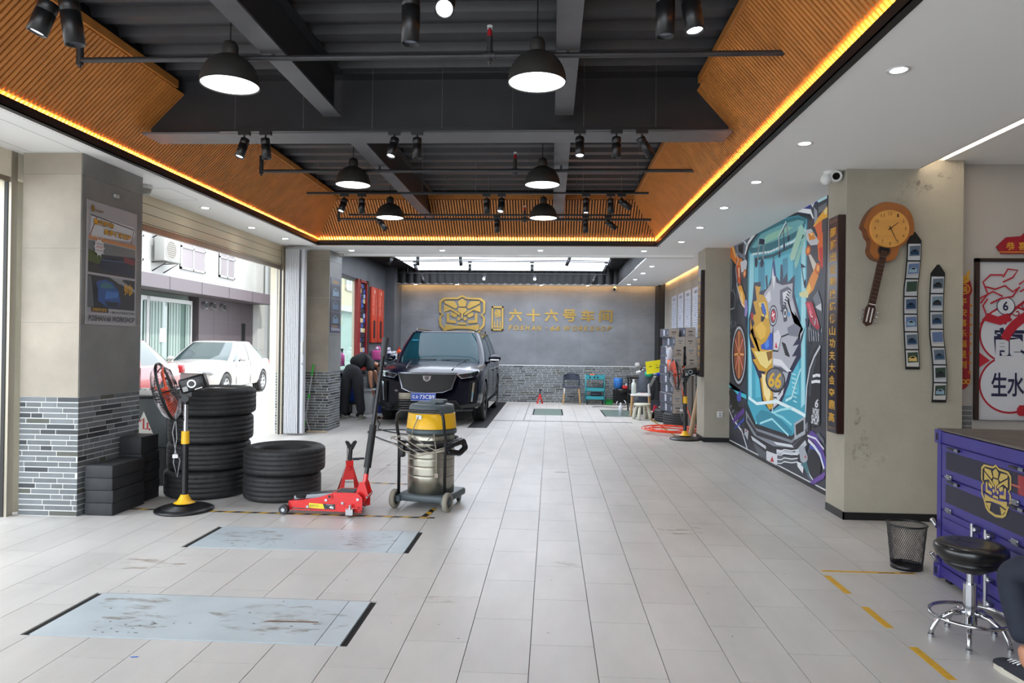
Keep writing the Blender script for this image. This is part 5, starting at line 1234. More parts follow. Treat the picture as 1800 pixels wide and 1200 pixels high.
    N('#e8f4f6',0.05,1.354,2.522,1.457,2.827,1.677,2.794,1.59,2.495)
    N('#1a1e40',0.03,1.364,2.572,1.457,2.824,1.677,2.791,1.599,2.535)
    E('#1a1e40',1.3295,2.55,0.0695,0.065)
    E('#1a1e40',1.5775,2.516,0.0715,0.056)
    N('#1a1e40',0.07,1.446,2.815,1.678,2.771)
    N('#e8f4f6',0.04,2.254,2.54,2.257,2.752,2.485,2.88,2.6,2.67)
    N('#1a1e40',0.025,2.273,2.537,2.267,2.743,2.499,2.862,2.591,2.678)
    N('#1a1e40',0.025,2.435,2.605,2.403,2.804)
    E('#1a1e40',2.268,2.545,0.037,0.049)
    E('#1a1e40',2.435,2.605,0.036,0.042)
    E('#1a1e40',2.5865,2.679,0.0345,0.038)
    P('#1a1e40',2.997,2.346,3.151,2.287,3.026,2.294)
    N('#1a1e40',0.02,2.997,2.346,3.099,2.101)
    E('#1a1e40',3.1255,2.113,0.0305,0.049)
    P('#1a1f45',1.228,2.298,1.542,2.278,1.518,2.156,1.771,2.168,1.729,2.333,1.807,2.342,1.838,2.179,1.962,2.294,2.042,2.575,2.158,2.291,2.301,2.208,2.319,2.411,2.378,2.404,2.415,2.22,2.546,2.296,2.571,2.176,2.801,2.241,2.794,2.028,2.994,1.75,2.961,1.501,3.147,1.66,3.017,1.467,3.02,1.336,2.715,1.128,2.643,1.022,2.389,0.778,1.998,0.644,1.624,0.755,1.517,1.02,1.166,1.268,1.01,1.617,1.002,1.824,1.107,1.943,1.045,1.845,1.176,2.079)
    P('#d9a628',1.288,2.25,1.544,2.212,1.464,2.127,1.805,2.077,1.87,1.977,1.924,1.887,2.03,1.695,2.036,1.507,2.034,1.729,2.05,1.23,2.084,0.707,1.949,0.668,1.687,0.779,1.562,1.032,1.801,1.129,1.493,1.137,1.202,1.273,1.354,1.282,1.111,1.431,1.301,1.421,1.061,1.596,1.188,1.675,1.075,1.822,1.089,1.652,1.276,1.75,1.166,1.857,1.342,1.875,1.207,2.043,1.37,2.05)
    P('#f3d163',1.439,2.012,1.713,2.011,1.822,1.892,1.876,1.794,1.612,1.821,1.554,1.906)
    P('#f6df8a',1.268,1.381,1.792,1.385,2.021,1.414,2.014,1.248,1.799,1.167,1.543,1.217)
    P('#8f5f14',1.793,1.375,2.021,1.396,2.024,1.303,1.888,1.263)
    P('#ffe9a6',1.612,1.102,1.894,1.076,1.991,0.857,1.905,0.739,1.716,0.838)
    P('#8a5a14',1.525,1.957,1.742,1.929,1.797,1.846,1.61,1.862)
    P('#2a62c8',1.562,1.996,1.671,1.998,1.78,1.895,1.73,1.816,1.609,1.903)
    P('#14182c',1.557,1.84,1.746,1.816,1.667,1.77,1.57,1.757)
    P('#7a4a10',1.186,1.716,1.344,1.571,1.599,1.51,1.261,1.572)
    P('#f0c14a',1.292,1.693,1.59,1.763,1.783,1.68,1.756,1.566,1.533,1.53)
    P('#b81e2c',1.092,1.895,1.2,1.898,1.226,1.837,1.144,1.789)
    P('#b9bcc6',1.829,1.988,1.667,2.112,1.964,2.216,2.044,2.528,2.16,2.214,2.394,2.162,2.741,2.154,2.729,2.004,2.914,1.767,2.918,1.627,2.994,1.722,2.981,1.501,3.08,1.629,2.756,1.451,2.947,1.467,2.734,1.332,2.88,1.343,2.639,1.168,2.565,1.07,2.28,0.769,2.101,0.7,2.048,1.304,2.081,1.727,1.986,1.523,1.901,1.825)
    P('#f2f3f6',2.011,2.305,2.05,2.488,2.12,2.279,2.076,2.128)
    P('#30489c',2.017,2.446,2.054,2.503,2.139,2.293,2.07,2.299)
    P('#5b5f70',2.304,2.11,2.572,2.132,2.702,2.078,2.576,2.001,2.405,1.803,2.309,1.958)
    P('#e6e8ee',2.397,2.073,2.68,2.094,2.64,2.025,2.448,1.861)
    P('#e9eaf0',1.737,2.074,1.916,2.141,1.97,2.026,1.87,1.985)
    N('#2a2d3c',0.02,2.335,1.867,2.426,1.854)
    N('#2a2d3c',0.02,2.37,1.898,2.461,1.882)
    N('#2a2d3c',0.02,2.406,1.929,2.496,1.91)
    N('#2a2d3c',0.02,2.441,1.959,2.53,1.938)
    N('#2a2d3c',0.02,2.476,1.99,2.564,1.965)
    N('#2a2d3c',0.02,2.51,2.02,2.598,1.992)
    N('#2a2d3c',0.02,2.544,2.05,2.631,2.018)
    N('#2a2d3c',0.02,2.578,2.079,2.665,2.045)
    N('#2a2d3c',0.02,2.612,2.109,2.698,2.071)
    P('#34364a',2.403,1.863,2.49,1.947,2.58,1.869,2.562,1.738,2.452,1.727)
    P('#3fa0e0',2.58,1.854,2.667,1.814,2.647,1.778,2.591,1.795)
    P('#c8cad4',2.62,1.968,2.748,1.932,2.834,1.785,2.708,1.848)
    E('#e8eaf0',2.493,1.829,0.053,0.05)
    E('#20222e',2.493,1.829,0.031,0.03)
    E('#2a2c3c',2.058,1.818,0.167,0.131)
    E('#c9ccd6',2.0585,1.818,0.1425,0.112)
    E('#4a4d5c',2.059,1.818,0.113,0.09)
    E('#d21c3c',2.0605,1.818,0.0835,0.069)
    N('#ffffff',0.02,2.007,1.82,2.114,1.839)
    N('#ffffff',0.02,2.025,1.867,2.101,1.77)
    P('#2458c8',1.568,1.461,1.788,1.508,1.967,1.619,2.038,1.608,2.044,1.405,1.792,1.404,1.602,1.413)
    P('#4f8fe8',1.727,1.471,1.879,1.545,1.912,1.451,1.792,1.413)
    P('#e0e2ea',2.085,1.598,2.253,1.649,2.366,1.558,2.261,1.415,2.119,1.415)
    P('#d21c3c',2.136,1.433,2.179,1.506,2.238,1.424)
    N('#1a1c28',0.02,2.045,1.396,2.261,1.388,2.366,1.558,2.627,1.589,2.871,1.651)
    N('#15161f',0.03,2.395,1.487,2.528,1.46)
    N('#15161f',0.03,2.417,1.462,2.555,1.435)
    N('#15161f',0.03,2.439,1.437,2.581,1.411)
    N('#15161f',0.03,2.461,1.412,2.607,1.387)
    N('#15161f',0.03,2.483,1.388,2.633,1.363)
    N('#15161f',0.03,2.505,1.364,2.659,1.34)
    P('#7d8090',2.574,1.659,2.822,1.703,3.012,1.648,2.921,1.55,2.627,1.572)
    P('#e6e8ee',2.082,1.304,2.374,1.291,2.638,1.193,2.739,1.171,2.588,1.157,2.376,1.22,2.085,1.231)
    P('#565a6a',2.085,1.212,2.376,1.203,2.64,1.142,2.485,1.153,2.098,1.167)
    P('#d9dbe2',2.22,0.909,2.539,1.069,2.439,0.888,2.224,0.765,2.112,0.719,2.136,0.867)
    N('#22242f',0.02,2.109,0.829,2.222,0.837,2.236,0.766)
    N('#22242f',0.02,2.277,0.877,2.385,0.92)
    E('#1d1f2a',2.154,1.042,0.375,0.149)
    E('#7b7e86',2.1575,1.051,0.3295,0.127)
    N('#2d3038',0.012,1.849,1.149,1.857,0.914)
    N('#2d3038',0.012,1.97,1.153,1.977,0.921)
    N('#2d3038',0.012,2.087,1.157,2.094,0.928)
    N('#2d3038',0.012,2.201,1.161,2.208,0.935)
    N('#2d3038',0.012,2.312,1.165,2.319,0.942)
    N('#2d3038',0.012,2.42,1.169,2.427,0.949)
    T('66',1.898,0.948,0.485,0.188,'#e2b22c')
    E('#14151c',0.502,1.321,0.422,0.447)
    E('#a9adb6',0.5055,1.321,0.3735,0.414)
    E('#1b1c24',0.5085,1.321,0.3245,0.375)
    E('#8b4a2c',0.5275,1.332,0.2745,0.348)
    N('#d98a4a',0.03,0.535,1.332,0.522,1.669)
    N('#e8c080',0.012,0.518,1.354,0.498,1.659)
    N('#c23a5a',0.03,0.535,1.332,0.733,1.558)
    N('#e8c080',0.012,0.518,1.354,0.71,1.548)
    N('#d98a4a',0.03,0.535,1.332,0.787,1.335)
    N('#e8c080',0.012,0.518,1.354,0.764,1.324)
    N('#c23a5a',0.03,0.535,1.332,0.748,1.133)
    N('#e8c080',0.012,0.518,1.354,0.725,1.122)
    N('#d98a4a',0.03,0.535,1.332,0.548,0.997)
    N('#e8c080',0.012,0.518,1.354,0.524,0.985)
    N('#c23a5a',0.03,0.535,1.332,0.345,1.12)
    N('#e8c080',0.012,0.518,1.354,0.321,1.108)
    N('#d98a4a',0.03,0.535,1.332,0.27,1.329)
    N('#e8c080',0.012,0.518,1.354,0.245,1.318)
    N('#c23a5a',0.03,0.535,1.332,0.32,1.563)
    N('#e8c080',0.012,0.518,1.354,0.295,1.552)
    E('#d0803c',0.5345,1.332,0.0565,0.057)
    E('#3a1e18',0.535,1.332,0.024,0.026)
    P('#2b2f8a',-0.25,1.359,-0.126,1.29,-0.065,0.9,0.202,0.869,0.117,0.819,-0.155,0.849)
    P('#39b8c8',-0.251,0.937,-0.154,0.826,0.373,0.835,0.928,0.784,0.931,0.722,0.459,0.752)
    P('#4653b0',0.459,0.752,0.658,0.83,0.663,0.681,0.339,0.633)
    P('#101116',-0.06,0.786,0.333,0.788,0.547,0.585,0.859,0.612,0.786,0.521,0.216,0.512)
    N('#d5d8dd',0.03,-0.226,0.775,-0.05,0.534,0.221,0.378,0.718,0.259,1.03,0.028)
    N('#8d9098',0.02,-0.203,0.66,-0.093,0.703)
    N('#8d9098',0.02,-0.071,0.596,0.035,0.639)
    N('#8d9098',0.02,0.058,0.534,0.161,0.577)
    N('#8d9098',0.02,0.183,0.473,0.284,0.516)
    N('#8d9098',0.02,0.305,0.413,0.404,0.456)
    N('#8d9098',0.02,0.425,0.355,0.522,0.398)
    N('#8d9098',0.02,0.542,0.298,0.636,0.341)
    N('#8d9098',0.02,0.656,0.243,0.748,0.286)
    N('#8d9098',0.02,0.768,0.189,0.858,0.232)
    N('#5a3c8c',0.05,0.241,0.313,0.322,0.411)
    N('#3a50a8',0.03,0.354,0.248,0.41,0.299)
    N('#5a3c8c',0.05,0.317,0.341,0.397,0.438)
    N('#3a50a8',0.03,0.42,0.271,0.476,0.324)
    N('#5a3c8c',0.05,0.391,0.369,0.47,0.465)
    N('#3a50a8',0.03,0.485,0.294,0.54,0.348)
    N('#5a3c8c',0.05,0.465,0.397,0.543,0.491)
    N('#3a50a8',0.03,0.549,0.317,0.603,0.372)
    N('#5a3c8c',0.05,0.537,0.424,0.614,0.518)
    N('#3a50a8',0.03,0.613,0.339,0.666,0.396)
    N('#5a3c8c',0.05,0.608,0.45,0.684,0.543)
    N('#3a50a8',0.03,0.675,0.361,0.728,0.42)
    N('#5a3c8c',0.05,0.679,0.477,0.754,0.569)
    N('#3a50a8',0.03,0.737,0.382,0.789,0.443)
    N('#5a3c8c',0.05,0.748,0.502,0.822,0.594)
    N('#3a50a8',0.03,0.798,0.404,0.849,0.466)
    N('#5a3c8c',0.05,0.817,0.528,0.889,0.618)
    N('#3a50a8',0.03,0.859,0.425,0.909,0.489)
    P('#1c1f28',0.82,0.65,1.37,0.417,2.759,0.445,3.216,0.702,3.325,0.635,3.308,0.476,3.183,0.299,3.051,0.181,2.862,0.25,1.834,0.091,1.241,0.14,0.872,0.277)
    P('#7f868f',0.899,0.573,1.371,0.377,2.761,0.403,3.239,0.657,3.241,0.562,2.763,0.319,2.127,0.246,1.306,0.27,0.942,0.411)
    P('#2a2e38',0.976,0.497,1.44,0.346,2.761,0.369,3.219,0.591,3.22,0.551,2.763,0.327,1.442,0.287,0.978,0.435)
    P('#d7dce0',2.125,0.3,2.762,0.352,2.836,0.329,2.239,0.279)
    P('#aab0b8',2.828,0.596,3.172,0.714,3.177,0.522,2.857,0.416)
    P('#14161c',2.877,0.585,3.128,0.669,3.132,0.549,2.904,0.472)
    P('#c3c8ce',1.166,0.252,1.83,0.204,1.832,0.166,1.239,0.201)
    P('#c3c8ce',2.241,0.226,2.861,0.283,3.178,0.458,3.223,0.417,2.956,0.264,2.242,0.172)
    P('#54595f',1.24,0.18,1.833,0.128,2.957,0.231,2.912,0.174,2.246,0.064,1.838,-0.022,1.517,0.042)
    N('#dfe3e8',0.012,2.241,0.208,2.405,0.225,2.511,0.262,2.764,0.285,2.955,0.323)
    N('#dfe3e8',0.012,2.243,0.163,2.407,0.181,2.512,0.218,2.765,0.243,2.956,0.282)
    N('#dfe3e8',0.012,2.244,0.109,2.408,0.128,2.513,0.166,2.766,0.193,2.957,0.233)
    N('#dfe3e8',0.012,2.246,0.064,2.41,0.084,2.515,0.123,2.768,0.151,2.958,0.192)
    N('#e6f7fa',0.04,1.04,0.751,1.428,0.7,2.224,0.792,2.848,0.749,3.18,0.715)
    N('#8edbe6',0.03,1.383,0.438,1.631,0.542,2.057,0.641,2.447,0.625,2.756,0.571)
    N('#cdeff4',0.03,2.057,0.641,2.084,0.707)
    P('#2489a2',1.379,0.537,1.627,0.639,2.115,0.637,2.449,0.572,2.758,0.504,2.759,0.453,1.437,0.444)
    N('#a8e6ee',0.025,2.086,0.643,2.391,0.708,2.751,0.757)
    N('#a8e6ee',0.025,2.059,0.567,2.66,0.441)
    N('#a8e6ee',0.025,2.059,0.567,1.568,0.458)
    N('#bfeef4',0.03,2.546,0.826,2.747,0.875,2.888,1.052,3.024,1.206)
    N('#bfe9f0',0.014,2.797,0.845,2.917,0.838)
    N('#bfe9f0',0.014,2.786,0.895,2.911,0.887)
    N('#bfe9f0',0.014,2.775,0.945,2.905,0.936)
    N('#bfe9f0',0.014,2.764,0.995,2.899,0.986)
    N('#bfe9f0',0.014,2.752,1.045,2.893,1.035)
    N('#bfe9f0',0.014,2.741,1.095,2.887,1.085)
    N('#bfe9f0',0.014,2.73,1.145,2.881,1.134)
    P('#d3d5da',1.851,0.15,2.27,0.167,2.275,0.024,1.855,0.009)
    P('#b91c28',2.005,0.043,2.084,0.12,2.155,0.059)
    P('#a5abb3',2.977,0.35,3.135,0.404,3.27,0.281,3.185,0.204,3.05,0.214)
    P('#b91c28',3.161,0.272,3.191,0.308,3.218,0.276)
    P('#a5abb3',0.87,0.319,1.057,0.3,1.024,0.172,0.858,0.234)
    P('#b91c28',0.909,0.272,0.946,0.307,0.977,0.273)
    P('#e6e8ec',2.935,0.195,3.141,0.196,3.121,0.096,2.96,0.141)
    N('#4f5866',0.06,3.185,0.204,3.275,0.108,3.444,0.047)
    N('#cfd4da',0.02,3.229,0.211,3.317,0.116,3.444,0.07)
    P('#191a22',3.214,0.782,3.245,1.26,3.41,1.42,3.57,1.466,3.59,0.664,3.389,0.611)
    N('#c9cdd3',0.03,3.18,0.746,3.208,1.02,3.289,1.214,3.412,1.342,3.571,1.451)
    P('#3c4048',3.253,0.944,3.311,1.183,3.433,1.327,3.486,1.328,3.375,1.155,3.318,0.917)
    N('#e4e6ea',0.03,3.343,1.078,3.459,1.093,3.579,1.095)
    N('#e4e6ea',0.03,3.375,1.139,3.478,1.156,3.578,1.155)
    N('#5e4096',0.06,3.273,0.487,3.357,0.56)
    N('#5e4096',0.06,3.308,0.49,3.39,0.562)
    N('#5e4096',0.06,3.342,0.489,3.423,0.561)
    N('#5e4096',0.06,3.375,0.485,3.456,0.555)
    N('#5e4096',0.06,3.409,0.477,3.489,0.546)
    N('#5e4096',0.06,3.442,0.466,3.521,0.533)
    N('#5e4096',0.06,3.475,0.452,3.554,0.516)
    N('#5e4096',0.06,3.508,0.435,3.586,0.496)
    N('#5e4096',0.06,3.54,0.415,3.618,0.472)
    N('#5e4096',0.06,3.573,0.391,3.65,0.444)
    N('#5e4096',0.06,3.605,0.364,3.681,0.413)
    N('#5e4096',0.06,3.637,0.335,3.713,0.379)
    N('#5e4096',0.06,3.669,0.302,3.744,0.342)
    N('#5e4096',0.06,3.7,0.266,3.775,0.301)
    N('#3c49ac',0.04,3.31,0.397,3.368,0.443)
    N('#3c49ac',0.04,3.344,0.401,3.401,0.446)
    N('#3c49ac',0.04,3.377,0.401,3.434,0.446)
    N('#3c49ac',0.04,3.411,0.398,3.467,0.442)
    N('#3c49ac',0.04,3.444,0.392,3.5,0.436)
    N('#3c49ac',0.04,3.477,0.383,3.532,0.426)
    N('#3c49ac',0.04,3.509,0.371,3.564,0.413)
    N('#3c49ac',0.04,3.542,0.356,3.596,0.397)
    N('#3c49ac',0.04,3.574,0.338,3.628,0.378)
    N('#3c49ac',0.04,3.606,0.318,3.66,0.356)
    N('#3c49ac',0.04,3.638,0.294,3.691,0.332)
    N('#3c49ac',0.04,3.669,0.268,3.722,0.304)
    N('#dfe2e6',0.035,3.265,0.47,3.435,0.431,3.597,0.363,3.697,0.245)
    N('#dfe2e6',0.02,3.243,0.515,3.474,0.513,3.692,0.437)
    E('#1d1e26',3.4345,0.246,0.1845,0.146)
    N('#6a4a9a',0.04,3.341,0.019,3.402,0.07)
    N('#6a4a9a',0.04,3.378,0.034,3.439,0.086)
    N('#6a4a9a',0.04,3.415,0.049,3.476,0.102)
    N('#6a4a9a',0.04,3.452,0.064,3.512,0.118)
    N('#6a4a9a',0.04,3.488,0.078,3.547,0.134)
    N('#6a4a9a',0.04,3.524,0.093,3.583,0.149)
    N('#6a4a9a',0.04,3.56,0.107,3.618,0.165)
    N('#6a4a9a',0.04,3.595,0.121,3.652,0.18)
    N('#6a4a9a',0.04,3.63,0.135,3.687,0.195)
    N('#6a4a9a',0.04,3.665,0.149,3.721,0.21)
    P('#5d646e',3.472,0.559,3.552,0.584,3.694,0.527,3.695,0.482)
    P('#3f747c',3.051,0.181,3.228,0.243,3.318,0.1,3.142,0.164)
    N('#c9cdd3',0.02,-0.121,0.02,1.248,-0.06,2.572,-0.072,3.703,0.008)
    T('6',3.445,0.826,0.089,0.092,'#d8dae0')
    T('WORK',3.385,0.743,0.179,0.077,'#d8dae0')
    T('SHOP',3.346,0.653,0.212,0.093,'#d8dae0')
    P('#b0213a',3.142,1.914,3.234,1.922,3.35,1.901,3.556,1.644,3.506,1.611,3.313,1.684)
    P('#d8506a',3.187,1.898,3.271,1.899,3.363,1.788,3.311,1.764)
    N('#f0d8dc',0.015,3.273,1.819,3.311,1.764,3.364,1.749)
    P('#6f7680',3.359,1.947,3.496,2.015,3.6,1.879,3.602,1.777,3.466,1.848)
    P('#d0d4da',3.431,1.85,3.583,1.88,3.602,1.803,3.501,1.821)
    N('#9ba2ac',0.02,3.26,1.646,3.281,1.499)
    N('#9ba2ac',0.02,3.325,1.631,3.346,1.498)
    N('#9ba2ac',0.02,3.389,1.616,3.409,1.498)
    N('#9ba2ac',0.02,3.451,1.602,3.471,1.497)
    N('#9ba2ac',0.02,3.513,1.588,3.532,1.497)
    P('#1d2048',3.145,1.741,3.241,1.737,3.243,1.673,3.183,1.643)
    P('#e7812a',-0.148,2.98,0.153,2.966,0.34,2.771,0.652,2.676,0.723,2.523,0.486,2.586,0.273,2.666,-0.026,2.798)
    P('#f3c07a',0.043,2.963,0.176,2.951,0.341,2.752,0.27,2.742)
    P('#cfd3d8',0.552,2.652,0.848,2.652,0.912,2.609,0.853,2.492,0.625,2.498)
    P('#d2541e',0.331,2.641,0.554,2.597,0.598,2.318,0.439,2.369)
    P('#efc8a0',0.431,2.592,0.528,2.572,0.533,2.434,0.478,2.439)
    P('#f0a52a',0.442,2.314,0.632,2.316,0.821,2.139,0.828,1.969,0.676,2.023,0.537,2.14)
    P('#fbe08a',0.567,2.248,0.669,2.204,0.74,2.055,0.64,2.097)
    E('#c9682c',0.7895,2.463,0.0845,0.061)
    E('#f0b070',0.79,2.463,0.045,0.032)
    N('#e9edf2',0.02,0.339,2.808,0.448,2.701,0.311,2.606,0.392,2.336,0.641,2.061,0.872,1.967)
    N('#1a1f45',0.025,0.378,2.71,0.277,2.572,0.37,2.376)
    P('#8d83c0',0.803,2.104,0.931,2.078,0.968,1.936,0.896,1.851,0.812,1.872)
    P('#1a1f45',0.845,1.835,0.908,1.85,0.925,1.726,0.863,1.71)
    N('#b5bcc6',0.012,0.055,1.653,0.008,1.613)
    N('#7f8792',0.02,3.544,1.573,3.533,1.539)
    N('#7f8792',0.02,0.039,1.563,0.077,1.51)
    N('#b5bcc6',0.012,3.378,1.548,3.399,1.504)
    N('#b5bcc6',0.02,3.445,1.736,3.424,1.662)
    N('#4b505c',0.02,3.278,1.71,3.3,1.656)
    N('#b5bcc6',0.012,3.419,1.706,3.405,1.667)
    N('#b5bcc6',0.02,-0.058,1.76,-0.032,1.709)
    N('#4b505c',0.02,-0.058,1.576,-0.083,1.51)
    N('#b5bcc6',0.012,3.487,1.728,3.507,1.665)
    N('#7f8792',0.012,3.532,1.614,3.524,1.579)
    N('#7f8792',0.02,3.285,1.692,3.301,1.614)
    N('#7f8792',0.02,0.058,1.813,0.105,1.707)
    N('#b5bcc6',0.02,0.042,1.867,0.001,1.8)
    N('#7f8792',0.02,0.057,1.939,0.022,1.842)
    N('#b5bcc6',0.012,3.605,1.624,3.602,1.588)
    N('#4b505c',0.012,-0.063,1.648,-0.047,1.567)
    N('#4b505c',0.02,0.053,1.929,0.088,1.858)
    N('#b5bcc6',0.02,0.132,1.843,0.08,1.774)
    N('#7f8792',0.02,0.215,1.766,0.181,1.726)
    N('#7f8792',0.02,3.358,1.731,3.379,1.696)
    N('#7f8792',0.02,0.327,1.807,0.383,1.719)
    N('#7f8792',0.012,0.137,1.902,0.122,1.815)
    N('#4b505c',0.02,3.547,1.637,3.54,1.591)
    N('#4b505c',0.012,3.306,1.52,3.282,1.446)
    N('#7f8792',0.012,0.269,1.827,0.293,1.754)
    pr.build('printed_image', None, t)
mural()
# ================================================================ PURPLE TOOL CABINET, STOOL, BIN, SEATED PERSON
m_pur = mat('cabinet_purple', '#322a74', .4, var=.06, scale=4); m_mesh = mat('dark_perforated_panel', '#15132a', .45)
def cabinet():
    # front face runs from the far-left corner (2.41, 4.55) towards the right foreground
    ang = math.radians(-94)
    t = thing('tool_cabinet', 'purple container style tool cabinet with gold lion print and wooden top at the right edge', 'cabinet', (2.415, 4.53, 0), 0)
    u = Vector((math.cos(ang), math.sin(ang), 0)); Mx = basis((0, 0, 0), u, (0, 0, 1), (u.cross(Vector((0, 0, 1)))))
    if Mx.col[2].y > 0: pass
    n = Vector((-math.sin(-ang), 0, 0))
    F = Mx      # local x along the front, y up, z outward (towards the room)
    L_, D_, H_ = 1.1, .75, .93
    MB(F).box((0, .06, -D_), (L_, .9, -.012), m_pur).build('body', None, t)
    fr = MB(F)
    for x in (0, L_-.05): fr.box((x, .03, -.05), (x+.05, H_-.03, .0), m_pur)
    fr.box((0, H_-.075, -.05), (L_, H_-.01, .006), m_pur).box((0, .04, -.05), (L_, .1, .004), m_pur).box((0, .03, -D_), (.05, H_-.03, -D_+.05), m_pur); fr.build('frame', None, t)
    for x in (-.01, L_-.06):
        for y in (.02, H_-.085): cn = MB(F); cn.rbox((x, y, -.075), (x+.07, y+.085, .014), .004, m_pur).box((x+.022, y+.02, .014), (x+.048, y+.062, .0145), m_blkm).build('corner_casting', None, t)
    MB(F).box((.0, H_-.005, -D_-.01), (L_, H_+.006, .0), mat('worktop_wood', '#57504a', .6, var=.25, scale=3, stretch=(6, 1.5, 1))).build('worktop', None, t)
    GY = '#ad9448'
    for k, (y0, y1, lb) in enumerate(((.655, .845, 'a'), (.455, .645, 'b'))):
        d = MB(F).box((.07, y0, -.012), (L_-.07, y1, .004), m_pur).build('drawer_door', None, t)
        MB(F).box((.12, y0+.045, .004), (L_-.11, y1-.035, .0045), m_mesh).build('window_panel', None, d)
        for x in (.16, .8): hd = MB(F); hd.rbox((x, y1-.02, .004), (x+.13, y1-.006, .02), .003, mat('handle_black_metal', '#1b1a1c', .3, .6)).box((x+.09, y1-.022, .02), (x+.13, y1-.004, .022), m_steel).build('handle', None, d)
        for x in (.17, .85): lt = MB(F); lt.rbox((x-.03, y0-.012, .004), (x+.03, y0+.018, .016), .004, m_steel).cyl((x-.03, y0+.003, .018), (x+.03, y0+.003, .018), .005, None, 8, m_steel).build('hinge', None, d)
    for k, x0 in enumerate((.07, .56)):
        x1 = x0+.47; d = MB(F).box((x0, .11, -.012), (x1, .44, .0), m_pur).build('lower_door', None, t)
        rb = MB(F)
        for j in range(4): y = .135+j*.075; rb.prism([(x0+.03, y), (x1-.03, y), (x1-.03, y+.045), (x0+.03, y+.045)], .012, m_pur, z0=0)
        rb.build('corrugation', None, d)
    for x in (.48, .62):
        q = MB(F).cyl((x, .05, .03), (x, .46, .03), .010, None, 10, m_chr).build('lock_bar', None, t)
        br = MB(F)
        for y in (.07, .2, .43): br.rbox((x-.03, y-.012, .0), (x+.03, y+.012, .03), .004, m_steel).ell((x+.03, y, .03), .014, 10, m_chr)
        br.build('bracket', None, q)
    br = MB(F)
    for y in (.15, .36): br.cyl((-.01, y, .02), (.07, y-.02, .03), .012, None, 8, m_chr).ell((-.01, y, .02), .016, 10, m_chr)
    br.build('side_latch', None, t)
    # gold lion print spread over both drawer doors
    em = MB(F @ Matrix.Translation((.665, .69, .0062)))
    emblem_ring(em, .145, .125, .09, .0004, col(GY, .4))
    for P in emblem_polys(): em.prism([(x*.14, y*.125) for x, y in P], .0004, col(GY, .4))
    em.build('lion_print', None, t)
    ob = MB(F)
    ob.rbox((.86, .70, .0), (1.02, .80, .0048), .002, col('#8c1420', .4)).box((.8, .735, .0), (.88, .745, .005), col('#a04a40', .4)); ob.build('red_tool_box_print', None, t)
    MB(F).rbox((.95, .49, 0), (1.02, .60, .0048), .002, col('#1442a8', .4)).build('blue_tool_box_print', None, t)
    ft = MB(F)
    for x in (.05, L_-.1): ft.box((x, 0, -.1), (x+.06, .03, -.03), m_blk).box((x, 0, -D_+.03), (x+.06, .03, -D_+.1), m_blk)
    ft.build('foot', None, t)
    return F
CF = cabinet()
def onF(x, y, z): return Vector((2.415, 4.53, 0)) + (CF @ Vector((x, y, z)))
pz = onF(.72, .937, -.3)
t = thing('notebook', 'white notebook with a yellow edged box on the purple cabinet top', 'notebook', tuple(pz), -1.0)
MB().rbox((0, 0, 0), (.22, .15, .012), .003, m_camw).build('cover', None, t)
t = thing('small_carton', 'yellow topped small carton lying at the back of the purple cabinet top', 'carton', tuple(onF(.45, .937, -.48)), -1.0)
MB().rbox((0, 0, 0), (.16, .1, .03), .003, col('#7c7568')).box((.002, .002, .03), (.158, .098, .036), col('#c8a050')).build('box', None, t)

# wire bin
t = thing('wire_bin', 'black wire mesh waste bin beside the purple cabinet', 'bin', (2.335, 4.735, 0))
mb = MB(); R0, R1, H_ = .092, .118, .285; N = 56
for i in range(N):
    a = 2*PI*i/N
    for s_ in (1, -1):
        mb.tube([((R0+(R1-R0)*f)*math.cos(a+s_*f*1.2), (R0+(R1-R0)*f)*math.sin(a+s_*f*1.2), .01+H_*f*.96) for f in (0, .25, .5, .75, 1)], .0011, 4, m_fb)
q = mb.build('mesh_wall', None, t)
MB().lathe([(R0-.002, 0), (R0+.003, 0), (R0+.003, .03), (R0, .03)], 40, m_fb, closed=True).cyl((0, 0, .002), (0, 0, .006), R0, None, 40, m_fb).build('base', None, t)
MB().tube([(R1*math.cos(2*PI*i/40), R1*math.sin(2*PI*i/40), H_) for i in range(40)], .006, 8, m_fb, closed=True).build('rim', None, t)

# stool
m_seat = mat('black_leatherette', '#0f0f10', .3, coat=.2)
def stool(label, loc, zs=.45, rz=0, big=True, mats=None):
    t = thing('swivel_stool', label, 'stool', loc, rz); ch = mats or m_chr
    MB().lathe([(0, zs-.075), (.12, zs-.075), (.148, zs-.06), (.16, zs-.03), (.158, zs-.008), (.14, zs+.008), (.1, zs+.01), (0, zs+.006)], 48, m_seat).build('seat', None, t)
    MB().lathe([(0, zs-.13), (.06, zs-.13), (.11, zs-.1), (.13, zs-.076), (0, zs-.076)], 32, m_fb).build('under_seat', None, t)
    MB().tube([(.05, 0, zs-.11), (.15, -.1, zs-.12), (.19, -.13, zs-.12)], .006, 8, ch).build('height_lever', None, t)
    MB().cyl((0, 0, .07), (0, 0, .28), .03, None, 24, ch).cyl((0, 0, .28), (0, 0, zs-.12), .016, None, 16, ch).build('gas_column', None, t)
    for i in range(5 if big else 4):
        a = 2*PI*i/(5 if big else 4)+.4; c, s_ = math.cos(a), math.sin(a)
        MB().tube([(.02*c, .02*s_, .14), (.08*c, .08*s_, .13), (.14*c, .14*s_, .09), (.165*c, .165*s_, .04), (.17*c, .17*s_, .014)], [.014, .013, .012, .011, .012], 10, ch).cyl((.17*c, .17*s_, 0), (.17*c, .17*s_, .016), .014, None, 12, ch).build('leg', None, t)
    if big: MB().tube([(.175*math.cos(2*PI*i/48), .175*math.sin(2*PI*i/48), .125) for i in range(48)], .0095, 10, ch, closed=True).build('foot_ring', None, t)
    return t
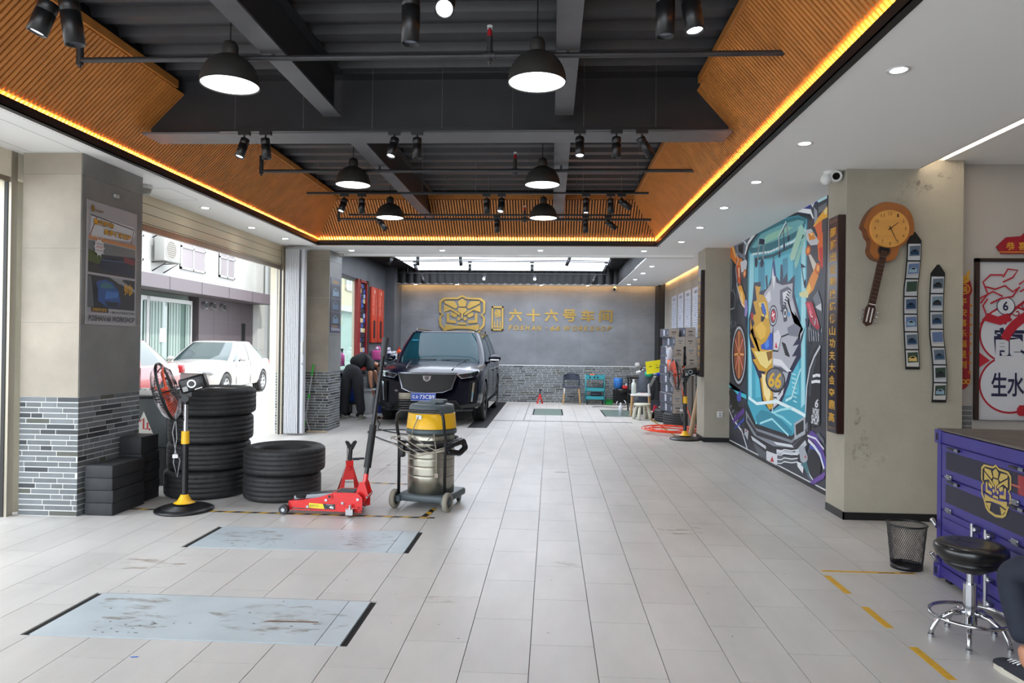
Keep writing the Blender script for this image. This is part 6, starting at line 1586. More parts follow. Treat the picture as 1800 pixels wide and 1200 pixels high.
stool('black swivel stool with chrome foot ring in front of the purple cabinet', (2.065, 3.57, 0), .47)
stool('black swivel stool under the seated person at the right edge', (2.26, 2.9, 0), .42, .5)

# ---- people
m_skin = mat('skin', '#b57f63', .5); m_hair = mat('black_hair', '#0d0b0b', .5)
m_jean = mat('dark_jeans', '#1b2130', .8, var=.15, scale=20); m_tshirt = mat('black_tshirt', '#101013', .85, var=.1, scale=10); m_trous = mat('dark_grey_trousers', '#2a2a30', .8, var=.1, scale=12)
def hand(parent, wrist, d, curl, up, s=1.0):
    d = Vector(d).normalized(); up = Vector(up).normalized(); sd = d.cross(up).normalized(); wv = Vector(wrist)
    V = [wv, wv+d*.045*s, wv+d*.085*s]; E_ = [(0, 1), (1, 2)]; Rr = [(.026*s, .018*s), (.036*s, .017*s), (.036*s, .015*s)]
    for i, l in enumerate((.062, .075, .07, .055)):
        b0 = len(V); base = wv+d*.08*s+sd*(.027-.018*i)*s; cd = d
        V.append(base); E_.append((2, b0)); Rr.append((.011*s, .011*s)); p_ = base
        for k in range(3):
            cd = (cd+up*-curl).normalized(); p_ = p_+cd*l*.42*s; V.append(p_); E_.append((b0+k, b0+k+1)); Rr.append((.0095*s-.001*k, .0095*s-.001*k))
    b0 = len(V); V += [wv+d*.03*s+sd*.03*s, wv+d*.06*s+sd*.052*s-up*.01, wv+d*.09*s+sd*.056*s-up*.022]; E_ += [(1, b0), (b0, b0+1), (b0+1, b0+2)]; Rr += [(.013*s, .013*s), (.0115*s, .0115*s), (.009*s, .009*s)]
    return skin([tuple(v) for v in V], E_, Rr, m_skin, 'hand', parent, 1)
def head(parent, c, face, up, s=1.0, ear=True):
    c = Vector(c); f = Vector(face).normalized(); u_ = Vector(up); u_ = (u_-f*u_.dot(f)).normalized(); r = f.cross(u_)
    Mx = Matrix((r, f, u_)).transposed().to_4x4(); Mx.translation = c; hd = MB(Mx)
    hd.ell((0, 0, .01*s), (.075*s, .092*s, .108*s), 26, m_skin).ell((0, .03*s, -.06*s), (.055*s, .06*s, .055*s), 18, m_skin).ell((0, .098*s, -.012*s), (.013*s, .018*s, .024*s), 12, m_skin)
    for sx in (-1, 1): hd.ell((sx*.077*s, -.005*s, -.005*s), (.01*s, .02*s, .03*s), 12, m_skin).ell((sx*.03*s, .083*s, .015*s), (.013*s, .01*s, .007*s), 10, col('#e8e4de')).ell((sx*.03*s, .0915*s, .015*s), (.005*s, .004*s, .005*s), 8, m_hair)
    hd.ell((0, .086*s, -.055*s), (.024*s, .008*s, .006*s), 10, col('#8a4a40')); hd.build('head', None, parent)
    MB(Mx).ell((0, -.02*s, .03*s), (.083*s, .092*s, .103*s), 24, m_hair).ell((0, .035*s, .085*s), (.07*s, .06*s, .04*s), 18, m_hair).build('hair', None, parent)
def shoe(parent, heel, toe, name='shoe', body=None, sole=None, lace=True, ln=.28, wd=.047):
    h = Vector(heel); d = Vector(toe)-h; d.z = 0; d.normalize(); sd = Vector((-d.y, d.x, 0)); Mx = Matrix((d, sd, Vector((0, 0, 1)))).transposed().to_4x4(); Mx.translation = h
    body = body or col('#1a1c26', .7); sole = sole or col('#b8b2a4', .7)
    out = [(-.01, -.03), (.05, -.036), (.12, -.036), (.19, -.046), (.25, -.038), (.28, -.012), (.28, .012), (.25, .038), (.19, .044), (.12, .034), (.05, .034), (-.01, .03), (-.025, 0)]
    out = [(x*ln/.28, y*wd/.047) for x, y in out]
    s0 = MB(Mx).prism(out, .028, sole).build('sole', None, parent)
    prof = [(.0, .095), (.04, .1), (.09, .085), (.14, .072), (.2, .058), (.25, .048), (.272, .036)]
    vs = []; fs = []; K = 12
    for x, z in prof:
        x *= ln/.28; w_ = .034+.009*math.sin(min(1, x/.2)*PI*.5); w_ = w_ if x < .25 else w_*.6
        for j in range(K): a = PI*j/(K-1); vs.append((x, w_*math.cos(a)*(1 if j not in (0, K-1) else 1), .026+(z-.026)*math.sin(a)**.6))
    for i in range(len(prof)-1):
        for j in range(K-1): a = i*K+j; fs.append((a, a+K, a+K+1, a+1))
    fs += [tuple(range(K)), tuple(reversed(range((len(prof)-1)*K, len(prof)*K)))]
    up_ = MB(Mx).add(vs, fs, body, True).build(name, None, parent)
    if lace:
        l = MB(Mx)
        for i in range(4): x = .09+i*.025; l.tube([(x, -.028, .07-.3*(x-.09)), (x+.008, 0, .087-.28*(x-.09)), (x+.016, .028, .07-.3*(x-.09))], .0035, 6, m_camw)
        l.tube([(.08, -.02, .09), (.06, -.035, .085), (.085, -.04, .07)], .003, 6, m_camw); l.build('laces', None, up_)
    st = MB(Mx)
    st.tube([(.03, -.0385, .05), (.08, -.041, .065), (.12, -.043, .045), (.19, -.048, .035)], .0035, 6, m_camw); st.build('side_stripe', None, up_)
def seated():
    t = thing('person', 'seated person at the right edge in dark cropped jeans and black and white sneakers', 'person', (2.25, 2.92, 0), math.radians(-70))
    # pelvis at seat height, facing -x (towards the room); knees forward
    V = [(0, 0, .56), (-.02, 0, .75), (-.01, 0, .95), (.0, 0, 1.02)]
    sk = [(0, 0, .53), (-.01, 0, .72), (-.02, 0, .9), (-.02, 0, .98), (-.04, -.09, .52), (-.19, -.11, .50), (-.335, -.13, .47), (-.30, -.13, .31), (-.25, -.14, .17), (-.04, .1, .52), (-.2, .15, .5), (-.37, .18, .47), (-.33, .18, .32), (-.30, .18, .16)]
    skin(sk[:1]+sk[4:], [(0, 1), (1, 2), (2, 3), (3, 4), (4, 5), (0, 6), (6, 7), (7, 8), (8, 9), (9, 10)], [(.14, .1), .088, .085, .072, .062, .056, .088, .085, .07, .062, .056], m_jean, 'jeans', t)
    skin([(0, 0, .62), (-.02, 0, .8), (-.03, 0, .95), (-.03, -.16, .98), (-.03, .16, .98), (-.12, -.21, .78), (-.12, .21, .78), (-.03, 0, 1.03)], [(0, 1), (1, 2), (2, 3), (2, 4), (3, 5), (4, 6), (2, 7)], [(.15, .11), (.15, .11), (.15, .1), .062, .062, .052, .052, .055], m_tshirt, 'tshirt', t)
    body = skin([(-.03, 0, .97), (-.035, 0, 1.04), (-.045, 0, 1.1), (-.055, 0, 1.17)], [(0, 1), (1, 2), (2, 3)], [.058, .055, .052, .055], m_skin, 'neck', t, 1)
    for s_ in (-1, 1):
        skin([(-.1, s_*.21, .8), (-.05, s_*.25, .68), (-.1, s_*.2, .62), (-.14, s_*.15, .61)], [(0, 1), (1, 2), (2, 3)], [.042, .038, .028, .024], m_skin, 'forearm', t, 1)
        hand(t, (-.14, s_*.15, .605), (-.5, -s_*.8, -.15), .3, (0, 0, 1), .85)
    head(t, (-.075, 0, 1.21), (-1, 0, -.3), (0, 0, 1), .95)
    for (a, b) in (((-.25, -.14, .18), (-.235, -.14, .07)), ((-.30, .18, .17), (-.295, .18, .07))):
        skin([a, tuple((Vector(a)+Vector(b))/2), b], [(0, 1), (1, 2)], [.046, .037, .036], m_skin, 'ankle', t, 1)
        shoe(t, (b[0]+.05, b[1], 0), (b[0]-.4, b[1]+.12, 0), ln=.26)
seated()
def bending():
    t = thing('person', 'person in black t-shirt and grey trousers bending over beside the black car', 'person', (-3.70, 13.0, 0), math.radians(0))
    tr = [(0, 0, .93), (-.12, 0, .86), (-.14, -.03, .48), (-.15, 0, .1), (.13, .02, .86), (.15, -.01, .48), (.17, .03, .1)]
    skin([(0, .0, .93), (-.085, -.01, .84), (-.1, -.02, .66), (-.125, -.01, .46), (-.15, 0, .25), (-.165, .01, .09), (.085, .0, .84), (.105, .0, .66), (.13, 0, .46), (.16, .02, .25), (.175, .03, .09), (.03, .05, 1.02)], [(0, 1), (1, 2), (2, 3), (3, 4), (4, 5), (0, 6), (6, 7), (7, 8), (8, 9), (9, 10), (0, 11)], [.15, .125, .122, .1, .088, .088, .125, .122, .1, .088, .088, .15], m_trous, 'trousers', t)
    skin([(.0, .03, .99), (.07, .1, 1.08), (.16, .18, 1.12), (.26, .26, 1.08), (.32, .3, 1.05), (.3, .1, 1.03), (.33, .03, .9), (.25, .42, 1.02), (.3, .42, .9)], [(0, 1), (1, 2), (2, 3), (3, 4), (3, 5), (5, 6), (3, 7), (7, 8)], [.15, .155, .15, .125, .06, .08, .068, .075, .062], m_tshirt, 'tshirt', t)
    for s_, (a, b, c) in ((0, ((.33, .03, .93), (.345, -.0, .74), (.38, -.02, .58))), (1, ((.3, .42, .92), (.36, .4, .74), (.44, .25, .58)))):
        skin([a, b, c], [(0, 1), (1, 2)], [.046, .042, .028], m_skin, 'arm', t, 1)
        hand(t, c, (.15, 0, -1), .35, (-1, 0, 0), .95)
    skin([(.3, .29, 1.05), (.37, .31, 1.02), (.4, .32, .99)], [(0, 1), (1, 2)], [.06, .055, .05], m_skin, 'neck', t, 1)
    head(t, (.47, .35, .96), (.5, .4, -1), (.8, .5, .5), 1.0)
    for x, y in ((-.16, .01), (.17, .03)): shoe(t, (x+.0, y-.09, 0), (x+.03, y+.3, 0), body=col('#7e8078', .8), sole=col('#a5a49c', .7), lace=False)
bending()
# ================================================================ CARS
def smooth_interp(xs, ys, x):
    if x <= xs[0]: return ys[0]
    for i in range(len(xs)-1):
        if x <= xs[i+1]:
            f = (x-xs[i])/(xs[i+1]-xs[i]); return ys[i]+(ys[i+1]-ys[i])*f
    return ys[-1]
def make_car(label, loc, rz, paint, p, glassm, suv=False):
    """x lateral, y length with the nose at -L/2, z up"""
    L_, W_, H_ = p['L'], p['W'], p['H']; hw = W_/2
    t = thing(p['name'], label, 'car', loc, rz)
    bow = p.get('bow', .22)
    def D(x, y, z):      # nose and tail wrap round, nose leans back with height
        e = abs(x)/hw; fz = max(0, 1-(y+L_/2)/.9); rz_ = max(0, 1-(L_/2-y)/.7)
        y2 = y + bow*e**3*fz - bow*.8*e**3*rz_ + fz*p.get('lean', .12)*max(0, z-.55)**1.0 - rz_*.15*max(0, z-.7) + fz*.06*max(0, .45-z)
        return (x, y2, z)
    ys = [q[0] for q in p['st']]
    st = []
    N = 44
    for i in range(N+1):
        y = -L_/2+L_*i/N; st.append([y]+[smooth_interp(ys, [q[k] for q in p['st']], y) for k in range(1, 6)])
    vs = []; K = 0
    for y, wf, zb, zs, zt, ze in st:     # half width factor, bottom, shoulder, centre top, edge top
        w_ = hw*wf
        half = [(0, zb), (w_*.78, zb), (w_*.93, zb+.05), (w_*.985, zb+.16), (w_*1.0, zb+(zs-zb)*.5), (w_*.995, zs-.1), (w_*.97, zs-.02), (w_*.92, ze), (w_*.7, ze+(zt-ze)*.55), (w_*.35, zt-.006), (0, zt)]
        ring = half+[(-x, z) for x, z in reversed(half[1:-1])]; K = len(ring)
        for x, z in ring: vs.append(D(x, y, z))
    fs = [(i*K+j, i*K+(j+1) % K, (i+1)*K+(j+1) % K, (i+1)*K+j) for i in range(N) for j in range(K)]
    fs += [tuple(reversed(range(K))), tuple(range(N*K, (N+1)*K))]
    me = bpy.data.meshes.new('b'); me.from_pydata(vs, [], fs); bo = bpy.data.objects.new('b', me)
    # caps are fanned so that they bend with the nose
    bmm = bmesh.new(); bmm.from_mesh(me); bmesh.ops.recalc_face_normals(bmm, faces=bmm.faces[:]); bmm.to_mesh(me); bmm.free()
    R = p['R']; cut_ = MB()
    for wy in p['wheels']:
        cut_.cyl((-hw-.2, wy, R), (-hw+.36, wy, R), R+.045, None, 40).cyl((hw-.36, wy, R), (hw+.2, wy, R), R+.045, None, 40)
    cm = bpy.data.objects.new('c', cut_.mesh('c')); TS.collection.objects.link(cm)
    md = bo.modifiers.new('x', 'BOOLEAN'); md.object = cm; md.operation = 'DIFFERENCE'; md.solver = 'EXACT'
    m2 = baked(bo); TS.collection.objects.unlink(cm)
    m2.materials.clear(); m2.materials.append(paint)
    for pl_ in m2.polygons: pl_.use_smooth = True
    m2.set_sharp_from_angle(angle=.6) if hasattr(m2, 'set_sharp_from_angle') else None
    link('body', m2, t)
    # greenhouse
    yb0, yt0, yt1, yb1, zb, wb, wt = p['gh']; zr = H_
    def ringpts(f):
        y0 = yb0+(yt0-yb0)*f; y1 = yb1+(yt1-yb1)*f; w_ = wb+(wt-wb)*f+.03*math.sin(PI*f); z_ = zb+(zr-.045-zb)*f
        P = []
        for i in range(9): u = -1+2*i/8; P.append((u*w_*.93, y0-.13*(1-u*u)*(1-.3*f), z_))
        for i in range(7): v = i/6; P.append((w_, y0+.12+(y1-y0-.24)*v, z_))
        for i in range(9): u = 1-2*i/8; P.append((u*w_*.9, y1+.06*(1-u*u), z_))
        for i in range(7): v = 1-i/6; P.append((-w_, y0+.12+(y1-y0-.24)*v, z_))
        return P
    rows = [ringpts(f/6) for f in range(7)]; k = len(rows[0]); vs = [q for r_ in rows for q in r_]
    vs = [(x, y, z-(.05 if i < k else 0)) for i, (x, y, z) in enumerate(vs)]
    MB().add(vs, [(i*k+j, i*k+(j+1) % k, (i+1)*k+(j+1) % k, (i+1)*k+j) for i in range(6) for j in range(k)], glassm, True).build('windows', None, t)
    top = ringpts(1.0); rf = [(x*1.015, y, z-.02) for x, y, z in top]+[(x*1.0, y, z+.012) for x, y, z in top]+[(x*.86, (y-(yt0+yt1)/2)*.93+(yt0+yt1)/2, zr-.012) for x, y, z in top]+[(x*.5, (y-(yt0+yt1)/2)*.7+(yt0+yt1)/2, zr) for x, y, z in top]
    MB().add(rf, [(i*k+j, i*k+(j+1) % k, (i+1)*k+(j+1) % k, (i+1)*k+j) for i in range(3) for j in range(k)]+[tuple(range(3*k, 4*k))], paint, True).build('roof', None, t)
    def pillar(j, wd, m_, lift=.008, dy=0):
        mb = MB(); V = []
        for f in range(7):
            x, y, z = rows[f][j]; sx = 1 if x > 0 else -1; a = wd*(1-.3*f/6); V += [(x+sx*lift, y-a/2+dy, z), (x+sx*lift, y+a/2+dy, z)]
        mb.add(V, [(2*f, 2*f+1, 2*f+3, 2*f+2) for f in range(6)], m_, True)
        return mb
    for js in p['pill']:
        j, wd, pm_ = js
        for jj in (j, 8+1+6-(j-9)+9+ (j-9)*0) if False else (j, 24+ (16-j) + 0 if j >= 9 else j):
            pillar(jj, wd, paint if pm_ else m_blk).build('pillar', None, t)
    for sx in (0, 8):     # A pillars
        V = []
        for f in range(7):
            x, y, z = rows[f][sx]; x2, y2, z2 = rows[f][9 if sx == 8 else 31]; s_ = 1 if x > 0 else -1; nx = rows[f][sx+(1 if sx == 0 else -1)]
            V += [(x*.97, y-.012, z), (x+s_*.012, y-.006, z), (x2+s_*.01, y2, z2)]
        MB().add(V, [(3*f+a, 3*f+a+1, 3*f+a+4, 3*f+a+3) for f in range(6) for a in (0, 1)], paint, True).build('pillar', None, t)
    # wheels
    for wy in p['wheels']:
        for sx in (-1, 1):
            wt_ = Matrix.Translation((sx*(hw-.12), wy, R)) @ Matrix.Rotation(sx*PI/2, 4, 'Y')
            prof = [(R-.13, -.1), (R-.06, -.115), (R-.015, -.105), (R, -.08), (R, -.03), (R-.008, -.027), (R-.008, -.02), (R, -.017), (R, .017), (R-.008, .02), (R-.008, .027), (R, .03), (R, .08), (R-.015, .105), (R-.06, .115), (R-.13, .1)]
            wv = MB(wt_).lathe(prof, 48, m_rub, closed=True).build('wheel', None, t)
            rm = MB(wt_).lathe([(R-.125, .1), (R-.14, .095), (R-.15, .02), (.0, .0)], 40, m_blkm)
            rmat = p.get('rim', m_fch); rm.lathe([(R-.128, .104), (R-.145, .1), (R-.15, .085)], 40, rmat)
            n = p.get('spokes', 5)
            for i in range(n):
                a = 2*PI*i/n; rm.add([(.03, -.03, .075), (R-.14, -.045, .092), (R-.14, .045, .092), (.03, .03, .075), (.03, -.03, .05), (R-.14, -.045, .06), (R-.14, .045, .06), (.03, .03, .05)], [(0, 1, 2, 3), (0, 4, 5, 1), (2, 6, 7, 3), (1, 5, 6, 2)], rmat, M=Matrix.Rotation(a, 4, 'Z'))
            rm.cyl((0, 0, .04), (0, 0, .085), .04, None, 20, rmat).build('rim', None, wv)
    return t, D, rows
m_carblk = mat('car_paint_black', '#0a0b1e', .2, coat=.18, spec=.25); m_wind = mat('car_window_glass', '#12323a', .05, spec=.22); m_trimb = mat('gloss_black_trim', '#08080a', .15, coat=.6)  # teal in the window glass colour stands in for reflections of outside
suv = dict(name='suv', L=5.0, W=1.93, H=1.71, R=.375, wheels=(-1.55, 1.35), bow=.26, lean=.16, spokes=7, rim=mat('dark_rim', '#1a1b1e', .3, .7),
    st=[(-2.5, .93, .25, .86, .9, .885), (-2.35, .965, .24, .93, .985, .95), (-2.0, .99, .22, .985, 1.055, .995), (-1.4, 1.0, .22, 1.02, 1.11, 1.03), (-1.0, 1.0, .22, 1.04, 1.13, 1.05), (1.8, 1.0, .24, 1.08, 1.1, 1.08), (2.3, .96, .3, 1.06, 1.1, 1.07), (2.5, .92, .36, 1.0, 1.05, 1.02)],
    gh=(-1.12, -.42, 2.05, 2.42, 1.05, .875, .68), pill=((12, .1, 0), (14, .1, 0)))
car, DS, rows = make_car('black SUV parked nose towards the camera in the wash bay', (-2.17, 14.78, 0), 0, m_carblk, suv, m_wind)
def front(name, poly, m_, y=-.012, th=.02, Dm=DS, L_=5.0, par=None, rings=None):
    bm = bmesh.new(); vv = [bm.verts.new((x, -L_/2+y, z)) for x, z in poly]; bm.faces.new(vv)
    for c in [i*.06-.96 for i in range(33)]:
        bmesh.ops.bisect_plane(bm, geom=bm.verts[:]+bm.edges[:]+bm.faces[:], plane_co=(c, 0, 0), plane_no=(1, 0, 0))
    for c in [.1+i*.08 for i in range(14)]:
        bmesh.ops.bisect_plane(bm, geom=bm.verts[:]+bm.edges[:]+bm.faces[:], plane_co=(0, 0, c), plane_no=(0, 0, 1))
    r_ = bmesh.ops.extrude_face_region(bm, geom=bm.faces[:]); bmesh.ops.translate(bm, verts=[v for v in r_['geom'] if isinstance(v, bmesh.types.BMVert)], vec=(0, th, 0))
    for v in bm.verts: v.co = Vector(Dm(*v.co))
    bmesh.ops.recalc_face_normals(bm, faces=bm.faces[:])
    return MB().bm(bm, m_).build(name, None, par or car)
m_chrd = mat('dark_chrome', '#6d6f75', .2, .9); m_gril = mat('grille_mesh', '#050506', .45)
GR = [(-.5, .90), (.5, .90), (.43, .66), (.28, .60), (0, .585), (-.28, .60), (-.43, .66)]
front('grille', GR, m_gril, -.008)
front('grille_top_trim', [(-.54, .925), (.54, .925), (.52, .905), (-.52, .905)], m_chrd, -.016)
for s_ in (-1, 1): front('grille_side_trim', [(s_*.53, .9), (s_*.45, .655), (s_*.43, .665), (s_*.505, .9)][::s_], m_chrd, -.014)
front('grille_chin_trim', [(-.45, .658), (-.29, .593), (0, .578), (.29, .593), (.45, .658), (.46, .645), (.29, .575), (0, .56), (-.29, .575), (-.46, .645)], m_chrd, -.016)
mm = MB()
for j in range(9):
    for i in range(-14, 15):
        x = i*.033+(.0165 if j % 2 else 0); z = .625+j*.031
        if abs(x) < .40+.08*(z-.62)/.28: a_ = DS(x, -2.515, z); mm.box((a_[0]-.004, a_[1]-.003, z-.004), (a_[0]+.004, a_[1], z+.004), mat('stud_grey', '#2a2b2f', .3, .5))
q = mm.build('grille_studs', None, car); q['kind'] = 'stuff'
front('crest_emblem', [(-.075, .87), (.075, .87), (.06, .80), (0, .765), (-.06, .80)], m_chr, -.026)
front('crest_shield', [(-.045, .862), (.045, .862), (.035, .81), (0, .785), (-.035, .81)], m_chrd, -.032)
for s_ in (-1, 1):
    P = [(s_*.53, .875), (s_*.60, .815), (s_*.84, .85), (s_*.9, .93), (s_*.88, .965), (s_*.75, .93), (s_*.56, .905)]
    front('headlight', P[::s_], mat('headlight_dark', '#15171c', .08, coat=1), -.018)
    P = [(s_*.55, .893), (s_*.61, .835), (s_*.8, .862), (s_*.8, .85), (s_*.605, .82), (s_*.535, .885)]
    front('headlight_strip', P[::s_], mat('headlight_chrome', '#b9bcc4', .15, .8), -.024)
    P = [(s_*.56, .905), (s_*.75, .93), (s_*.88, .962), (s_*.88, .953), (s_*.75, .92), (s_*.56, .896)]
    front('headlight_brow', P[::s_], mat('headlight_chrome', '#b9bcc4'), -.024)
    P = [(s_*.80, .75), (s_*.835, .76), (s_*.80, .42), (s_*.775, .42)]
    front('daytime_light', P[::s_], mat('headlight_chrome', '#b9bcc4'), -.02)
    P = [(s_*.74, .78), (s_*.87, .80), (s_*.86, .40), (s_*.72, .40)]
    front('light_recess', P[::s_], m_blkm, -.006)
    P = [(s_*.60, .36), (s_*.93, .40), (s_*.93, .33), (s_*.62, .30)]
    front('bumper_corner', P[::s_], m_trimb, -.03, .03)
front('lower_intake', [(-.5, .42), (.5, .42), (.62, .28), (-.62, .28)], m_blkm, -.008)
for z_ in (.385, .345, .305): front('intake_bar', [(-.5, z_+.008), (.5, z_+.008), (.5, z_-.006), (-.5, z_-.006)], m_trimb, -.016)
front('intake_trim', [(-.66, .27), (-.52, .44), (.52, .44), (.66, .27), (.64, .27), (.505, .425), (-.505, .425), (-.64, .27)], m_trimb, -.02)
front('chin_spoiler', [(-.8, .25), (.8, .25), (.82, .285), (-.82, .285)], m_trimb, -.05, .06)
front('plate_mount', [(-.5, .565), (-.06, .565), (-.06, .455), (-.5, .455)], mat('plate_bracket', '#6a655a', .25, .7), -.014)
pt = front('number_plate', [(-.27, .57), (.17, .57), (.17, .43), (-.27, .43)], col('#1648b8', .35), -.03, .012)
p_ = Print(basis(DS(-.05, -2.535, .5), (1, 0, 0), (0, .16, 1)), .0005)
p_.text('粤', -.2, -.035, .055, .07, '#e8eef4', .01).text('A', -.135, -.035, .045, .07, '#f2f5f8', .01).text('·', -.083, -.005, .012, .014, '#f2f5f8').text('73CB9', -.062, -.035, .262, .07, '#f2f5f8', .01)
p_.line([(-.213, -.063), (.213, -.063), (.213, .063), (-.213, .063)], .004, '#f2f5f8', True); p_.build('plate_characters', None, pt)
MB().cyl((-.14, -2.56, .44), (-.14, -2.54, .44), .008, None, 8, m_chr).cyl((.06, -2.56, .44), (.06, -2.54, .44), .008, None, 8, m_chr).build('plate_bolts', None, pt)
# hood creases, wipers, mirrors, rails, cladding
for s_ in (-1, 1):
    V = []
    for i in range(12): y = -2.35+1.2*i/11; z = smooth_interp([q[0] for q in suv['st']], [q[4] for q in suv['st']], y); V.append((s_*(.42+.1*i/11), DS(s_*.45, y, z)[1], z-.012))
    MB().tube(V, .012, 6, m_carblk).build('hood_crease', None, car)
    m = MB(); m.ell((s_*1.06, -.78, 1.16), (.125, .085, .075), 20, m_carblk); mm_ = m.build('mirror', None, car)
    MB().tube([(s_*.86, -.72, 1.06), (s_*.96, -.75, 1.09)], .03, 10, m_carblk).build('mirror_arm', None, mm_)
    MB().box((s_*.98, -.865, 1.125), (s_*1.15, -.855, 1.14), m_chr).build('indicator', None, mm_)
    MB().tube([(s_*.62, -.25, 1.70), (s_*.64, -.1, 1.745), (s_*.64, 1.7, 1.745), (s_*.62, 1.85, 1.70)], .016, 8, m_trimb).build('roof_rail', None, car)
    MB().box((s_*.955, -1.1, .2), (s_*.975, .9, .33), m_trimb).build('sill', None, car)
    for y0 in (-.05, 1.0): MB().tube([(s_*.972, y0, .9), (s_*.985, y0+.02, .91), (s_*.985, y0+.14, .91), (s_*.972, y0+.16, .9)], .01, 6, m_carblk).build('door_handle', None, car)
    for yy in (-1.0, .1, 1.1): MB().box((s_*.966, yy, .3), (s_*.9705, yy+.006, 1.05), m_blkm).build('door_gap', None, car)
for x0, x1 in ((-.65, -.05), (.05, .6)): MB().tube([(x0, -1.17+.1*abs(x0), 1.12), ((x0+x1)/2, -1.22, 1.135), (x1, -1.16, 1.13)], .009, 6, m_blk).build('wiper', None, car)
MB().box((.42, -1.1, 1.62), (.44, -.55, 1.64), m_blk) 
MB().box((-.62, -.68, 1.5), (-.5, -.66, 1.52), col('#3aa0c8')).build('sticker', None, car)

# sedans outside on the street
m_glsed = mat('sedan_glass', '#2a3a3c', .05, coat=.5)
sed = dict(name='sedan', L=4.55, W=1.76, H=1.46, R=.31, wheels=(-1.35, 1.28), bow=.3, lean=.35, spokes=6,
    st=[(-2.275, .86, .26, .62, .66, .63), (-2.1, .93, .24, .7, .75, .71), (-1.7, .98, .22, .8, .88, .82), (-.9, 1.0, .2, .88, .98, .9), (1.1, 1.0, .22, .92, .95, .93), (1.6, .98, .24, .93, 1.02, .96), (2.1, .93, .3, .9, 1.0, .95), (2.275, .86, .34, .82, .9, .86)],
    gh=(-.98, -.15, 1.0, 1.72, .9, .80, .60), pill=((12, .07, 1),))
white, DW, _ = make_car('white sedan parked across the street behind the red car', (-9.25, 19.0, 0), math.radians(3), mat('car_paint_white', '#a39f9c', .25, coat=.8), sed, m_glsed)
red, DR, _ = make_car('red sedan parked across the street, seen from the side beyond the fan', (-8.95, 13.2, 0), math.radians(2), mat('car_paint_red', '#8f1622', .25, coat=.8), dict(sed), m_glsed)
for c_, lt in ((white, 1), (red, 0)):
    for s_ in (-1, 1):
        MB().rbox((s_*.62-.2, -2.12, .62), (s_*.62+.2, -1.95, .72), .03, mat('lamp_clear', '#a8adb2', .1, .3)).build('headlight', None, c_)
        MB().rbox((s_*.7-.15, 2.02, .72), (s_*.7+.13, 2.2, .9), .03, mat('lamp_red', '#8c1f25', .2)).build('tail_light', None, c_)
        q = MB().ell((s_*.98, -.55, .97), (.1, .07, .065), 16, c_.children[0].data.materials[0]).build('mirror', None, c_)
        MB().tube([(s_*.86, -.55, .92), (s_*.93, -.55, .95)], .02, 8, m_blk).build('mirror_arm', None, q)
        for y0 in (.0, .85): MB().tube([(s_*.882, y0, .78), (s_*.9, y0+.02, .785), (s_*.9, y0+.14, .785), (s_*.882, y0+.16, .78)], .012, 6, m_fch if lt else c_.children[0].data.materials[0]).build('door_handle', None, c_)
        for yy in (-.75, .25, 1.1): MB().box((s_*.872, yy, .3), (s_*.8815, yy+.008, .9), m_blkm).build('door_gap', None, c_)
    g = MB()
    for z_ in (.52, .56, .60): g.box((-.38, -2.31, z_), (.38, -2.27, z_+.018), m_fch if lt else m_blk)
    g.box((-.45, -2.29, .3), (.45, -2.2, .42), m_blk).build('grille', None, c_)
    MB().box((-.22, -2.3, .44), (.22, -2.285, .51), col('#1648b8', .4)).build('number_plate', None, c_)
# ================================================================ STREET BUILDINGS
m_bw = mat('white_render', '#a5a5a2', .8, var=.04, scale=1); m_mauve = mat('mauve_cladding', '#4a4246', .55, var=.05, scale=1.2); m_aw = mat('awning_grey_violet', '#544b50', .5)
m_shopg = mat('shop_glass', '#55655f', .08, coat=.5); m_curt = mat('sheer_curtain', '#68716c', .8); m_teal = mat('teal_frame', '#1f6f72', .5); m_wf = mat('white_frame', '#a3a4a3', .5)
FX = -12.6
b = thing('shop_building', 'white two storey building across the street with a grey awning and curtained shop front', 'building', (FX, 24, 0))
def bb(name, x0, y0, z0, x1, y1, z1, m, par=None): return MB().box((x0, y0-24, z0), (x1, y1-24, z1), m).build(name, None, par or b)
bb('wall', -6, 10, 3.3, 0, 29.2, 12, m_bw); bb('wall', -6, 24.6, 0, -.02, 29.2, 3.3, m_mauve); bb('wall', -6, 10, 0, -.4, 24.6, 3.3, m_curt)
aw = bb('awning', -.1, 10, 3.02, .9, 29.2, 3.42, m_aw)
for y in range(11, 30, 2): bb('awning_joint', .9, y, 3.02, .905, y+.02, 3.42, m_blk, aw)
for i, y in enumerate([24.62+k*1.15 for k in range(4)]):
    bb('cladding_seam', -.02, y, 0, -.012, y+.02, 3.0, col('#544c50'))
for z in (1.2, 2.2): bb('cladding_seam', -.02, 24.6, z, -.012, 29.2, z+.02, col('#544c50'))
for (y0, y1) in ((16.5, 18.9), (19.0, 21.4), (21.5, 24.1)):
    f = bb('shop_window', -.12, y0, .05, -.08, y1, 2.75, m_shopg)
    for a, c in (((y0-.06, 0), (y0+.02, 2.85)), ((y1-.02, 0), (y1+.06, 2.85)), ((y0, 2.72), (y1, 2.85)), ((y0, 0), (y1, .1))): bb('window_frame', -.14, a[0], a[1], -.03, c[0], c[1], m_wf, f)
    cu = MB(); k = 0; y = y0+.1
    while y < y1-.1: cu.box((-.06+.0*k, y-24, .1), (-.05+.015*(k % 2), y+.07-24, 2.7), mat('curtain_fold', '#7c8a85', .8)) if (k % 12) < 8 else None; y += .09; k += 1
    q = cu.build('curtain', None, f); q['kind'] = 'stuff'
bb('notice', -.03, 22.1, 1.4, -.02, 22.45, 1.85, m_camw)
bb('door_slot', -.02, 28.1, .4, -.01, 28.45, 2.2, m_blk)
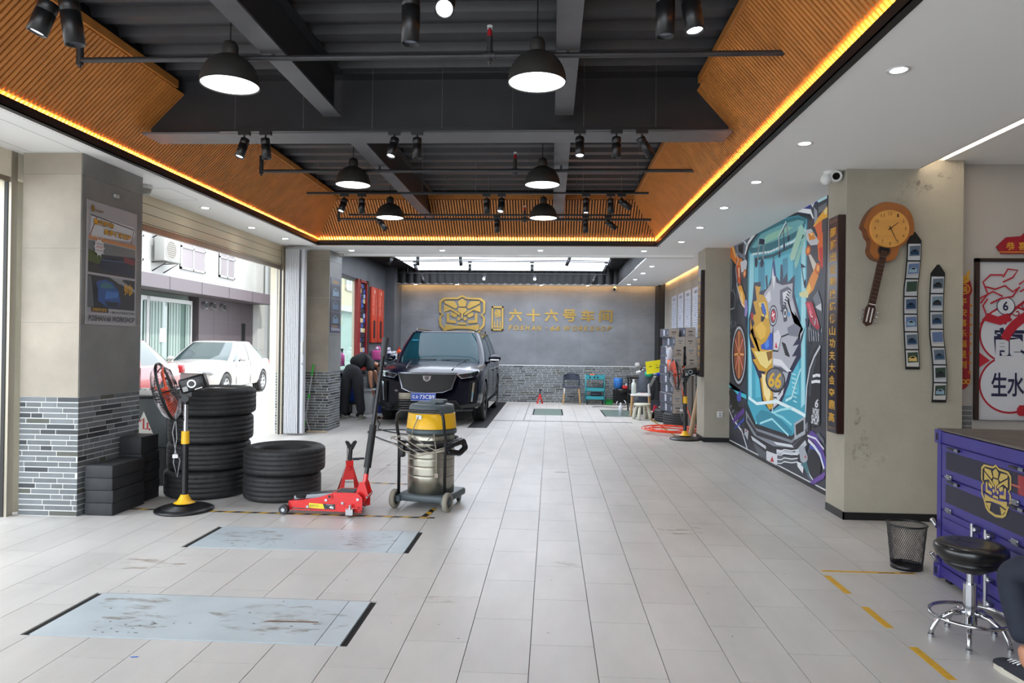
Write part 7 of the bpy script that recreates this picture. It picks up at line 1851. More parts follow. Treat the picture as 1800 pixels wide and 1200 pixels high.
for y in (24.9, 25.5, 26.3): MB(Matrix.Translation((0, y-24, 2.75))).cyl((-.02, 0, 0), (.12, 0, 0), .13, None, 18, m_fch).cyl((.12, 0, 0), (.14, 0, 0), .1, None, 18, m_blk).build('exhaust_vent', None, b)
def up_window(par, x, y0, y1, z0, z1, seat):
    f = MB().box((x, y0-seat, z0), (x+.03, y1-seat, z1), mat('upstairs_glass', '#8a8488', .15)).build('window', None, par)
    for a, c in (((y0, z0), (y0+.07, z1)), ((y1-.07, z0), (y1, z1)), ((y0, z0), (y1, z0+.07)), ((y0, z1-.07), (y1, z1)), (((y0+y1)/2-.03, z0), ((y0+y1)/2+.03, z1)), ((y0, z0+(z1-z0)*.35), (y1, z0+(z1-z0)*.35+.06))):
        MB().box((x, a[0]-seat, a[1]), (x+.06, c[0]-seat, c[1]), m_wf).build('frame', None, f)
for y0, y1 in ((18.4, 19.8), (20.0, 21.0), (23.2, 24.9), (26.0, 27.3)): up_window(b, .0, y0, y1, 3.9, 6.0, 24)
for z0, y0 in ((5.0, 21.4), (3.95, 21.4)):
    t = thing('air_conditioner', 'white air conditioner unit bracketed to the building across the street, '+('upper' if z0 > 4.5 else 'lower')+' one', 'air conditioner', (FX, y0, z0))
    MB().rbox((.15, 0, 0), (.5, .95, .75), .03, mat('ac_casing', '#8b8c88', .5)).build('casing', None, t)
    MB(Matrix.Translation((.5, .38, .38)) @ Matrix.Rotation(PI/2, 4, 'Y')).cyl((0, 0, 0), (0, 0, .012), .3, None, 30, col('#5c564c')).lathe([(.29, .01), (.31, .02), (.33, .01)], 30, m_wf).build('fan_grille', None, t)
    g = MB()
    for i in range(9): g.box((.501, .12, .12+i*.065), (.515, .64, .13+i*.065), m_wf)
    g.build('grille_bars', None, t)['kind'] = 'stuff'
    MB().tube([(0, .15, -.02), (.5, .15, -.02), (.02, .15, -.3)], .02, 6, m_blk).tube([(0, .8, -.02), (.5, .8, -.02), (.02, .8, -.3)], .02, 6, m_blk).build('bracket', None, t)
b2 = thing('teal_shop_building', 'pale building with teal framed shop front farther along the street', 'building', (FX+.1, 36, 0))
def b3(name, x0, y0, z0, x1, y1, z1, m, par=None): return MB().box((x0, y0-36, z0), (x1, y1-36, z1), m).build(name, None, par or b2)
b3('wall', -6, 29.2, 3.3, 0, 50, 12, m_bw); b3('wall', -6, 29.2, 0, .1, 31.0, 3.3, m_bw); b3('wall', -6, 31, 0, -.5, 50, 3.3, mat('shop_interior', '#6d7a70', .8))
b3('fascia', 0, 31.0, 2.9, .4, 50, 3.35, m_teal)
for y0, y1 in ((31.1, 33.9), (34.1, 37), (37.2, 40)):
    f = b3('shop_window', -.1, y0, .1, -.06, y1, 2.9, mat('shop_glass_green', '#93a79a', .08))
    for y in (y0, y1): b3('frame', -.12, y-.07, 0, .03, y+.07, 2.9, m_teal, f)
for y in (35.0, 35.35, 35.7): b3('gate_bar', .1, y, 0, .14, y+.05, 2.2, m_fch)
for z in (.6, 1.3, 2.0): b3('gate_bar', .1, 34.9, z, .13, 35.9, z+.04, m_fch)
for y in (29.9, 31.6): b3('downpipe', .1, y, 0, .22, y+.12, 8, m_wf)
for z in (1.1, 2.1): b3('pier_joint', .1, 29.25, z, .105, 31.0, z+.02, col('#9a9a98'))
for y0, y1 in ((32.4, 34.0), (36, 38)): up_window(b2, .0, y0, y1, 3.9, 6.0, 36)
t = thing('kerbstone', 'pale kerb along the foot of the buildings across the street', 'kerb', (FX+1.0, 24, 0))
MB().box((0, -14, -.02), (.15, 26, .12), col('#a8a6a0', .8)).build('kerb', None, t)
# view beyond the rear wash bay window
b4 = thing('side_lane_building', 'cream building seen through the wash bay window', 'building', (-9.5, 20, 0))
MB().box((-.4, 8.5, 0), (0, 26, 3.0), mat('aqua_white_wall', '#7f918b', .7)).box((-.4, 8.5, 3.0), (0, 26, 9), mat('cream_facade', '#a89f88', .8)).build('wall', None, b4)
MB().box((0, 8.5, 2.9), (.2, 26, 3.15), m_bw).build('ledge', None, b4)
for y0 in (9, 12, 15, 18): up_window(b4, .0, y0, y0+1.4, 3.9, 5.8, 0)
# ================================================================ WASH BAY: WINDOW, DOOR, SHELF, RED PANELS
m_redf = mat('red_lacquer_frame', '#8a1c18', .4); m_glass = mat('clear_glass', '#e6f2ee', .02, trans=1.0)
wn = MB()
wn.box((-4.22, 11.95, .86), (-4.02, 14.55, .9), m_grywall).box((-4.1, 14.47, .86), (-4.02, 14.6, 2.78), m_redf).box((-4.22, 11.95, 2.74), (-4.06, 14.5, 2.78), m_blk)
w1 = struct('window_1', wn)
MB().box((-4.085, 11.95, .9), (-4.077, 14.47, 2.74), m_glass).build('pane', None, w1)
MB().box((-4.03, 11.95, .83), (-3.96, 15.3, .86), mat('sill_black', '#0e0e10', .3)).build('sill', None, w1)
t = thing('glass_sticker', 'round badge sticker on the wash bay window', 'sticker', (-4.074, 13.05, 2.25))
Gs = basis((0, 0, 0), (0, 1, 0), (0, 0, 1), (1, 0, 0)); p_ = Print(Gs, .0008)
p_.ellipse(0, 0, .16, .16, '#9c9a72', 32).ellipse(0, 0, .145, .145, '#dfe3de', 32).ellipse(0, .05, .05, .05, '#4d5560', 18).ellipse(-.05, -.03, .05, .04, '#6a7a52', 16).ellipse(.05, -.03, .05, .04, '#54607a', 16).ellipse(0, .05, .028, .03, '#cfd5d2', 14).rect(-.06, -.12, .06, -.1, '#6a7a52').build('badge_print', None, t)
# stained lattice screen
t = thing('lattice_screen', 'tall red framed lattice screen with blue and cream glass squares beside the window', 'screen', (-4.05, 14.62, .86))
MB().box((-.05, 0, 0), (.03, .06, 1.92), m_redf).box((-.05, .55, 0), (.03, .62, 1.92), m_redf).box((-.05, 0, 1.87), (.03, .62, 1.92), m_redf).box((-.05, 0, 0), (.03, .62, .05), m_redf).build('frame', None, t)
RR = random.Random(8)
for j in range(17):
    for i in range(3):
        c = RR.choice(['#2d4d9c', '#d8cfae', '#1b2233', '#1b2233', '#8da6c8', '#14161c', '#c8b27a'])
        MB().box((-.02, .08+i*.155, .07+j*.105), (.0, .08+i*.155+.14, .07+j*.105+.09), col(c, .25)).build('glass_square', None, t)
MB().box((-.035, .06, .05), (-.022, .55, 1.87), m_blk).build('lattice', None, t)
struct('trim_12', MB().box((-4.1, 15.25, .86), (-4.03, 15.42, 2.8), m_blk))
m_org2 = mat('orange_red_panel', '#b8391f', .4)
for i, (y, lb) in enumerate(((15.52, 'red product panel with white lettering on the left wall, nearer the window'), (16.12, 'red product panel with white lettering on the left wall, nearer the back wall'))):
    t = thing('product_panel', lb, 'sign', (-4.045, y, 1.45)); 
    MB().rbox((0, 0, 0), (.05, .54, 1.25), .006, m_org2).build('board', None, t)
    MB().box((.05, .16, .1), (.056, .30, .5), m_blk).build('dark_strip', None, t)
    p_ = Print(basis((.0505, 0, 0), (0, 1, 0), (0, 0, 1), (1, 0, 0)), .0006)
    p_.text('Car Care', .2, .62, .45, .1, '#d9b0a4', .01, 0, PI/2).text('PROFESSIONAL', .42, .6, .42, .05, '#d9b0a4', 0, 0, PI/2).ellipse(.25, 1.15, .05, .05, '#d9b0a4', 14).build('lettering', None, t)
# shelf with bottles
m_shelf = mat('shelf_steel', '#37474d', .5, .2)
t = thing('steel_shelf', 'dark grey blue steel shelf of car care bottles behind the black SUV', 'shelf', (-4.0, 15.45, 0))
for x in (0, .78):
    for y in (0, .42): MB().box((x, y, 0), (x+.04, y+.04, 1.06), m_shelf).build('post', None, t)
for z in (.16, .42, .73, 1.02): MB().box((0, 0, z), (.82, .46, z+.035), m_shelf).build('shelf_board', None, t)
def bottle(label, x, y, z, r, h, c, cap='#e8e8e8', trig=False, jug=False, group='car care bottles'):
    t = thing('bottle', label, 'bottle', (x, y, z), group=group)
    if jug: MB().rbox((-r, -r*.6, 0), (r, r*.6, h*.75), r*.25, col(c, .35)).tube([(-r*.3, 0, h*.7), (-r*.2, 0, h), (r*.5, 0, h), (r*.7, 0, h*.72)], r*.16, 8, col(c, .35)).build('body', None, t)
    else: MB().lathe([(0, 0), (r, 0), (r, h*.62), (r*.85, h*.72), (r*.35, h*.8), (r*.35, h*.85), (0, h*.85)], 20, col(c, .3)).build('body', None, t)
    cp = MB().cyl((0, 0, h*.84), (0, 0, h), r*.4, r*.32, 14, col(cap, .4))
    if trig: cp.rbox((-r*.9, -r*.3, h*.95), (r*.5, r*.3, h*1.08), r*.15, col(cap, .4)).tube([(-r*.5, 0, h*.95), (-r*.8, 0, h*.85)], r*.12, 6, col(cap, .4))
    cp.build('cap', None, t)
    return t
SX, SY = -4.03, 15.45
bottle('large jug of pink liquid on top of the steel shelf, leftmost', SX+.13, SY+.2, 1.055, .11, .3, '#d65a9c', '#dcd8e0', jug=True)
bottle('pale translucent canister on top of the steel shelf beside the pink jug', SX+.36, SY+.22, 1.055, .1, .28, '#c9c6d4', '#e4e4ea', jug=True)
bottle('white square canister on top of the steel shelf in the middle', SX+.52, SY+.15, 1.055, .1, .2, '#c5c8ce', '#e8e8e8', jug=True)
bottle('black bottle with red cap on top of the steel shelf', SX+.66, SY+.12, 1.055, .045, .22, '#15151a', '#b8242c')
bottle('slim black bottle on top of the steel shelf beside the red capped one', SX+.72, SY+.22, 1.055, .04, .2, '#1d1f24', '#e8e8e8')
bottle('green and white bottle at the right end of the steel shelf top', SX+.78, SY+.15, 1.055, .042, .19, '#a9b89a', '#e8e8e8')
bottle('orange bottle at the back of the steel shelf top', SX+.6, SY+.36, 1.055, .06, .3, '#e0501c', '#c22a1c')
bottle('green canister on the middle level of the steel shelf', SX+.69, SY+.2, .766, .12, .22, '#1e8a4a', '#14592f', jug=True)
bottle('white canister on the middle level of the steel shelf', SX+.4, SY+.15, .766, .1, .18, '#c5c8ce', '#a8c8b0', jug=True)
bottle('red capped bottle on the middle level of the steel shelf', SX+.53, SY+.36, .766, .04, .22, '#c8c8d0', '#c22a2c')
t = thing('air_blower', 'white car dryer nozzle lying at the right end of the shelf top', 'tool', (SX+.68, SY+.38, 1.055)); MB().cyl((-.06, 0, .06), (.06, 0, .07), .05, .055, 18, m_vg).cyl((.06, 0, .07), (.2, 0, .085), .035, .08, 18, m_camw).build('nozzle', None, t)
bottle('trigger bottle of pink liquid hanging at the window sill', -3.985, 13.28, 1.0, .05, .3, '#d46aa6', '#15151a', trig=True)
bottle('trigger bottle of teal liquid hanging at the window sill', -3.985, 13.05, 1.08, .045, .26, '#4aa3a6', '#b9bcc0', trig=True)
t = thing('bottle_rail', 'thin rail holding the trigger bottles at the window', 'rail', (-4.0, 12.9, .99)); MB().box((-.03, 0, 0), (.06, .5, .008), m_steel).box((-.15, .2, -.13), (.0, .23, .0), m_steel).build('rail', None, t)
# buckets and boxes by the man
t = thing('blue_bucket', 'round blue bucket with dark rim on a black dolly behind the far column', 'bucket', (-3.84, 13.6, .3)); MB().lathe([(0, 0), (.14, 0), (.17, .26), (.185, .27), (.18, .29), (.16, .28), (.13, .02), (0, .02)], 28, col('#2a55b8', .4)).build('bucket', None, t)
t = thing('black_dolly', 'black wheeled dolly under the blue bucket', 'dolly', (-3.84, 13.6, 0)); MB().rbox((-.17, -.17, .24), (.17, .17, .3), .02, m_fb).build('platform', None, t)
for x in (-.13, .13):
    for y in (-.13, .13): MB().cyl((x, y-.015, .04), (x, y+.015, .04), .04, None, 16, m_fb).cyl((x, y, .06), (x, y, .25), .015, None, 8, m_fb).build('wheel', None, t)
t = thing('white_bin', 'white plastic tub behind the bending man', 'tub', (-3.8, 14.2, 0)); MB().rbox((-.2, -.15, 0), (.2, .15, .5), .03, m_camw).box((-.22, -.17, .47), (.22, .17, .5), m_camw).build('tub', None, t)
t = thing('navy_tub', 'dark blue plastic tub beside the white tub', 'tub', (-3.36, 14.4, 0)); MB().rbox((-.18, -.15, 0), (.18, .15, .5), .03, col('#1d2a78', .4)).box((-.2, -.17, .47), (.2, .17, .5), col('#1d2a78', .4)).build('tub', None, t)
for i in range(2):
    t = thing('polishing_pad', 'dark red polishing pad on the floor near the man, '+('left' if i == 0 else 'right')+' one', 'pad', (-3.25+.13*i, 13.2, 0)); MB().lathe([(0, 0), (.05, 0), (.06, .03), (.03, .05), (0, .05)], 18, col('#5a1f1a', .7)).build('pad', None, t)
# mop and squeegee against the far column
t = thing('green_mop', 'green handled mop leaning on the far tiled column', 'mop', (-3.95, 11.13, 0))
MB().cyl((0, 0, .02), (.13, .03, 1.0), .011, None, 10, m_fch).build('pole', None, t)
MB().cyl((.115, .018, .9), (.14, .022, 1.08), .016, None, 10, col('#2fae3a', .4)).cyl((.07, .01, .53), (.08, .012, .6), .016, None, 10, col('#2fae3a', .4)).cyl((0, 0, .02), (.02, .003, .17), .016, None, 10, col('#2fae3a', .4)).build('grip', None, t)
MB().rbox((-.15, -.04, 0), (.12, .05, .025), .006, m_blk).build('mop_head', None, t)
t = thing('squeegee', 'short steel squeegee leaning left on the far tiled column', 'squeegee', (-3.82, 11.05, 0))
MB().cyl((0, 0, .02), (-.17, .05, .5), .009, None, 10, m_fch).build('pole', None, t); MB().box((-.08, -.02, 0), (.1, .02, .02), m_blk).build('blade', None, t)
t = thing('wood_offcut', 'pale timber offcut lying by the foot of the far tiled column', 'timber', (-3.85, 10.98, 0)); MB().rbox((0, 0, 0), (.32, .05, .03), .004, col('#b8a890', .7)).build('timber', None, t)
# white folding door
d1 = struct('door_1', MB().box((-4.09, 10.70, 2.86), (-3.78, 10.80, 2.895), m_fch))
m_fold = mat('folding_door_white', '#bfc0c4', .4)
for i in range(9):
    x = -4.085+i*.024; MB().box((x, 10.62+.0*i, .03), (x+.018, 10.72, 2.86), m_fold).box((x+.018, 10.64, .03), (x+.024, 10.70, 2.86), col('#77787c')).build('panel', None, d1)
lf = MB().box((-3.868, 10.66, .03), (-3.835, 10.70, 2.86), col('#8f95a0', .3)).build('glass_strip', None, d1)
st_ = MB().rbox((-3.835, 10.62, .03), (-3.785, 10.72, 2.86), .008, m_fold).build('stile', None, d1)
MB().rbox((-3.825, 10.598, 1.25), (-3.79, 10.62, 1.45), .006, m_camw).cyl((-3.808, 10.60, 1.1), (-3.808, 10.62, 1.1), .014, None, 14, m_steel).build('door_handle', None, st_)

# ================================================================ BACK WALL FURNITURE
t = thing('shell_chair', 'dark grey plastic chair with pale wooden legs against the back wall', 'chair', (.53, 17.4, 0))
m_ch = mat('chair_shell', '#373b4a', .5)
MB().rbox((-.2, -.2, .40), (.2, .2, .44), .015, m_ch).build('seat', None, t)
bk = []
for f in range(7):
    z = .58+.17*f/6
    for i in range(9): u = -1+2*i/8; bk.append((u*.2*(1-.25*max(0, f-4)/2*abs(u)), .2-.05*u*u, z-(.04*abs(u)**4 if f == 6 else 0)))
k = 9; fs = [(f*k+i, f*k+i+1, (f+1)*k+i+1, (f+1)*k+i) for f in range(6) for i in range(8)]; n_ = len(bk)
MB().add(bk+[(x, y+.015, z) for x, y, z in bk], fs+[tuple(n_+v for v in reversed(f_)) for f_ in fs], m_ch, True).build('backrest', None, t)
for s_ in (-1, 1):
    MB().cyl((s_*.19, .17, .42), (s_*.19, .15, .62), .015, None, 10, m_ch).build('back_post', None, t)
    MB().cyl((s_*.17, -.16, .4), (s_*.21, -.2, 0), .02, .013, 10, mat('beech', '#c09a6a', .5)).build('leg', None, t); MB().cyl((s_*.17, .16, .4), (s_*.21, .2, 0), .02, .013, 10, mat('beech', '#c09a6a')).build('leg', None, t)
MB().rbox((-.2, -.215, .27), (-.165, -.165, .4), .006, m_camw).build('white_wrap', None, t)
t = thing('utility_cart', 'turquoise three tier metal trolley against the back wall', 'trolley', (1.1, 17.4, 0)); m_tq = mat('turquoise_metal', '#2b8f99', .45)
for z, h in ((.62, .1), (.33, .08), (.13, .08)):
    q = MB()
    for a, c in (((-.22, -.15, z), (.22, -.145, z+h)), ((-.22, .145, z), (.22, .15, z+h)), ((-.22, -.15, z), (-.215, .15, z+h)), ((.215, -.15, z), (.22, .15, z+h)), ((-.22, -.15, z), (.22, .15, z+.005))): q.box(a, c, m_tq)
    q.build('tray', None, t)
for s_ in (-1, 1): MB().tube([(s_*.225, -.13, .06), (s_*.225, -.13, .74), (s_*.225, .13, .74), (s_*.225, .13, .06)], .01, 8, m_tq).build('side_frame', None, t)
for s_ in (-1, 1):
    for y in (-.12, .12): MB().cyl((s_*.19-.01, y, .028), (s_*.19+.01, y, .028), .028, None, 14, m_blk).cyl((s_*.19, y, .03), (s_*.19, y, .13), .006, None, 6, m_blk).build('caster', None, t)
hl = MB()
for x in (-.13, -.02, .06): hl.cyl((x, -.1505, .67), (x, -.154, .67), .022, None, 14, m_blk)
hl.build('front_holes', None, t)
t = thing('sanding_discs', 'grey polishing machine lying on the middle tier of the turquoise trolley', 'tool', (1.12, 17.4, .216)); MB().rbox((-.13, -.08, 0), (.14, .08, .08), .03, col('#4b4d58', .4)).build('machine', None, t)
for i in range(2):
    t = thing('orange_cup', 'small orange cup on top tray of the turquoise trolley, '+('left' if not i else 'right'), 'cup', (1.0+.06*i, 17.36, .626)); MB().lathe([(0, 0), (.02, 0), (.026, .12), (.022, .12), (.016, .01), (0, .01)], 14, col('#e0683a', .5)).build('cup', None, t)
t = stool('black work stool with chrome legs beside the turquoise trolley', (1.75, 17.3, 0), .40, .2, False)
MB().rbox((-.2, -.06, .05), (.24, .1, .38), .02, m_blkm).build('tool_pouch', None, t)
t = thing('blue_tub', 'blue cylindrical tub on the far work stool', 'tub', (1.66, 17.32, .412)); MB().lathe([(0, 0), (.105, 0), (.11, .24), (.1, .25), (0, .25)], 26, col('#2f6fb8', .5)).build('tub', None, t)
t = thing('red_case', 'small red case in front of the blue tub on the stool', 'case', (1.82, 17.2, .412)); MB().rbox((-.07, -.04, 0), (.08, .04, .07), .01, col('#b8141c', .4)).build('case', None, t)
bottle('small white bottle behind the red case on the far stool', 1.86, 17.34, .412, .025, .15, '#c5c8d4', '#2b4fa0')
t = thing('green_bin', 'small green parts bin on the floor beside the turquoise trolley', 'bin', (1.44, 17.42, 0)); MB().box((-.09, -.1, 0), (.09, .1, .01), col('#1a8a3a')).box((-.09, -.1, 0), (-.083, .1, .12), col('#1a8a3a')).box((.083, -.1, 0), (.09, .1, .12), col('#1a8a3a')).box((-.09, .093, 0), (.09, .1, .12), col('#1a8a3a')).box((-.09, -.1, 0), (.09, -.093, .06), col('#1a8a3a')).build('bin', None, t)
bottle('white trigger bottle standing on the right green lift plate', 1.47, 14.75, .003, .045, .26, '#c9cbd2', '#dfe1e6', trig=False)
one('black_cable', MB().tube([(1.0+.12*i, 16.6+.12*math.sin(i*1.1), .006) for i in range(9)], .006, 6, m_blk), None, 'thin black cable on the floor behind the white trigger bottle', 'cable')
t = thing('paper_scrap', 'white paper lump stuck at the top edge of the back wall bricks', 'paper', (2.18, 17.78, .94)); MB().ell((0, 0, .04), (.07, .02, .06), 10, m_camw).build('paper', None, t)
one('floor_seam_line', MB().box((-.50, 13.4, 0), (-.49, 17.5, .001), m_blkm), None, 'thin dark seam running along the far floor towards the back wall', 'floor seam')

# ================================================================ BOXES AND CLUTTER AT THE RIGHT
m_bxd = mat('box_dark_print', '#3c404c', .6); m_bxw = mat('box_white', '#a9a29c', .6)
def carton(label, x, y, z, ln, wd, h, top=True, rz=0, dark=True, n=1):
    """long carton: dark printed long side facing the bay (-x... +y), white end facing the camera"""
    t = thing('carton', label, 'box', (x, y, z), rz, 'stacked film cartons')
    MB().box((0, 0, 0), (wd, ln, h-.003), m_bxw).build('box', None, t)
    MB().box((-.002, .002, .002), (0, ln-.002, h-.006), m_bxd).build('printed_side', None, t)
    p_ = Print(basis((-.0025, ln, 0), (0, -1, 0), (0, 0, 1), (-1, 0, 0)), .0004)
    c = ln*.5; p_.rect(c-.05, h*.15, c+.05, h*.8, '#b9bac4').line([(c-.04, h*.3), (c+.04, h*.34)], .008, '#3c404c').line([(c-.04, h*.55), (c+.04, h*.6)], .008, '#3c404c').rect(c-.04, h*.8, c+.0, h*.88, '#b9bac4')
    p_.rect(ln*.88, h*.3, ln*.95, h*.7, '#8a8c98').ellipse(ln*.12, h*.5, .02, .025, '#8a3040', 10); p_.build('logo_print', None, t)
    p_ = Print(basis((0, -.0005, 0), (1, 0, 0), (0, 0, 1)), .0004)
    p_.rect(wd*.28, h*.5, wd*.72, h*.6, '#2a2422' if dark else '#5a7a88').rect(wd*.38, h*.26, wd*.62, h*.33, '#6a5f58')
    if n % 3 == 0: p_.text('1870', wd*.3, h*.08, wd*.5, h*.15, '#1c1c22', .01)
    p_.build('end_label', None, t); return t
RR = random.Random(12); W2, Hh = .185, .172
names = ['bottom', 'second', 'third', 'fourth', 'fifth', 'sixth', 'seventh', 'eighth', 'ninth']
for lvl in range(9):
    z = .24+lvl*Hh
    if lvl < 8: carton('long dark film carton, left column of the stack, %s level' % names[lvl], 2.20+RR.uniform(-.02, .01)+(.0 if lvl < 6 else .02), 12.72+RR.uniform(-.04, .04), z, .8, W2, Hh, n=lvl, rz=.13, dark=lvl % 2 == 0)
    carton('long film carton with pale end, right column of the stack, %s level' % names[lvl], 2.425+RR.uniform(-.015, .01), 12.78+RR.uniform(-.03, .03), z, .8, W2, Hh, n=lvl+1, rz=.13, dark=lvl % 3 != 0)
carton('dark film carton lying across the very top of the stack at the left', 2.15, 12.98, .241+8*Hh, .55, .19, .15, n=1, rz=.13)
tyre('dark tyre lying under the carton stack, nearer the camera', (2.40, 13.0, .12), .33, .235, .22, .3, group='tyres under the cartons')
tyre('dark tyre lying under the carton stack, farther back', (2.34, 13.7, .12), .33, .235, .22, 1.3, group='tyres under the cartons')
# hose coil
m_hose = mat('orange_air_hose', '#f0441c', .4)
P = []; RR = random.Random(2)
for i in range(300):
    a = i/300*2*PI*7; r = .27+.09*math.sin(i*.113)+.03*math.sin(i*.371); P.append((r*1.3*math.cos(a)+.05*math.sin(i*.05), r*.95*math.sin(a), .012+.0002*i+.05*abs(math.sin(i*.077))))
for q in ((.35, .1, .2), (.28, .35, .55), (.2, .45, .9), (.3, .5, 1.1)): P.append(q)
one('orange_hose', MB().tube(P, .0065, 6, m_hose), None, 'coil of bright orange air hose on the floor in front of the carton stack', 'hose', (2.0, 11.75, 0))
# rolled films leaning
for i, (a, b, r, c, lb) in enumerate((((2.24, 11.36, .0), (2.45, 11.7, .78), .04, '#9c8468', 'brown cardboard tube leaning on the far plastered column'), ((2.62, 11.6, .0), (2.66, 12.0, 1.0), .035, '#a08c74', 'tall brown cardboard tube leaning on the cartons'))):
    t = thing('cardboard_tube', lb, 'tube', a); d_ = Vector(b)-Vector(a); MB().cyl((0, 0, .015), d_, r, None, 20, col(c, .7)).build('tube', None, t); MB().cyl(d_*.12, d_*.3, r+.002, None, 20, m_camw).build('label_wrap', None, t)
t = thing('display_board', 'upright grey tiled display board beside the cardboard tubes', 'board', (2.36, 11.9, .0)); MB().box((0, 0, 0), (.03, .3, 1.0), mat('dark_stone', '#4b463f', .5)).build('board', None, t)
# white chair, low stool and clutter
t = thing('white_shell_chair', 'white plastic chair with wooden legs in front of the cartons', 'chair', (1.87, 14.65, 0), math.radians(80))
MB().rbox((-.21, -.2, .42), (.21, .2, .46), .015, m_camw).build('seat', None, t)
bk = []
for f in range(7):
    z = .62+.2*f/6
    for i in range(9): u = -1+2*i/8; bk.append((u*.2, -.2+.05*u*u-.1*(f/6), z))
MB().add(bk+[(x, y-.015, z) for x, y, z in bk], fs+[tuple(n_+v for v in reversed(f_)) for f_ in fs], m_camw, True).build('backrest', None, t)
for s_ in (-1, 1):
    MB().cyl((s_*.19, -.17, .44), (s_*.19, -.16, .66), .016, None, 10, m_camw).build('back_post', None, t)
    for y in (-.17, .17): MB().cyl((s_*.17, y, .42), (s_*.2, y*1.15, 0), .02, .013, 10, mat('beech', '#c09a6a')).build('leg', None, t)
bottle('white bottle with nozzle standing on the white chair seat', 1.72, 14.62, .46, .05, .3, '#c4ccc4', '#d8d8d8')
t = thing('folded_paper', 'sheet of white paper with red print on the white chair seat', 'paper', (1.92, 14.7, .461)); MB().rbox((-.1, -.1, 0), (.1, .12, .01), .003, m_camw).box((-.05, -.05, .01), (.05, .05, .011), col('#c83a3a')).build('paper', None, t)
t = thing('plastic_footstool', 'low white round plastic stool with four fat legs', 'stool', (1.81, 13.95, 0)); m_iv = mat('ivory_plastic', '#c9c7b4', .4)
MB().lathe([(0, .27), (.13, .27), (.16, .28), (.165, .3), (.155, .315), (0, .315)], 32, m_iv).build('seat', None, t)
for i in range(4):
    a = PI/4+i*PI/2+.3; c, s_ = math.cos(a), math.sin(a); MB().tube([(.1*c, .1*s_, .28), (.14*c, .14*s_, .18), (.165*c, .165*s_, .08), (.17*c, .17*s_, .0)], [.026, .033, .036, .03], 12, m_iv).build('leg', None, t)
t = thing('grey_bag', 'dark grey duffel bag standing behind the white chair', 'bag', (2.05, 15.2, 0)); MB().ell((0, 0, .55), (.2, .22, .42), 24, mat('bag_cloth', '#41454e', .8, var=.2, scale=8)).box((-.22, -.2, 0), (.24, .22, .3), mat('bag_cloth', '#41454e')).build('bag', None, t); MB().tube([(-.12, -.05, .92), (-.1, -.1, 1.02), (.1, -.1, 1.02), (.12, -.05, .92)], .015, 8, m_blk).build('handle', None, t)
t = thing('yellow_sign_card', 'bright yellow card with small print on top of the clutter', 'card', (2.0, 14.72, .86), rot=(.1, -.15, .1)); MB().box((0, 0, 0), (.33, .012, .26), col('#e8dc1c', .5)).build('card', None, t); Print(basis((0, -.0005, 0), (1, 0, 0), (0, 0, 1)), .0006).rect(.06, .14, .12, .16, '#7a7420').rect(.2, .1, .27, .12, '#7a7420').rect(.2, .16, .24, .17, '#7a7420').build('print', None, t)
t = thing('white_roll', 'white film roll sticking out to the left above the grey bag', 'roll', (1.86, 15.35, .86)); MB().cyl((0, 0, 0), (.66, .1, .22), .035, None, 18, m_camw).cyl((.1, 0, -.04), (.6, .15, -.02), .04, None, 18, col('#b9c6d4')).build('roll', None, t)
t = thing('blue_cloth', 'bunched blue cloth between the white roll and the cartons', 'cloth', (2.4, 15.3, .86)); MB().ell((0, 0, 0), (.12, .08, .08), 12, col('#1b3cc8', .8)).ell((.08, .05, .03), (.08, .06, .05), 10, col('#1b3cc8', .8)).build('cloth', None, t)
t = thing('green_cloth', 'small green cloth left of the yellow card', 'cloth', (2.08, 15.0, .86)); MB().ell((0, 0, 0), (.09, .06, .07), 12, col('#1c9a78', .8)).build('cloth', None, t)
t = thing('work_table', 'black work table carrying the rolls and cloths behind the grey bag', 'table', (2.0, 15.55, 0)); MB().box((-.3, -.4, .74), (.65, .35, .78), m_blk).build('tabletop', None, t)
for x in (-.27, .61):
    for y in (-.27, .31): MB().box((x, y, 0), (x+.03, y+.03, .74), m_blk).build('leg', None, t)
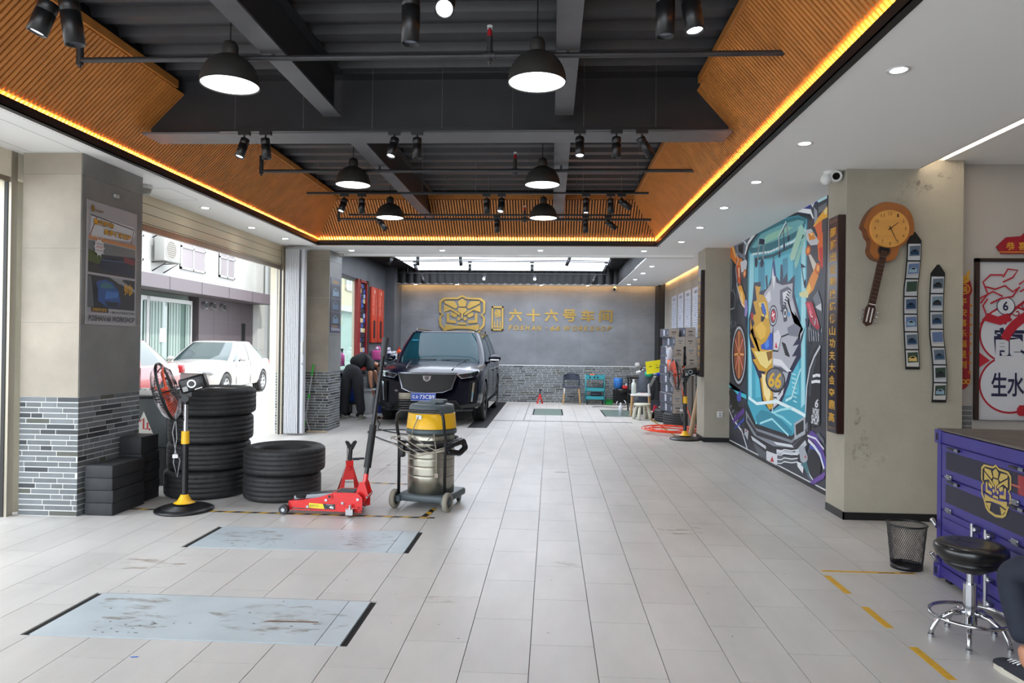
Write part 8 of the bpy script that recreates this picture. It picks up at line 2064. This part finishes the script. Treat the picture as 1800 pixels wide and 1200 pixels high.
t = thing('orange_spray_bag', 'orange and white wrapped bag hanging on the left side of the cartons', 'bag', (2.12, 12.62, 1.0)); MB().lathe([(0, 0), (.04, 0), (.05, .2), (0, .2)], 14, col('#e85a1c', .5)).build('orange_cup', None, t); MB().ell((0, 0, .3), (.06, .05, .13), 14, col('#b8bcc8', .6)).cyl((-.02, 0, .38), (-.08, 0, .44), .015, None, 8, m_camw).build('plastic_wrap', None, t)
t = thing('white_boxes', 'small white carton with papers on the floor by the chair', 'box', (2.0, 14.25, 0)); MB().rbox((-.12, -.1, 0), (.1, .1, .14), .006, m_bxw).build('box', None, t)
for i, (x, y, c, lb) in enumerate(((2.02, 15.0, '#b01c24', 'red machine part under the grey bag'), (2.1, 14.55, '#c22040', 'crimson jack frame on the floor left of the tyres'))):
    t = thing('red_part', lb, 'part', (x, y-.3, 0)); MB().prism([(-.09, 0), (.09, 0), (.05, .12), (.02, .26), (-.02, .26), (-.05, .12)], .1, col(c, .4), M=Matrix.Rotation(PI/2, 4, 'X')).build('frame', None, t)
# ---- scuffs on the plastered column and blue tape marks
def scuffs():
    m = mat('scuff_mix', '#3a3833', .8); nt = m.node_tree; n = nt.nodes; L = nt.links; b = n['Principled BSDF']
    geo = n.new('ShaderNodeNewGeometry'); nz = n.new('ShaderNodeTexNoise'); nz.inputs['Scale'].default_value = 9; nz.inputs['Detail'].default_value = 10; nz.inputs['Roughness'].default_value = .7
    L.new(geo.outputs['Position'], nz.inputs['Vector']); cr = n.new('ShaderNodeValToRGB'); cr.color_ramp.elements[0].position = .52; cr.color_ramp.elements[1].position = .74; cr.color_ramp.elements[0].color = (0, 0, 0, 1); cr.color_ramp.elements[1].color = (.75, .75, .75, 1)
    L.new(nz.outputs['Fac'], cr.inputs['Fac']); L.new(cr.outputs['Color'], b.inputs['Alpha'])
    R = random.Random(9); mb = MB(basis((2.462, 6.0295, 0), (1, 0, 0), (0, 0, 1)))
    for (x, z, rx, rz) in ((.14, .62, .12, .14), (.24, .48, .1, .1), (.55, 2.78, .14, .07), (.45, 2.72, .06, .1), (.08, .9, .05, .1), (.8, 2.87, .06, .04)):
        mb.add([(a, c, 0) for a, c in blob(R, x, z, rx, rz, 26, .25)], [tuple(range(26))], m)
    mb.build('scuff_marks', None, bpy.data.objects['plastered_column'])
scuffs()
bpy.data.scenes.remove(TS)
